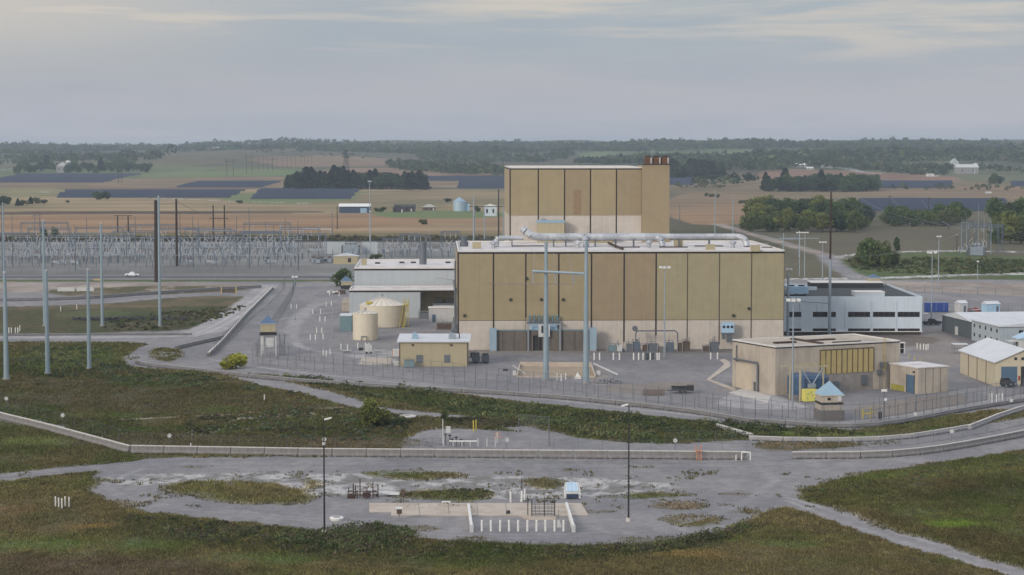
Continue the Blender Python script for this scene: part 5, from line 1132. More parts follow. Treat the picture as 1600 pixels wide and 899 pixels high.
# poles behind the hall, left of reactor
for i, (x, yb, yt, wp, m, l) in enumerate(((757,374,320,2.2,'galv','grey steel pole left of the tall block, left one'),(740,378,305,2.4,'galv','grey steel pole nearest the hall roof edge'),(779,374,296,2.6,'dark','black pole touching left side of the tall block'),(527,358,322,1.6,'wood','rust brown pole before the blue farm shed'),(519,366,330,1.4,'galvd','thin grey pole before the blue farm shed'))): wood_pole(x, yb, yt, wp, l, m, 4 if i in (0,) else 0)
t = thing('transmission_pylon', 'steel frame with crossbar behind left part of hall roof', 'pylon', gp(741,374), 0); w_ = 16; h = ht(741,374,322)
part(MB().tube((0,0,0),(0,0,h+2),.35,.25).tube((w_,0,0),(w_,0,h),.35,.25), 'pole', 'galv', t); part(MB().box(-3,-.2,h-.6,w_+2,.2,h-.2), 'crossarm', 'dark', t)
# tall poles right of reactor, behind hall
for i, (x, yb, yt) in enumerate(((1117,372,298),(1145,374,306))):
    t, h = steel_pole(x, yb, yt, 1.8, 'thin grey steel pole behind right half of hall, %s one' % ('left','right')[i]); t['group'] = 'grey poles behind the hall'
for i, (x, yb, yt) in enumerate(((1249,402,362),(1224,396,366))):
    t, h = steel_pole(x, yb, yt, 2.6, 'stubby pale pole beyond right end of hall, %s one' % ('right','left')[i]); t['group'] = 'grey poles behind the hall'
    part(MB().box(-9,-.15,h*.72,9,.15,h*.72+.35), 'crossarm', 'galv', t)
wood_pole(1062, 350, 319, 1.4, 'thin T shaped pole on the brown field right of the tall block', 'galvd', 14)

# ================================================================ SWITCHYARD
SWG = 'switchyard steelwork'
def gantry(w, h, dd=0):
    t = thing('substation_gantry', 'x', 'gantry')
    for x in (0, w):
        b = MB()
        for sx in (-.4,.4): b.box(x+sx-.12,-.12,0,x+sx+.12,.12,h)
        for z in np.arange(.8,h,1.6): b.tube((x-.35,0,z),(x+.35,0,z+.8),.05,.05,4)
        part(b, 'column', 'yardst', t); part(MB().tube((x,0,h),(x,0,h+2.6),.07,.03,6), 'spike', 'galv', t)
    b = MB(); 
    for z in (h-.7, h): b.box(0,-.15,z-.16,w,.15,z+.16)
    for x in np.arange(.8, w-.8, 1.6): b.tube((x,0,h-.7),(x+.8,0,h),.05,.05,4)
    part(b, 'beam', 'yardst', t)
    for k in (.2,.5,.8): part(MB().ins(w*k,0,h-3.0,2.2,.24,6), 'insulator', 'porc', t)
    return t
def switch():
    t = thing('disconnect_switch', 'x', 'switch')
    for x in (0, 3.2): part(MB().box(x-.16,-.16,0,x+.16,.16,3.0), 'leg', 'yardst', t)
    part(MB().box(-.6,-.2,3.0,3.8,.2,3.2), 'frame', 'galv', t)
    for x in (-.3,1.6,3.5): part(MB().ins(x,0,3.2,1.7,.26,5), 'insulator', 'porc', t)
    for x in (-.3,1.6,3.5): part(MB().tube((x,0,4.9),(x+1.6,-.6,6.5),.14,.09,6), 'blade', 'offw', t); return t
def breaker():
    t = thing('circuit_breaker', 'x', 'circuit breaker')
    part(MB().box(-1.3,-.6,1.2,1.3,.6,2.2), 'tank', 'porc', t); part(MB().box(-1.2,-.5,0,-1.0,.5,1.2).box(1.0,-.5,0,1.2,.5,1.2), 'stand', 'galv', t)
    for x in (-.9,0,.9):
        for s_ in (-1,1):
            b = MB(); b.tube((x,s_*.3,2.2),(x*1.3,s_*1.1,4.3),.17,.1,6); part(b, 'bushing', 'porcbr' if s_ > 0 else 'porc', t)
    part(MB().box(1.35,-.4,.4,2.0,.4,1.9), 'cabinet', 'galv', t); return t
def bus_post():
    t = thing('bus_support', 'x', 'bus support'); part(MB().box(-.15,-.15,0,.15,.15,3.6), 'post', 'yardst', t); part(MB().ins(0,0,3.6,1.5,.24,5), 'insulator', 'porc', t); part(MB().box(-.3,-.3,0,.3,.3,.2), 'footing', 'concg', t); return t
def rowcopy(make, spots, label, group, rz=0):
    pr = make(); 
    for i, (x, y) in enumerate(spots):
        p = gp(x, y) if y > 10 else None
        o = pr if i == 0 else dup(pr, p, rz); j = random.Random(i*7+len(spots)); o.location = p+Vector((j.uniform(-1.3,1.3), j.uniform(-7,7), 0)); o.rotation_euler = (0,0,rz+j.uniform(-.25,.25)+(math.pi if j.random() < .3 else 0)*(0 if 'gantry' in label else 1)); s_ = j.uniform(.85,1.2); o.scale = (1, 1, s_); o['label'] = '%s, %s from the left' % (label, nth(i)); o['group'] = group
rowcopy(lambda: gantry(17, 10.5), [(x, 401) for x in range(2, 460, 76)], 'grey steel gantry in front row of the switchyard', 'front gantries of the switchyard')
rowcopy(lambda: gantry(20, 9.5), [(x, 392) for x in range(-20, 450, 66)], 'grey steel gantry in middle row of the switchyard', 'middle gantries of the switchyard')
rowcopy(lambda: gantry(24, 10.5), [(x, 383) for x in (30, 118, 200, 290, 380)], 'tall steel gantry at back of the switchyard', 'back gantries of the switchyard')
rowcopy(switch, [(x, 410) for x in range(20, 230, 14)], 'pale disconnect switch in the near left row', 'near left disconnect switches')
rowcopy(switch, [(x, 407) for x in list(range(262, 345, 13))+list(range(352, 470, 14))], 'pale disconnect switch in the near right row', 'near right disconnect switches')
rowcopy(switch, [(x, 399) for x in range(35, 240, 15)], 'pale disconnect switch in the second left row', 'second row disconnect switches left')
rowcopy(switch, [(x, 397) for x in range(265, 475, 14)], 'pale disconnect switch in the second right row', 'second row disconnect switches right')
rowcopy(switch, [(x, 391) for x in range(30, 470, 17)], 'pale disconnect switch in the third row', 'third row disconnect switches')
rowcopy(switch, [(x, 385) for x in range(60, 470, 20)], 'pale disconnect switch in the rear row', 'rear row disconnect switches')
rowcopy(breaker, [(x, 414) for x in (88, 98, 108, 118, 290, 298, 330, 338, 430)], 'grey circuit breaker in the front row', 'front circuit breakers')
rowcopy(breaker, [(x, 403) for x in (60, 110, 160, 215, 285, 330, 372, 418, 452)], 'grey circuit breaker in the middle row', 'middle circuit breakers')
rowcopy(bus_post, [(x, 418) for x in range(10, 470, 18)], 'grey bus support post near the fence', 'bus supports near the fence')
rowcopy(bus_post, [(x, 404) for x in range(14, 470, 15)], 'grey bus support post in the middle of the yard', 'bus supports in mid yard')
rowcopy(bus_post, [(x, 412) for x in range(6, 470, 11)], 'grey bus support post behind the near row', 'bus supports behind the near row')
rowcopy(bus_post, [(x, 394) for x in range(10, 470, 13)], 'grey bus support post in the back of the yard', 'bus supports at the back')
for i, (x, yb, yt) in enumerate(((4,425,320),(20,418,335),(64,412,345),(118,424,352),(136,410,340),(159,420,350),(198,405,350),(212,408,338),(282,412,330),(302,420,338),(310,405,345),(370,408,338),(390,420,325),(416,405,346),(428,412,352),(446,408,340),(466,424,345),(473,405,368))):
    wood_pole(x, yb, yt, 1.2, 'slender lightning mast of the switchyard, %s from the left' % nth(i), 'galv')['group'] if False else None
    p = gp(x, yb); h = zat(p.y, yt); t = thing('lightning_mast', 'slender grey lightning mast in the switchyard, %s from the left' % nth(i), 'mast', p, 0, 'lightning masts of the switchyard'); part(MB().tube((0,0,0),(0,0,h),.26,.1,7), 'shaft', 'yardst', t); part(MB().lathe([(.5,0),(.5,.2)], 8), 'footing', 'concg', t)
def bus(x0, x1, y, z, label):
    a, b_ = gp(x0, y), gp(x1, y); t = thing('bus_pipe', label, 'bus pipe', a, 0); part(MB().tube((0,0,z),((b_-a).x,0,z),.11,.11,6), 'pipe', 'galv', t)
for i, (x0, x1, y, z) in enumerate(((0,230,418,5.1),(262,470,418,5.1),(0,470,404,5.1),(20,470,395,7.2),(0,240,386,7.5),(250,475,384,7.8))): bus(x0, x1, y, z, 'long horizontal bus pipe across the switchyard, %s nearest' % nth(i))
# transformer yard and control house at x 500-640
def transformer(px, py, w, h, label, rz=0):
    t = thing('power_transformer', label, 'transformer', gp(px, py), rz)
    part(MB().box(-w/2,-1.4,.3,w/2,1.4,h), 'tank', 'galv', t)
    for s_ in (-1,1):
        b = MB(); [b.box(s_*(w/2+.1) if s_ > 0 else s_*(w/2+.8),-1.2+k*.3,.6,s_*(w/2+.8) if s_ > 0 else s_*(w/2+.1),-1.12+k*.3,h-.3) for k in range(9)]; part(b, 'radiator', 'galvd', t)
    for x in (-w*.3,0,w*.3): part(MB().tube((x,-.3,h),(x*1.15,-.6,h+.4),.25,.2).ins(x*1.15,-.6,h+.4,1.5,.2,5), 'bushing', 'porcbr', t)
    part(MB().tube((-w*.4,.8,h+.9),(w*.4,.8,h+.9),.45,.45,12).box(-.1,.6,h,.1,1,h+.6), 'conservator', 'galv', t); return t
transformer(548, 398, 7, 4.6, 'big pale power transformer between blue firewalls in the switchyard')
for i, (x0, x1, l) in enumerate(((505,540,'left'),(566,590,'right'))):
    a = gp(x0, 397); b_ = gp(x1, 397); t = thing('firewall_screen', 'blue grey firewall panel, %s of the big transformer' % l, 'wall', a, 0); part(MB().box(0,0,0,(b_-a).length,.4,5.8), 'panel', 'bluegrey', t); part(MB().box(0,-.1,5.8,(b_-a).length,.5,6.0), 'cap', 'galvd', t)
a = gp(521, 413); t = thing('control_house', 'small beige control house with white roof near the tree', 'building', a, 0); w_ = 38/ppm(413); part(MB().box(0,0,0,w_,6,3.4), 'wall', 'beige', t); part(MB().add([(-.3,-.3,3.4),(w_+.3,-.3,3.4),(w_+.3,6.3,3.4),(-.3,6.3,3.4),(w_/2,-.3,4.6),(w_/2,6.3,4.6)], [(3,2,1,0),(0,1,4),(2,3,5),(3,0,4,5),(1,2,5,4)]), 'roof', 'metalroof', t); part(MB().box(w_/2+1,-.05,.8,w_/2+2.4,-.01,2.6), 'window', 'dark', t)
for i, (x, m) in enumerate(((490,'porcbr'),(497,'porcbr'),(503,'porcbr'),(420,'galv'),(515,'galvd'))): transformer(x, 411+i % 2, 1.8, 2.0, 'small transformer before the control house, %s from the left' % ORD[i] if i != 3 else 'small transformer alone in the switchyard centre right')
rowcopy(switch, [(612,399),(620,400),(632,399),(640,398),(652,400),(700,398),(708,396)], 'pale disconnect switch left of the hall roof', 'disconnect switches left of the hall roof')
rowcopy(lambda: gantry(9, 8), [(602,394),(625,392),(645,394),(690,392)], 'small gantry behind the blue grey annex roof', 'small gantries behind the annex roof')
rowcopy(bus_post, [(x, 404) for x in range(484, 716, 13)], 'grey bus support post between the switchyard and the hall', 'bus supports near the hall')
rowcopy(breaker, [(x, 396) for x in (486,496,604,626,648,668,682,706)], 'grey circuit breaker behind the annex roofs', 'circuit breakers behind the annex')
fence([(600,412),(660,411),(716,410)], 3.2, 3.0, 'switchyard fence behind the blue grey annex roof', sm=0, arms=False)
# long portal behind
a = gp(473, 372); t = thing('cable_portal', 'low pale steel portal at the back of the switchyard', 'gantry', a, 0); w_ = 45/ppm(372); part(MB().box(0,-.3,4.6,w_,.3,5.2), 'beam', 'offw', t); [part(MB().box(x-.2,-.2,0,x+.2,.2,4.6), 'column', 'galv', t) for x in (.3,w_-.3)]
# ---- right-hand substation
a = gp(1500, 397); s_ = ppm(397)
o = gantry(14, 13); o.location = gp(1513,396); o['label'] = 'left gantry of the small substation on the green slope'; o['group'] = 'gantries of the small substation'
for i, (x, y, h) in enumerate(((1524,393,15),(1505,390,12))): o2 = dup(o, gp(x,y), .2, '%s gantry of the small substation on the green slope' % ('right','rear')[i], 'gantries of the small substation')
transformer(1525, 400, 6, 4.2, 'pale power transformer of the small substation on the right')
rowcopy(switch, [(1508,399),(1516,394),(1540,396),(1546,399)], 'disconnect switch of the small right hand substation', 'disconnect switches of the small substation')
for i, (x, yb, yt) in enumerate(((1528,398,318),(1502,396,340),(1510,394,345),(1548,398,345),(1537,394,340))): p = gp(x, yb); h = zat(p.y, yt); t = thing('lightning_mast', 'slender mast of the small right hand substation, %s in height' % ORD[i], 'mast', p, 0, 'masts of the small substation'); part(MB().tube((0,0,0),(0,0,h),.22,.07,7), 'shaft', 'galv', t); part(MB().lathe([(.4,0),(.4,.2)], 8), 'footing', 'concg', t)
for i, (x, yb, yt) in enumerate(((1390,345,305),(1451,350,308),(1482,360,346),(1495,395,366))): wood_pole(x, yb, yt, 1.3, 'utility pole on the hillside by the small substation, %s from the left' % ORD[i], 'wood', 3)
# ---- wires
def _w(): pass
def wire(a, b_, sag, label, r=.035, name='power_line'):
    a, b_ = Vector(a), Vector(b_); n = 14; pts = [a+(b_-a)*(i/n)+Vector((0,0,-sag*4*(i/n)*(1-i/n))) for i in range(n+1)]
    o = thing(name, label, 'power line', a, 0); part(MB().path([p-a for p in pts], r, 4), 'conductor', 'cable', o)
def P3(x, y, Y): return Vector((xat(x, y, Y), Y, zat(Y, y)))
w0 = gp(139,577).y
LOC = ['left','middle','right']
for i, A_ in enumerate(ATT):
    wire(A_, P3(560, 400+i*4, 905), 3, 'long sagging wire from steel frame across tan hall to switchyard, %s' % LOC[i], .06)
    wire(A_, Vector((A_.x+1, f.p.y+2, 24.5 if i < 2 else 24.0)), 1.2, 'short wire from the steel frame to the hall roof, %s' % LOC[i], .06)
gy_ = gp(249,510).y
for i, (x0, y0, Y0, x1, y1, Y1) in enumerate(((249,318,gy_,276.5,312,gp(276,416).y),(70,350,gy_,0,352,gy_),(160,352,gy_,249,345,gy_),(276.5,314,gp(276,416).y,333,340,gp(340,376).y),(276.5,316,gp(276,416).y,351,342,gp(340,376).y),(7,322,700,-60,330,700))):
    wire(P3(x0,y0,Y0), P3(x1,y1,Y1), 1.0, 'thin wire above the switchyard, %s of six' % ORD[i], .05)
Yp = gp(1296,526).y; Ys = gp(1524,396).y
for i, (y0, y1) in enumerate(((304,345),(306,350),(400,352))): wire(P3(1296,y0+2,Yp), P3(1520,y1,Ys), 4, 'wire from tall dark pole to the small substation, %s' % ('upper','middle','lower')[i], .06)
for i, (x0, y0) in enumerate(((1330,300),(1390,308),(1440,312),(1451,318))): wire(P3(x0,y0,1500), P3(1515+i*4,348+i*3,Ys), 7, 'sagging wire descending from the hill to small substation, %s from the left' % ORD[i], .09)
for i in range(3): wire(P3(1550,350+i*4,Ys), P3(1640,365+i*4,Ys-80), 2, 'wire leaving the small substation to the right, %s' % ('upper','middle','lower')[i], .04)
for i in range(3): wire(P3(1249,366+i*2,gp(1249,402).y), P3(1120,330+i*4,1500), 6, 'wire behind the right end of hall, %s' % ('upper','middle','lower')[i], .09)
wire(P3(1296,400,Yp), P3(1120,410,Yp+100), 2, 'wire from tall dark pole towards the hall', .03)

# ================================================================ YARD OBJECTS
def bollard_proto(h, r=.09, m='white'):
    t = thing('bollard', 'x', 'bollard'); part(MB().tube((0,0,0),(0,0,h),r,r,8).lathe([(r,h),(r*.5,h+.05)], 8), 'post', m, t); part(MB().lathe([(r+.08,0),(r+.08,.06)], 8), 'base_collar', 'concg', t); return t
def bollards(spots, h, label, group, r=.1, m='white'):
    pr = None
    for i, (x, y) in enumerate(sorted(spots)):
        if pr is None: pr = bollard_proto(h, r, m); o = pr; o.location = gp(x, y)
        else: o = dup(pr, gp(x, y), random.uniform(0,3))
        o.rotation_euler = (random.uniform(-.02,.02), random.uniform(-.02,.02), 0)
        o['label'] = '%s, %s from the left' % (label, nth(i)); o['group'] = group
bollards([(753+14.2*i, 831) for i in range(9)]+[(880.5,831)], 1.5, 'white bollard in the row before the concrete slab', 'bollard row before the slab', .14)
bollards([(798,786),(815,785),(820,782)], 1.6, 'white bollard behind the gate rack on slab', 'bollards behind the gate rack', .13)
bollards([(87,793),(92,795),(97,796),(102,793),(108,794)], 1.5, 'white bollard standing in the lower left weeds', 'bollards in the lower left weeds', .1)
bollards([(x, 563) for x in (928.5,937,958.5,968,990,998,1005,1016,1027,1030)], 1.7, 'white bollard on gravel before right half of tan hall', 'bollards before the tan hall', .17)
bollards([(1110.5,562),(1121,562)], 1.6, 'white bollard near the pale kerb corner', 'bollards near the kerb corner', .17)
bollards([(871,595),(877,596),(884,594)], 1.5, 'white bollard between the two pale blue poles', 'bollards between the blue poles', .14)
bollards([(515,462),(530,463),(455,483),(463.5,483),(489,491),(501,491),(510,479),(518,478)], 1.5, 'white bollard in upper yard by the blue grey annex', 'bollards in the upper yard', .15)
bollards([(500,503),(508,503),(495,521),(503,521),(485,532),(493,532),(505,531)], 1.5, 'white bollard in middle yard left of cream tanks', 'bollards in the middle yard', .15)
bollards([(505,556),(510,557),(516,555),(533,547),(543,548),(559,545),(571,545),(577,546)], 1.5, 'white bollard in lower yard before the cream tanks', 'bollards in the lower yard', .14)
bollards([(1433,546),(1438,547),(1443,547),(1447,548),(1450,547)], 1.5, 'white bollard right of the small concrete annex', 'bollards right of the annex', .14)
bollards([(1546,630),(1550,630),(1557,632),(1561,630),(1566,630)], 1.9, 'white bollard near the right end of fence', 'bollards near the right fence', .12)
bollards([(14,521),(18,521),(24,521),(28,521)], 1.5, 'white bollard beside the haul road at far left', 'bollards at the far left', .15)
bollards([(31,518),(95,487),(120,484)], 1.6, 'white bollard in the dry grass at left', 'bollards in the dry grass', .12)
bollards([(409,537),(432,543)], 1.4, 'white bollard at left guard tower foot', 'bollards at the guard tower', .12)
bollards([(413,627),(304,640) if False else (298,705)], 1.3, 'lone white marker post in the left weeds', 'marker posts in the left weeds', .1)
bollards([(740,675),(744,674)], 2.0, 'yellow bollard in the pipe compound', 'yellow bollards in the compound', .12, 'yellow')
bollards([(1420+k*9, 560+k*4) for k in range(6)], 1.0, 'small yellow bollard along the dirt lane right of annex', 'yellow bollards along the lane', .12, mat('faded_yellow', (.40,.36,.12), .8))
# round signs on the fences
for i, (x, y, l) in enumerate(((265,697,'left end of the foreground barrier'),(98,664,'slanting left barrier'),(1280,702,'curved right barrier'),(1055,705,'orange stile'),(10,637,'far left fence'),(1487,690,'right curve of the road'),(507,703,'left lamp pole'),(1430,662,'guard booth road'),(1580,640,'far right barrier'),(792,704,'pipe compound'))):
    p = gp(x, y); t = thing('warning_sign', 'small round white sign on fence near the %s' % l, 'sign', p, 0); part(MB().tube((0,-.03,1.75),(0,.03,1.75),.36,.36,16), 'disc', 'offw', t); part(MB().tube((0,.05,0),(0,.05,1.9),.04), 'post', 'galvd', t)
# concrete slab and its things
def flatpoly(px, z0, z1, name, label, cat, m):
    pts = [gp(x, y) for x, y in px]; o0 = pts[0]; t = thing(name, label, cat, o0, 0); P = [((p-o0).x, (p-o0).y) for p in pts]
    ar = sum(P[i][0]*P[(i+1)%len(P)][1]-P[(i+1)%len(P)][0]*P[i][1] for i in range(len(P)));  P = P if ar > 0 else P[::-1]
    part(MB().prism(P, z0, z1), 'slab', m, t); return t
t = flatpoly([(577,787.5),(908,787.5),(920,806.5),(611,806.5),(611,801),(577,801)], 0.0, .12, 'concrete_slab', 'long pale concrete slab in the gravel turnaround', 'slab', 'slab')
b = MB()
for x in (654, 700, 745, 790, 835): p = gp(x, 788)-t.location; q = gp(x+2, 806)-t.location; b.add([(p.x-.04,p.y,.124),(p.x+.04,p.y,.124),(q.x+.04,q.y,.124),(q.x-.04,q.y,.124)], [(3,2,1,0)])
part(b, 'joint', 'concdk', t)
flatpoly([(808,806),(869,806),(869,813),(833,813),(820,811)], 0.0, .16, 'plinth_slab', 'small raised concrete plinth under the steel gate rack', 'slab', 'slab')
for i, (a, b_) in enumerate((((732,793),(737,831)), ((885,791),(896,831)))):
    p, q = gp(*a), gp(*b_); t = thing('wheel_guide', 'sloping white concrete guide rail at %s end of bollard row' % ('left','right')[i], 'rail', p, 0); d = q-p; n_ = Vector((-d.y, d.x, 0)).normalized()*.16
    part(MB().add([p-p-n_, d-n_, d+n_, n_, -n_+Vector((0,0,.55)), d-n_+Vector((0,0,.9)), d+n_+Vector((0,0,.9)), n_+Vector((0,0,.55))], [(3,2,1,0),(4,5,6,7),(0,1,5,4),(1,2,6,5),(2,3,7,6),(3,0,4,7)]), 'beam', 'white', t); part(MB().cb(d.x,d.y-.3,0,.5,.3,.95), 'end_stop', 'offw', t)
t = thing('gate_rack', 'dark steel rack of gate panels standing on concrete plinth', 'rack', gp(831, 808), 0); b = MB()
for x in (-.0, 1.7, 3.1): b.box(x-.07,-.07,0,x+.07,.07,2.4)
b.box(-.6,.6,0,-.48,.7,2.9); part(b, 'post', 'dark', t); b = MB()
for z in (.3,.75,1.2,1.7): b.tube((0,0,z),(3.1,0,z),.05); b.tube((0,1.0,z),(3.1,1.0,z),.04)
for x in (.5,1.0,2.2,2.7): b.tube((x,0,.3),(x,0,1.7),.03)
part(b, 'panel', 'galvd', t)
t = thing('antenna_mast', 'thin dark mast behind the white bollards on the slab', 'mast', gp(815, 784), 0); h = ht(815,784,746); part(MB().tube((0,0,0),(0,0,h),.07,.04), 'mast', 'darkpole', t); part(MB().cb(0,0,0,.5,.5,.3), 'base', 'offw', t); part(MB().box(-.15,-.1,h-1.2,.15,.1,h-.8), 'box', 'galvd', t)
t = thing('call_box', 'brown kiosk with white cap at left part of slab', 'kiosk', gp(624, 813), 0); part(MB().box(-.12,-.12,0,.12,.12,.9), 'pedestal', 'concg', t); part(MB().box(-.35,-.3,.9,.35,.3,1.55), 'box', 'asphaltdk', t); part(MB().box(-.42,-.36,1.55,.42,.36,1.72), 'cap', 'white', t)
t = thing('well_cover', 'low round white well cover right of left lamp pole', 'cover', gp(526, 813), 0); part(MB().lathe([(.85,0),(.95,.3),(.9,.42)], 20), 'rim', 'white', t); part(MB().lathe([(.55,.42),(.5,.47)], 16), 'lid', 'concg', t)
t = thing('label_plate', 'small white plate lying at rear edge of slab', 'plate', gp(697, 787), 0); part(MB().box(-.6,-.25,0,.6,.25,.3), 'plate', 'white', t); part(MB().box(-.45,-.27,.08,.45,-.251,.2), 'dark_strip', 'dark', t)
t = thing('floor_drain', 'small dark object on slab near bollards', 'drain', gp(794, 804), 0); part(MB().lathe([(.28,.1),(.28,.5),(.15,.55)], 10), 'body', 'dark', t)
t = thing('wheel_chock', 'white angled fitting beside the rightmost bollards', 'fitting', gp(874, 824), 0); part(MB().add([(-.3,-.2,0),(.3,-.2,0),(.3,.2,0),(-.3,.2,0),(-.25,-.1,1.0),(0,-.1,1.0),(0,.1,1.0),(-.25,.1,1.0)],[(3,2,1,0),(4,5,6,7),(0,1,5,4),(1,2,6,5),(2,3,7,6),(3,0,4,7)]), 'body', 'offw', t); part(MB().tube((-.1,0,.9),(-.1,0,2.4),.03), 'rod', 'galvd', t)
# blue tilted skip / vehicle-like bin
t = thing('dump_hopper', 'light blue white hopper with dark front opening on the pad', 'hopper', gp(894, 779), 0)
part(MB().add([(-1.2,-.6,.1),(1.2,-.6,.1),(1.1,1.8,.3),(-1.1,1.8,.3),(-1.2,-.2,1.1),(1.2,-.2,1.1),(1.0,1.9,2.0),(-1.0,1.9,2.0)], [(3,2,1,0),(4,5,6,7),(0,1,5,4),(1,2,6,5),(2,3,7,6),(3,0,4,7)]), 'body', 'offw', t)
part(MB().add([(-.85,-.25,1.12),(.85,-.25,1.12),(.7,1.85,2.04),(-.7,1.85,2.04),(-.85,-.2,1.02),(.85,-.2,1.02),(.7,1.8,1.9),(-.7,1.8,1.9)], [(0,1,2,3),(7,6,5,4),(4,5,1,0),(5,6,2,1),(6,7,3,2),(7,4,0,3)]), 'lid', 'ltblue', t)
b = MB(); [b.add([(x-.04,-.2,1.16),(x+.04,-.2,1.16),(x*.9+.04,1.8,2.1),(x*.9-.04,1.8,2.1)], [(0,1,2,3)]) for x in (-.8,-.3,.3,.8)]; part(b, 'lid_rib', 'white', t)
part(MB().box(-.85,-.72,.15,.85,-.59,.75), 'opening', mat('dark_navy_opening', (.02,.035,.07), .6), t)
# valve skid and bundled pipes
t = thing('valve_skid', 'rusty dark frame of posts and valves left of pipe bundle', 'skid', gp(558, 779), 0); b = MB()
for x, y, h in ((-1.2,0,1.6),(-.6,.8,2.0),(0,0,1.2),(.3,1.6,2.6),(1.4,.2,1.7),(2.2,1.0,2.2),(-.4,2.2,1.5),(3.0,0,2.0)): b.box(x-.07,y-.07,0,x+.07,y+.07,h)
for z in (.5,1.0): b.tube((-1.2,0,z),(3,0,z),.06).tube((-1.2,0,z),(-.4,2.2,z),.05).tube((3,0,z),(2.2,1,z),.05)
b.box(-1.4,-.2,0,-.3,.6,.5).box(.8,-.3,.2,1.9,.5,.8); part(b, 'frame', 'rustd', t)
t = thing('pipe_bundle', 'curved white pipes stacked on ground right of the skid', 'pipes', gp(596, 776), 0)
for k in range(5): part(MB().path([(-1.6,.3*k,.9-.1*k),(-.6,.28*k,.6),(.8,.25*k,.3+.06*k),(2.6,.2*k,.25+.04*k)], .10, 8), 'pipe', 'offw', t)
part(MB().box(-.8,-.1,0,-.6,1.6,.2).box(1.0,-.1,0,1.2,1.4,.2), 'sleeper', 'wood', t); part(MB().box(2.8,-.1,0,3.4,.5,1.0), 'box', 'asphaltdk', t)
# orange stile over the barrier
t = thing('stile_ladder', 'faded orange ladder stile over right part of the foreground barrier', 'ladder', gp(1091, 718), 0); b = MB()
for x in (-.38,.38): b.tube((x,-1.4,0),(x,-.6,1.5),.05).tube((x,-.6,1.5),(x,-.6,2.4),.05).tube((x,.7,0),(x,.3,2.3),.05)
part(b, 'rail', 'orange', t); b = MB(); [b.box(-.38,-1.4+k*.2,.28*(k+.5),.38,-1.2+k*.2,.28*(k+.5)+.06) for k in range(5)]; part(b, 'step', 'orange', t); part(MB().box(-.38,-.55,1.45,.38,.3,1.52), 'platform', 'orange', t)
t = thing('goalpost_pipe', 'white goalpost pipe at right end of the foreground barrier', 'frame', gp(1150, 719.5), 0); part(MB().path([(0,0,0),(0,0,.9)], .09).path([(.9,0,0),(.9,0,1.3),(2.3,0,1.3),(2.3,0,0)], .1), 'pipe', 'white', t)
# pipe compound
t = thing('pipe_manifold', 'white valve manifold with long low pipe in the fenced compound', 'pipework', gp(693, 698), 0); b = MB()
b.path([(1.0,.2,.9),(1.5,0,.9),(5.6,0,.9)], .13); part(b, 'pipe', 'white', t); b = MB()
for x in (0,1.6,3.1,4.5,5.8,7.3,8.7): b.tube((x,0,0),(x,0,.8 if 1 < x < 5 else 1.5),.09)
part(b, 'support_post', 'offw', t); b = MB()
for x, y, z in ((1.4,.8,1.3),(2.1,1.0,1.6),(2.9,.8,1.2),(3.4,1.2,1.0),(.3,1.5,2.0),(1.0,2,1.8)): b.lathe([(.05,0),(.07,z-.3),(.28,z-.25),(.28,z-.15),(.05,z)], 8, x, y)
part(b, 'valve', 'dark', t); part(MB().box(-.3,3,0,-.15,3.1,4.2).box(.3,2.8,1.9,1.1,3.1,3.0), 'gauge_panel', 'offw', t)
t = thing('rust_bracket_post', 'post with faded red cross bracket right of the manifold', 'post', gp(777,693), 0); part(MB().tube((0,0,0),(0,0,1.9),.12), 'post', 'offw', t); part(MB().box(-.5,-.1,1.0,.6,.1,1.15).box(-.4,-.1,1.6,.5,.1,1.75), 'bracket', 'orange', t)
p = gp(636, 653); t = thing('manhole_ring', 'flat round concrete cap in the weeds above the compound', 'cap', p, 0); part(MB().lathe([(1.7,0),(1.75,.35),(1.6,.42)], 24), 'ring', 'conclt', t); part(MB().lathe([(.5,.42),(.45,.5)], 12), 'lid', 'concg', t)
# turbine hall frontage
def yardthing(name, px, py, label, cat): return thing(name, label, cat, gp(px, py), RZ)
t = yardthing('fire_wall', 775, 546, 'long brown fire wall with doorway at the hall front', 'wall'); wl = (925-775)/ppm(546)
hz = zat(gp(775,546).y, 515); u0 = (832-775)/ppm(546); u1 = (846-775)/ppm(546)
part(MB().box(0,-4,0,u0,-3.6,hz).box(u1,-4,0,wl,-3.6,hz).box(u0,-4,hz-1.2,u1,-3.6,hz), 'wall', 'brownwall', t); part(MB().box(u0+.01,-3.55,0,u1-.01,-3.4,hz-1.25), 'doorway', 'dark', t); part(MB().box(-.1,-4.1,hz,wl+.1,-3.5,hz+.25), 'cap', 'teal', t)
for k in range(8): part(MB().box(wl*(k+.5)/8-.05,-4.1,.3,wl*(k+.5)/8+.05,-4.01,hz-.3), 'buttress', 'asphaltdk', t)
t = thing('main_transformer', 'pale blue transformer behind the brown fire wall', 'transformer', gp(849, 546)+Vector((0,-1.5,0)), RZ); Yw = gp(849,546).y
zt1 = zat(Yw, 503); zt2 = zat(Yw, 500)
part(MB().box(-3.3,-1.2,1,3.3,.8,zt1), 'tank', 'ltblue', t)
for x in (-3.4,-2.3,-1.1,0,1.1,2.3,3.4): part(MB().ins(x,-.6,zt1+.1,1.8,.42,4), 'bushing', 'teal', t)
part(MB().box(-4.2,-1.5,zt1-.2,4.2,1,zt1+.1), 'top_frame', 'galvd', t); part(MB().box(-4.1,-2.9,0,-3.8,-2.6,zt1).box(3.8,-2.9,0,4.1,-2.6,zt1).box(-4.1,-2.85,zt1-.4,4.1,-2.65,zt1-.1), 'support_frame', 'galv', t)
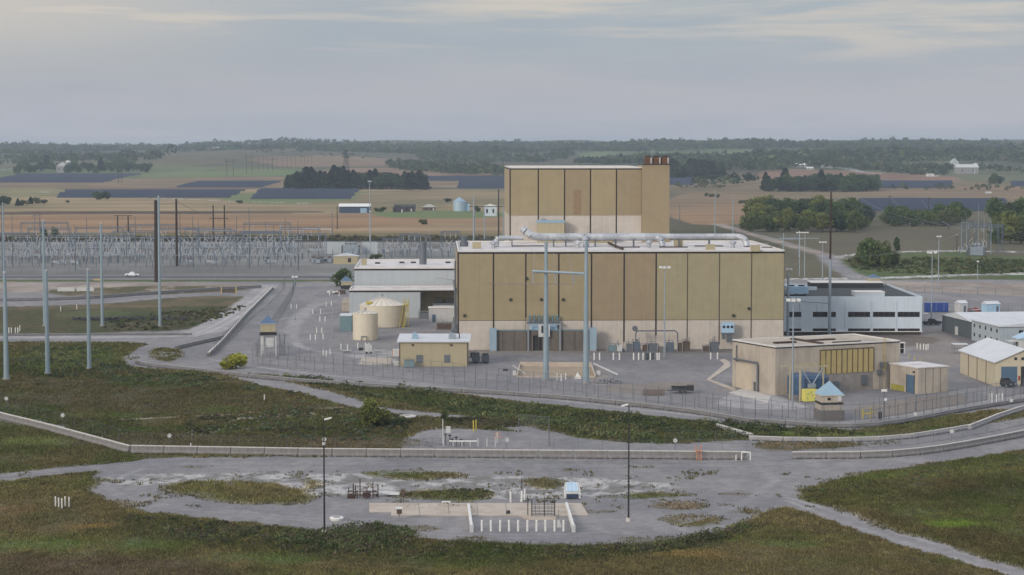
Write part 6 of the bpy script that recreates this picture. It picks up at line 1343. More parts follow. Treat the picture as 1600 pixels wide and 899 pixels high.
part(MB().box(-1.4,-2.95,3.5,1.4,-2.7,zt1-.3), 'cooling_panel', 'offw', t); part(MB().box(-.7,-3.0,zt1-2.4,-.2,-2.96,zt1-.6).box(.2,-3.0,zt1-2.4,.7,-2.96,zt1-.6), 'dark_pipe', 'dark', t)
for i, (x0, x1, yt, yb) in enumerate(((764.5,775,511,546),(919.5,929.5,510,546))):
    p = gp(x0, yb); w_ = (x1-x0)/ppm(yb); t = thing('bus_duct_cabinet', 'tall pale blue cabinet at %s end of the brown fire wall' % ('left','right')[i], 'cabinet', p, RZ); part(MB().box(0,-5,.2,w_,-3,zat(p.y,yt)), 'body', 'teal' if False else mat('dusty_blue_panel', (.26,.35,.42), .6, var=.1, streak=.3), t); part(MB().box(-.05,-5.05,0,w_+.05,-2.95,.2), 'base', 'concg', t)
def eq(px, py, w, h, label, m='galvd', kind='equipment_skid', off=1.5, cat='equipment'):
    t = thing(kind, label, cat, gp(px, py), RZ); r_ = random.Random(px)
    part(MB().box(0,-off-1.2,.25,w,-off,h*.6), 'casing', m, t); b = MB()
    for k in range(max(3, int(w*1.2))): x = r_.uniform(.1,w-.1); z = r_.uniform(h*.6,h); b.tube((x,-off-.6,h*.55),(x,-off-.6,z),.12)
    b.path([(-.3,-off-1.4,.1),(-.3,-off-1.4,h*.75),(w*.7,-off-1.4,h*.75)], .1); part(b, 'piping', 'concg', t); part(MB().box(-.2,-off-1.4,0,w+.2,-off+.1,.24), 'base', 'concdk', t); return t
eq(950,549,2.0,2.9,'grey louvred cabinet at the hall wall left of piping','teal'); eq(962,549,1.3,3.0,'pale cabinet beside the grey louvred one at hall wall','offw')
eq(978,549,3.4,3.5,'jumble of pipes at the hall wall before the round valve','galvd'); eq(1012,549,2.2,3.6,'dark pump skid against the hall wall','galvd'); eq(1058,549,2.2,3.8,'dark pump skid at right end of overhead pipe','asphaltdk')
eq(1027,549,3.6,2.0,'low dark tank skid behind the floodlight mast','concdk'); eq(1097,549,1.6,2.4,'small dark tank by the hall wall','asphaltdk'); eq(1108,549,2.0,4.2,'tall grey pump frame by the hall wall','galvd')
eq(988,549,1.6,4.4,'tall grey valve stand at the hall wall','yardst'); eq(1003,549,1.4,3.0,'short pump beside the tall valve stand','asphaltdk'); eq(1040,549,1.8,4.0,'pipe stand right of the low tank skid','yardst'); eq(1066,549,1.6,4.4,'tall dark pump frame left of the bare wall stretch','asphaltdk'); eq(1192,549,2.0,4.6,'tall finned unit near right corner of the hall','yardst'); eq(1214,549,1.6,4.6,'tall grey stand at the very corner of the hall','galvd'); eq(700,540,2.4,3.4,'dark pipe stand at the left corner of the hall','yardst',off=0)
eq(1180,549,3.8,3.6,'cluster of dark pumps near right end of hall','yardst'); eq(1205,549,3.2,3.2,'group of pale transformers at right corner of hall','galv'); eq(1150,549,3.4,2.6,'brown pump cluster under the wall unit','galvd')
t = yardthing('overhead_pipe', 992, 547.5, 'grey overhead pipe along the hall wall with round valve', 'pipe'); part(MB().path([(0,-2,0),(0,-2,4.6),(.4,-2,5),(9.8,-2,5),(10.4,-2,4.4),(10.4,-2,0)], .16).tube((-.2,-2.2,5.6),(-.2,-1.8,5.6),.7,.7,14), 'pipe', 'galvd', t)
t = yardthing('ground_tank', 970, 548, 'long pale green low tank on gravel at hall foot', 'tank'); part(MB().tube((-2,-3,.6),(1.6,-3,.6),.4,.4,12).box(-1.6,-3.3,0,-1.3,-2.7,.3).box(.9,-3.3,0,1.2,-2.7,.3), 'shell', 'porc', t)
t = yardthing('wall_unit', 1126, 546.5, 'blue wall mounted air unit with three dark fans on the hall', 'air conditioner'); za = zat(gp(1126,545).y, 518); zb_ = zat(gp(1126,545).y, 502); part(MB().box(0,-1.6,za,3.1,-.2,zb_), 'casing', 'ltblue', t)
for k in range(3): part(MB().tube((.55+k*1.0,-1.7,(za+zb_)/2+.2),(.55+k*1.0,-1.61,(za+zb_)/2+.2),.36,.36,12), 'fan', 'dark', t)
part(MB().box(.2,-1.5,za-1.6,1.0,-.3,za-.5).box(1.4,-1.4,za-2.4,2.6,-.3,za-.6), 'junction_box', 'galvd', t); part(MB().box(.05,-1.5,za-.5,3.0,-.2,za-.01), 'bracket', 'galvd', t)
t = yardthing('dumpster', 1009, 562, 'dark green waste bin among the white bollards', 'waste bin'); w_ = 2.0; part(MB().prism([(0,0),(w_,0),(w_,1.5),(0,1.5)], .15, [1.5,1.5,1.9,1.9]), 'body', 'dkgreen', t); part(MB().box(-.05,-.05,1.2,w_+.05,-.01,1.35), 'lip', 'dark', t); part(MB().box(.1,.1,0,w_-.1,1.4,.15), 'wheels', 'tyre', t)
# basin
t = flatpoly([(808,590),(930,590),(924,574),(812,573)], .0, .06, 'settling_basin', 'shallow tan basin between the two pale blue poles', 'basin', mat('ochre_basin_floor', (.30,.235,.165), .9, var=.2, sc=.4))
pa = [gp(x, y)-t.location for x, y in ((808,590),(930,590),(924,574),(812,573))]; b = MB()
for a, c_, hh in ((pa[2],pa[3],1.1),(pa[3],pa[0],.6),(pa[1],pa[2],.6),(pa[0],pa[1],.3)):
    d = (c_-a).normalized(); n_ = Vector((-d.y,d.x,0))*.15; b.add([a-n_,c_-n_,c_+n_,a+n_]+[v+Vector((0,0,hh)) for v in (a-n_,c_-n_,c_+n_,a+n_)], [(3,2,1,0),(4,5,6,7),(0,1,5,4),(1,2,6,5),(2,3,7,6),(3,0,4,7)])
part(b, 'wall', 'slab', t)
for i, (x, y, s_) in enumerate(((801,586,1),(932,586,-1))):
    t = thing('basin_stair', 'pale steel stair and rails at %s end of the tan basin' % ('left','right')[i], 'stair', gp(x, y), 0); b = MB()
    for k in (0,1.0): b.path([(0 if s_ > 0 else 4.5,k*2,2.0),(3*s_ if s_ > 0 else 0,-1+k*2,.2)], .06) if s_ > 0 else b.path([(-.5,k*2+2,2.2),(4.6,k*2-3,.3)], .1)
    b.box(0,-1,0,.8,.2,.9); part(b, 'rail', 'offw', t)
t = thing('warning_board', 'small triangular white board at foot of right blue pole', 'sign', gp(903,592), 0); part(MB().add([(-.8,0,0),(.8,-.3,0),(-.1,-.1,1.5),(-.8,.15,0),(.8,-.15,0),(-.1,.05,1.5)], [(0,1,2),(5,4,3),(0,2,5,3),(1,4,5,2),(0,3,4,1)]), 'board', 'white', t)
# rock pile : many stones as one heap
b = MB(); r_ = random.Random(3)
for k in range(150):
    a = r_.uniform(0,6.28); q = r_.random()**.6*2.6; x, y = q*math.cos(a)*1.3, q*math.sin(a); z = max(0,(1-q/2.7))*1.0; s_ = r_.uniform(.15,.35)
    b.lathe([(s_*.5,z-s_*.3),(s_,z+s_*.1),(s_*.5,z+s_*.6)], 5, x, y)
o = b.build('rubble_heap', M['rock']); o.location = gp(951,598); tag(o, 'heap of grey rubble right of the two pale blue poles', 'rubble', kind='stuff')
for nm_, line, n_, sp in (('pale grey rubble strewn through the weeds behind the long wall', [(130,678),(220,684),(330,676)], 90, 5), ('pale rubble bank beside the tall thin shrub', [(340,660),(430,654),(520,648),(600,652)], 160, 7)):
    b = MB(); L3 = [gp(x, y) for x, y in line]; o3 = L3[0]
    for k in range(n_):
        i = r_.randrange(len(L3)-1); q = r_.random(); c3 = L3[i]+(L3[i+1]-L3[i])*q-o3; s_ = r_.uniform(.10,.30)
        b.lathe([(s_*.5,-.1),(s_,s_*.3),(s_*.45,s_*.8)], 5, c3.x+r_.gauss(0,1.2), c3.y+r_.gauss(0,sp*.5))
    o = b.build('rubble', M['rock']); o.location = o3; tag(o, nm_, 'rubble', kind='stuff')
# flatbed trailer, stack, misc
t = thing('utility_trailer', 'black open utility trailer on gravel behind the fence', 'trailer', gp(1048, 615), -.05); L_ = 36/ppm(613)
part(MB().box(.2,0,.55,L_,2,.68), 'deck', 'dark', t); b = MB()
for y in (0,2): b.box(.2,y-.04,1.25,L_,y+.04,1.35); [b.box(x-.04,y-.04,.68,x+.04,y+.04,1.25) for x in np.linspace(.24,L_-.04,7)]
b.box(L_-1.4,0,.69,L_,2,1.6).box(.22,1.97,.7,L_-1.45,2.03,1.24).box(.22,-.03,.7,L_-1.45,.03,1.24); part(b, 'side_rail', 'dark', t)
for x in (2.0,2.9): [part(MB().tube((x,y,.36),(x,y+.22,.36),.36,.36,14), 'wheel', 'tyre', t) for y in (-.26,2.04)]
part(MB().path([(.2,.4,.55),(-.9,1,.5)], .06).path([(.2,1.6,.55),(-.9,1,.5)], .06), 'drawbar', 'dark', t)
t = thing('pallet_stack', 'low brown block stack left of the black trailer', 'stack', gp(1004, 618), -.05); w_ = 35/ppm(618); part(MB().box(0,0,.1,w_,1.4,1.15), 'blocks', mat('brown_blocks', (.17,.125,.105), .9, var=.2, sc=2, rib=3), t); part(MB().box(.1,.1,0,w_-.1,1.3,.1), 'pallet', 'wood', t)
t = thing('tool_box', 'small dark box on gravel left of the basin', 'box', gp(786, 580), 0); part(MB().box(0,0,0,1.1,.7,.5), 'body', 'dark', t); part(MB().box(-.02,-.02,.5,1.12,.72,.56), 'lid', 'galvd', t)
flatpoly([(1110,594),(1142,573),(1140,566),(1132,562),(1124,563),(1132,570),(1104,594),(1148,612),(1150,608)], 0, .13, 'kerb_corner', 'pale angled concrete kerb left of the concrete building', 'kerb', 'slab')
flatpoly([(1139,614),(1165,607),(1205,620),(1200,630)], 0, .1, 'door_apron', 'pale concrete apron before the concrete building side', 'slab', 'conclt')
flatpoly([(620,560) if False else (560,570),(610,570),(612,560),(566,559)], 0, .08, 'equipment_pad', 'pale concrete pad in front of the cream tanks', 'slab', 'slab')
t = thing('diesel_cart', 'white wheeled equipment cart before the narrow cream tank', 'cart', gp(571, 553), .2); part(MB().box(0,0,.5,1.6,1.2,2.0).box(.2,.1,2.0,.9,1,2.3), 'body', 'offw', t); part(MB().tube((.3,-.1,.25),(.3,.05,.25),.25).tube((1.3,-.1,.25),(1.3,.05,.25),.25), 'wheel', 'tyre', t); part(MB().box(-1.6,.1,.8,-.5,.3,1.5), 'sign_panel', 'dark', t)
t = thing('work_table', 'low pale trestle left of the white cart', 'table', gp(542, 552), 0); part(MB().box(-1.1,-.4,.65,1.1,.4,.75), 'top', 'offw', t); part(MB().path([(-.9,0,0),(.9,0,.65)], .05).path([(.9,0,0),(-.9,0,.65)], .05), 'leg', 'galvd', t)
t = thing('pale_crate', 'tall pale orange trimmed crate left of the beige building', 'crate', gp(613, 557), 0); part(MB().box(0,0,0,1.7,1.2,1.7), 'body', 'offw', t); part(MB().box(-.03,-.03,0,.12,.15,1.72).box(1.58,-.03,0,1.73,.15,1.72), 'trim', 'orange', t)
t = thing('white_box', 'small white box at left foot of the beige building', 'box', gp(615, 572), 0); part(MB().box(0,0,0,1.3,.9,.9), 'body', 'offw', t); part(MB().box(-.03,-.03,.9,1.33,.93,.96), 'lid', 'white', t)
t = thing('grey_block_store', 'grey green box building left of the wide cream tank', 'building', gp(531, 518), .03); part(MB().box(0,0,0,3.2,7,4.2), 'wall', 'teal', t); part(MB().box(-.1,-.1,4.2,3.3,7.1,4.4), 'roof', 'metalroof', t)
t = thing('tan_lean_to', 'low tan lean to beside the left end of the annex', 'shed', gp(534, 487), .03); part(MB().prism([(0,0),(3,0),(3,8),(0,8)], 0, [2.6,2.6,3.6,3.6]), 'wall', 'conc', t); part(MB().box(-.1,-.1,2.65,3.1,.3,2.75), 'roof_edge', 'conclt', t)
eq(522,460,4,2.4,'rusty machinery by the tan booth behind the annex','asphaltdk',off=0); eq(655,498,4,3,'pipework between wide tank and the utility shed','galvd',off=0); eq(683,515,4,2.8,'dark piping at the left corner of the hall','asphaltdk',off=0)
eq(1292,596,3,2.6,'dark pump at the foot of the ochre strip','asphaltdk',off=0); eq(735,560,2.2,2.0,'small dark pump near the condensers','dark',off=-2)
for i, (x, y) in enumerate(((104,455),(134,455))): t = thing('concrete_box', 'white concrete box on the gravel at left, %s one' % ('left','right')[i], 'box', gp(x, y), 0); part(MB().box(-3,-1,0,3,1,1.0), 'body', 'offw', t); part(MB().box(-2.6,-.8,1.0,2.6,.8,1.2), 'lid', 'conclt', t)
t = thing('yellow_road_gate', 'long low yellow bar on grass verge near far left poles', 'gate', gp(146, 440), 0); part(MB().box(0,0,.4,3.2,.15,1.0), 'bar', 'ochre', t); part(MB().box(.3,0,0,.5,.15,.4).box(2.7,0,0,2.9,.15,.4), 'post', 'galvd', t)
t = thing('road_gate', 'brown gate frame where the haul road meets the fence', 'gate', gp(345, 460), 0); part(MB().box(0,0,0,.4,.4,2.6).box(5,0,0,5.4,.4,2.6), 'post', 'ochre', t); part(MB().box(.4,.1,.5,5,.3,1.4), 'bar', 'asphaltdk', t)
# dark culvert strip in dry grass
t = thing('black_liner', 'rumpled black plastic strip lying in the dry grass', 'liner', gp(112, 500), 0); L_ = (290-112)/ppm(498); b = MB(); r_ = random.Random(8)
for k in range(40): x = L_*k/40; b.lathe([(L_/50,0),(L_/60,r_.uniform(.2,.6)),(L_/150,r_.uniform(.5,.8))], 6, x, 3+r_.uniform(-1.2,1.2))
part(b, 'sheet', 'darkpole', t)
# parked cars: white pickup + one at garage
def pickup(px, py, rz, label, body='carw', L_=5.4):
    t = thing('pickup_truck', label, 'pickup truck', gp(px, py), rz)
    sec = [(-2.7,.55,.95),(-2.6,.45,1.05),(-.9,.4,1.08),(-.85,.4,1.1),(1.2,.4,1.12),(2.5,.45,1.02),(2.7,.55,.8)]
    vs = []; 
    for x, z0, z1 in sec: vs += [(x,-.95,z0),(x,.95,z0),(x,.9,z1),(x,-.9,z1)]
    fs = [(0,1,2,3)[::-1], (24,25,26,27)]
    for k in range(6): a = k*4; fs += [(a,a+4,a+5,a+1)[::-1],(a+1,a+5,a+6,a+2)[::-1],(a+2,a+6,a+7,a+3)[::-1],(a+3,a+7,a+4,a)[::-1]]
    part(MB().add(vs, fs), 'body', body, t)
    part(MB().add([(-.95,-.88,1.08),(1.2,-.88,1.12),(1.2,.88,1.12),(-.95,.88,1.08),(-.7,-.72,1.78),(.45,-.72,1.78),(.45,.72,1.78),(-.7,.72,1.78)], [(3,2,1,0),(4,5,6,7),(0,1,5,4),(1,2,6,5),(2,3,7,6),(3,0,4,7)]), 'cab', body, t)
    part(MB().add([(-.75,-.86,1.15),(.95,-.86,1.15),(.42,-.745,1.68),(-.6,-.745,1.68),(-.75,.86,1.15),(.95,.86,1.15),(.42,.745,1.68),(-.6,.745,1.68)], [(0,1,2,3),(7,6,5,4)]), 'window', 'glass', t)
    part(MB().add([(1.14,-.75,1.17),(1.14,.75,1.17),(.50,.64,1.74),(.50,-.64,1.74)], [(0,1,2,3)]), 'windscreen', 'glass', t)
    part(MB().box(-2.5,-.8,1.06,-1.0,.8,1.09), 'bed', 'dark', t)
    for x in (-1.7,1.75):
        for y in (-1.0,.76): w_ = part(MB().tube((x,y,.38),(x,y+.24,.38),.38,.38,16), 'wheel', 'tyre', t); part(MB().tube((x,y-.02,.38),(x,y+.26,.38),.2,.2,10), 'rim', 'galv', w_)
    for y in (-.7,.5): part(MB().box(2.68,y,.7,2.74,y+.25,.85), 'headlight', 'white', t)
    return t
pickup(206.5, 432, math.pi, 'white pickup truck driving on the road before the switchyard')
pickup(1570, 604, rzg-1.2, 'dark vehicle parked by the steel blue roller door', 'dark')
pickup(1456, 508, .3, 'small dark vehicle by the white shelter right of office', 'dark')
# the distant farmstead and houses
def house(px, py, wpx, hpx, rpx, label, wall, roof, rz=0, dratio=.7, name='farmhouse', win=3, cat='house', ridge='x'):
    p = gp(px, py); s_ = F/p.y; w = wpx/s_; h = hpx/s_; r_ = rpx/s_; d = w*dratio; t = thing(name, label, cat, p-Vector((0,0,.3)), rz); h += .3
    part(MB().box(-w/2,0,0,w/2,d,h), 'wall', wall, t); e = .5
    if ridge == 'x': v = [(-w/2-e,-e,h),(w/2+e,-e,h),(w/2+e,d+e,h),(-w/2-e,d+e,h),(-w/2-e,d/2,h+r_),(w/2+e,d/2,h+r_)]; fs = [(3,2,1,0),(0,1,5,4),(2,3,4,5),(0,4,3),(1,2,5)]
    else: v = [(-w/2-e,-e,h),(w/2+e,-e,h),(w/2+e,d+e,h),(-w/2-e,d+e,h),(0,-e,h+r_),(0,d+e,h+r_)]; fs = [(3,2,1,0),(0,1,4),(2,3,5),(3,0,4,5),(1,2,5,4)]
    part(MB().add(v, fs), 'roof', roof, t)
    for k in range(win): x = -w/2+w*(k+.5)/win; part(MB().box(x-.7,-.06,h*.35,x+.7,-.01,h*.75), 'window', 'glass', t)
    part(MB().box(w*.3,-.07,0,w*.3+1.2,-.02,h*.7), 'door', 'offw', t); return t
t = house(554, 333, 48, 10, 4.5, 'long navy shed with white roof in the distant farmstead', mat('navy_siding', (.035,.055,.10), .7), 'white', dratio=.5, name='machine_shed', win=0, cat='shed'); part(MB().box(4.5,-.1,.2,9.5,-.02,4), 'sliding_door', mat('sky_blue_door', (.25,.38,.50), .6), t)
house(632, 331, 32, 7, 4, 'dark brown farmhouse with hipped roof in the distant farmstead', mat('dark_brown_siding', (.05,.045,.05), .8), 'officedk', win=4)
house(622, 332, 16, 7, 4, 'dark gabled wing left of the brown farmhouse', mat('dark_brown_siding2', (.045,.04,.045), .8), 'officedk', ridge='y', name='farmhouse_wing', win=2)
house(670, 329, 20, 5, 5, 'brown cottage with white gable near the silo', mat('brown_siding', (.11,.08,.075), .8), 'offw', ridge='y', win=2)
house(766, 338, 20, 15, 4, 'pale blue shed on posts next to the tall block', 'office', 'white', win=2, ridge='y', name='elevated_shed', cat='shed')
house(590, 322, 12, 4, 2, 'low green roofed shed behind the navy shed', 'dkgreen', 'dkgreen', name='small_shed', win=0, cat='shed') if False else None
p = gp(718, 330); s_ = F/p.y; r0 = 10/s_; t = thing('grain_bin', 'round pale blue grain bin beside the farmstead', 'grain bin', p, 0); hh = 15/s_; part(MB().lathe([(r0,0),(r0,hh)], 28), 'shell', mat('galvanised_bin', (.36,.46,.54), .5, .2, var=.1, rib=1.5, ridbir='Z') if False else mat('galvanised_bin', (.36,.46,.54), .5, .2, var=.1), t); part(MB().lathe([(r0+.2,hh),(r0*.3,hh+5/s_),(.6,hh+6.5/s_)], 28), 'roof', 'blueroof', t)
p = gp(725, 330); t = thing('grain_bin', 'smaller square sided bin attached right of round grain bin', 'grain bin', p, 0); part(MB().box(0,0,0,4.5,5,6), 'shell', 'ltblue', t); part(MB().box(-.2,-.2,6,4.7,5.2,6.3), 'roof', 'galvd', t)
HS = [(1249,262,26,4,2.5,'long white roofed barn on the wooded hill right of centre','concg','white',.5,'x'),(1266,265,10,2.5,1.5,'small white roofed shed right of the long barn','offw','white',.8,'x'),(1293,263,16,4,3,'white house with grey roof in a hillside clearing','offw','bluegrey',.8,'y'),
      (1512,272,34,10,5,'large grey house with white roof on the right hillside','concg','offw',.6,'x'),(1492,262,12,8,6,'white gabled house left of the large grey house','offw','bluegrey',.9,'y'),(1525,264,10,6,3,'white annex at right of the large grey house','white','white',.8,'y'),
      (1457,276,18,3.5,1,'long white trailer home below the hillside houses','white','offw',.3,'x'),(1443,252,7,4,3,'tiny white house in a clearing of the wood','white','offw',.8,'y'),(1259,296,11,6,3,'pale shed among the dark trees left of solar field','offw','offw',.8,'x'),
      (1588,251,12,3,2,'white roofed shed at far right hilltop','offw','white',.6,'x'),(97,270,18,10,6,'hazy pale barn beside the tower at left','concg','offw',.7,'y'),(33,262,9,4,2,'tiny hazy pale shed at far left','offw','white',.7,'x'),(347,235,30,3,2,'low hazy farm roof on the far left rise','concg','offw',.4,'x'),(1545,303,8,2,1,'small white pump hut at right field edge','offw','white',.8,'x') ]
for x, y, w, h, r_, l, wa, ro, dr_, rg in HS: house(x, y, w, h, r_, l, wa, ro, dratio=dr_, ridge=rg, win=2)
p = gp(107, 270); h = zat(p.y, 252)-p.z; t = thing('storage_silo', 'dark hazy silo with white top beside the pale barn', 'silo', p, 0); part(MB().lathe([(4,0),(4,h*.88)], 16), 'shell', 'concdk', t); part(MB().lathe([(4.4,h*.88),(4.2,h),(1,h+1)], 16), 'cap', 'white', t)
# ---- solar rows
def solar(x0, x1, y0, y1, n, label, group, skew=0):
    a = gp((x0+x1)/2, y0); proto = None
    for i in range(n):
        q = i/(n-1); y = 1/((1-q)/(y1-232)+q/(y0+1.5-232))+232; sx = skew*q
        A_, B2_ = gp(x0+sx, y), gp(x1+sx, y); w = (B2_-A_).length*random.uniform(.93,1); c_ = (A_+B2_)/2; c_.z = (A_.z+B2_.z)/2
        b = MB(); k = max(2, int(w/60)); 
        z0, z1 = .7, 2.4; b.add([(-w/2,0,z0),(w/2,0,z0),(w/2,4.2,z1),(-w/2,4.2,z1),(-w/2,0,z0-.12),(w/2,0,z0-.12),(w/2,4.2,z1-.12),(-w/2,4.2,z1-.12)], [(0,1,2,3),(7,6,5,4),(4,5,1,0),(5,6,2,1),(6,7,3,2),(7,4,0,3)])
        t = thing('solar_panel_row', '%s, %s row from the front' % (label, nth(i)), 'solar panels', c_, math.atan2(B2_.z*0+B2_.y-A_.y, B2_.x-A_.x), group)
        t.rotation_euler.y = -math.atan2(B2_.z-A_.z, max(w,1)); part(b, 'panels', 'solar', t); b = MB(); b.box(-w/2,1.8,1.0,w/2,2.1,1.2); [b.box(x-.1,1.8,-2.5,x+.1,2.1,1.1) for x in np.linspace(-w/2+2, w/2-2, 12)]; part(b, 'rack', 'galvd', t)
solar(82, 365, 298, 310, 14, 'dark solar array in the tan field at left', 'left solar rows', 18)
solar(275, 410, 284, 293.5, 10, 'dark solar array behind the left one', 'rear left solar rows', 30)
solar(390, 550, 296, 312, 14, 'dark solar array before the windbreak', 'windbreak solar rows', 14)
solar(662, 800, 276, 283, 8, 'dark solar array far left of the tall block', 'far block solar rows')
solar(714, 810, 284, 295, 10, 'dark solar array just left of the tall block', 'near block solar rows')
solar(-30, 165, 272, 286, 12, 'hazy solar array at far left', 'hazy left solar rows', 60)
solar(1040, 1085, 278, 290, 8, 'blue solar array just right of the stacks', 'right block solar rows')
solar(1366, 1490, 283.5, 295, 9, 'dark solar array below the hillside houses', 'hillside solar rows')
solar(1340, 1575, 312, 331, 16, 'blue black solar array behind the right hand trees', 'right solar rows')
solar(1580, 1680, 284, 292, 6, 'dark solar array at the right edge', 'right edge solar rows')

# ================================================================ TREES
wb = [(450+i*7.2, 297+random.uniform(-2,1), 20+9*math.sin(i*.42)**2+random.uniform(-3,3)) for i in range(14)]+[(552+i*8.6, 296+random.uniform(-2,1), 21+random.uniform(-5,6)) for i in range(14)]
row(['c1','c2','g3'], wb, 'dark windbreak tree above the solar array', 'dark windbreak trees', 1.35)
row(['g3','c2'], [(560+i*12, 291, 20+random.uniform(-3,5)) for i in range(9)], 'dark tree in rear line of the windbreak', 'rear windbreak trees', 1.25)
row(['g1','g2','y1','g3'], [(1168+i*7.3, 359+4*math.sin(i*1.7), 14+random.uniform(-3,4.5)) for i in range(26)], 'bushy green tree in the grove behind the hall', 'grove behind the hall, front trees', 1.15)
row(['g1','g3','y1'], [(1180+i*7.5, 345+4*math.sin(i*2.3), 18+random.uniform(-4,4)) for i in range(24)], 'tall green tree at back of the grove behind hall', 'grove behind the hall, rear trees', 1.1)
row(['g1','g2','b1'], [(1388+i*6, 350+4*math.sin(i*1.3), 13+random.uniform(-3,4)) for i in range(19)], 'green tree in line below the right solar array', 'trees below the right solar array', 1.3)
row(['g1','y1','b1','g2'], [(1556+i*5.6, 376+6*math.sin(i*2.1), 16+random.uniform(-3,4)) for i in range(12)], 'green tree at right edge behind small substation', 'trees at the right edge', 1.1)
row(['g1','g3'], [(1556+i*8, 355, 20+random.uniform(-3,4)) for i in range(9)], 'darker tree further back at right edge', 'rear trees at the right edge', 1.1)
row(['c2','g3','g1'], [(1196+i*5.1, 298+2*math.sin(i*1.9), 22+random.uniform(-5,5)) for i in range(34)], 'dark tree in the copse left of the right solar array', 'dark copse trees', 1.2)
row(['b1','g1','yb' if False else 'g2'], [(1350,412,13),(1360,416,15),(1372,418,14),(1384,420,9),(1394,414,10),(1366,408,16),(1346,414,8)], 'scrubby olive tree beside the curved field road', 'scrubby trees by the field road', .95)
plant('t1', 1402, 400, 11, 'thin bare looking tree right of the scrubby group', wide=.7)
row(['g1','b1'], [(1104,307,5),(1112,308,6),(1122,309,5),(1158,318,5),(1166,319,6),(1176,320,5)], 'small round tree on the brown field behind hall', 'small trees on the brown field', 1.3)
row(['c2','g3'], [(1050+i*7, 278+2*math.sin(i), 24+random.uniform(-3,5)) for i in range(12)], 'dark tree right of the rusty stacks', 'trees right of the stacks', 1.4)
row(['g3','g1'], [(1350+i*20, 283, 11+random.uniform(-2,4)) for i in range(2)]+[(1424,273,10),(1430,273,10),(1437,273,9),(1443,273,9),(1553,288,18),(1560,288,14),(1470,270,16),(1480,268,18)], 'tree near the hillside houses', 'trees near the hillside houses', 1.2)
plant('g1', 152, 312, 10, 'round green tree in the left solar array, left of two', wide=1.5, group='trees in the left solar array'); plant('g3', 165, 312, 11, 'round green tree in the left solar array, right of two', wide=1.2, group='trees in the left solar array')
row(['g3','b1','c2'], [(6,322,12),(28,322,7),(36,321,8),(48,319,7),(56,318,9),(68,318,6)], 'small tree at far left of the tan field', 'small trees at far left', 1.3)
row(['g3','g1','c2'], [(30+i*8.5, 268+random.uniform(-4,4), 19+random.uniform(-6,9)) for i in range(25)], 'hazy tree around the left farm', 'hazy trees around the left farm', 1.2)
row(['b1'], [(662,351,6)], 'lone dark bush in the stubble field', 'lone bush', 1.3)
plant('g1', 536, 448, 8.5, 'round dark green tree beside the blue grey annex', wide=1.15)
plant('b1', 587, 405, 4, 'green bush behind the white annex roof', 'bush', wide=1.7)
plant('yb', 369, 576, 5.6, 'golden yellow bush beside the left guard tower', 'bush', wide=1.15)
plant('yb', 353, 577, 3.0, 'smaller golden bush left of the big yellow one', 'bush', wide=1.3)
plant('y1', 583, 668, 6.5, 'tall thin green shrub behind the foreground barrier, right stem', 'shrub', wide=1.1); plant('y1', 577, 670, 5.5, 'yellow green shrub behind the foreground barrier', 'shrub', wide=.9); plant('b1', 592, 668, 3.5, 'low shrub at the foot of the tall thin one', 'shrub', wide=1.1)
plant('t1', 694, 658, 2.2, 'dark little conifer shaped bush above the compound', 'bush', wide=1.5)
plant('y1', 85, 372, 8, 'bright green small tree at back left of switchyard, right one', wide=.8); plant('g1', 68, 372, 8.5, 'green small tree at back left of switchyard, left one', wide=.7)
plant('b1', 106, 317, 4, 'small bush on the pale strip', 'bush'); plant('b1', 375, 318, 5, 'dark bush on the green strip', 'bush', wide=1.6); plant('g1', 598, 331, 5, 'green bush between shed and farmhouse', 'bush', wide=2); plant('g1', 588, 331, 4, 'green bush right of navy shed', 'bush', wide=2); plant('g1', 745, 331, 6, 'green tree right of the grain bin', wide=1.3); plant('g3', 700, 316, 5, 'dark bush left of grain bin', 'bush', wide=2)
# far woods
def wood(px, n, h0, h1, label, cols, dens_noise=None, per=26):
    P = smooth_poly([tuple(gp(x, y)[:2]) for x, y in px], 1); xs = [p[0] for p in P]; yy = [p[1] for p in P]; X = rng.uniform(min(xs), max(xs), n); Y = rng.uniform(min(yy), max(yy), n)
    k = sdf(X, Y, P) < 0
    if dens_noise: k &= fbm(X/160, Y/260, 61, 3) > dens_noise
    X, Y = X[k], Y[k]; h = 1.22*rng.uniform(h0, h1, len(X))*(.45+.12+.9*fbm(X/90, Y/120, 71, 3))*np.where(rng.random(len(X)) < .06, 1.45, 1); r = h*rng.uniform(.34, .5, len(X)); z = T(X, Y)
    cl = np.array(cols)[rng.integers(0, len(cols), len(X))]*(.45+1.1*fbm(X/60, Y/90, 81, 3))[:, None]*rng.uniform(.7,1.35,(len(X),1))
    V, Fq, cc = leaf_cloud(X, Y, z+h*.42, r, h*.58, cl, per, h*.11)
    o = mesh_np('woodland', V, Fq, m_leaf, {'albedo': cc}); tag(o, label, 'woods', kind='stuff')
FG = [(.040,.062,.028), (.055,.080,.032), (.075,.095,.038), (.030,.045,.026), (.085,.090,.042)]
wood([(225,238),(420,236),(640,244),(800,246),(800,229),(560,227),(300,229),(215,232)], 5200, 7.48, 12.92, 'hazy wooded ridge along the left horizon', FG)
wood([(620,250),(800,260),(900,250),(890,234),(900,228),(700,229)], 2600, 6.8, 12.92, 'wooded slopes left of the tall block', FG, .44)
wood([(900,262),(1060,258),(1220,262),(1220,253),(1060,249),(900,252)], 1500, 8.16, 13.6, 'wooded hollow behind the rusty stacks', FG, .42)
wood([(890,240),(1220,236),(1220,228),(890,228)], 2600, 8.16, 13.6, 'wooded crest above the pale green field', FG, .36)
wood([(700,236),(1000,233),(1300,236),(1660,242),(1660,229),(1200,226),(720,226)], 9000, 8.16, 13.6, 'dense wooded ridge along the right horizon', FG)
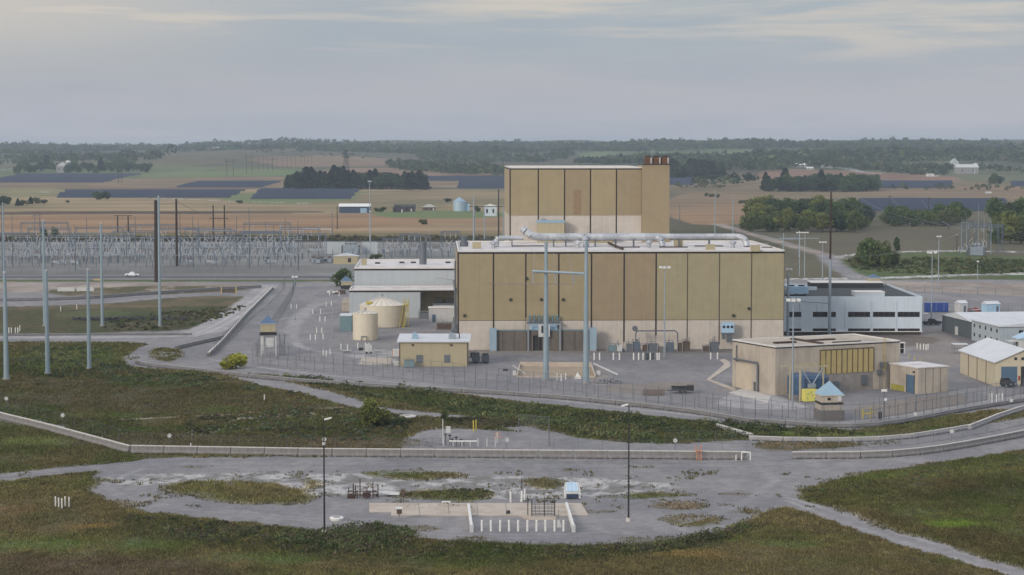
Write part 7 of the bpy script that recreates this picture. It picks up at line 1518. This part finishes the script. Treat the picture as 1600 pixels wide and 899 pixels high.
wood([(1170,262),(1330,262),(1480,256),(1660,270),(1660,234),(1180,232)], 5200, 7.48, 13.6, 'wooded hillside above the white houses', FG, .44)
wood([(1300,270),(1500,268),(1660,276),(1660,252),(1340,254)], 1300, 5.44, 10.2, 'scattered trees around the hillside houses', FG, .52)
wood([(600,256),(800,264),(800,278),(720,276),(610,268)], 1400, 5.44, 9.52, 'wooded creek line left of the tall block', FG, .42)
wood([(-60,262),(230,262),(280,244),(-60,240)], 1500, 8.16, 13.6, 'hazy woods on the far left plain', FG, .45)
wood([(-60,240),(240,238),(240,229),(-60,229)], 3200, 8.16, 13.6, 'faint far woods at the left horizon', FG, .35)
wood([(1040,296),(1200,306),(1210,298),(1050,288)], 60, 3.4, 6.12, 'scattered bushes on the tan field behind the hall', FG, .5)
wood([(1040,272),(1180,270),(1350,266),(1350,252),(1180,250),(1040,254)], 1500, 6.8, 12.24, 'broken woods right of the rusty stacks', FG, .36)
wood([(1060,296),(1190,290),(1190,278),(1060,276)], 260, 7, 13, 'loose thicket on the tan field right of the stacks', FG, .5)
wood([(1300,298),(1660,300),(1660,296),(1300,294)], 60, 3.4, 6.12, 'sparse hedge on the brown field at right', FG, .4)
wood([(1340,270),(1480,278),(1480,272),(1340,264)], 200, 4.08, 6.8, 'hedge line below the hillside clearing', FG, .5)
wood([(380,236),(640,250),(640,262),(400,244)], 500, 4.08, 8.16, 'broken hedges on the far centre left fields', FG, .56)

# ================================================================ prototypes away, haze
for r_ in PROT.values():
    for c_ in list(r_.children): bpy.data.objects.remove(c_)
    bpy.data.objects.remove(r_)
hm = bpy.data.materials.new('haze'); hm.use_nodes = True; t = hm.node_tree; t.nodes.clear()
ov = t.nodes.new('ShaderNodeOutputMaterial'); pv = t.nodes.new('ShaderNodeVolumePrincipled'); pv.inputs['Density'].default_value = 0.000088; pv.inputs['Color'].default_value = (.74,.87,1.0,1); pv.inputs['Anisotropy'].default_value = .2
t.links.new(pv.outputs[0], ov.inputs['Volume'])
hz_ = MB().box(-17000, -500, -6, 17000, 16500, 105).build('haze', hm); hz_['kind'] = 'stuff'; hz_['label'] = 'thin blue grey haze over the whole plain'; hz_['category'] = 'haze'
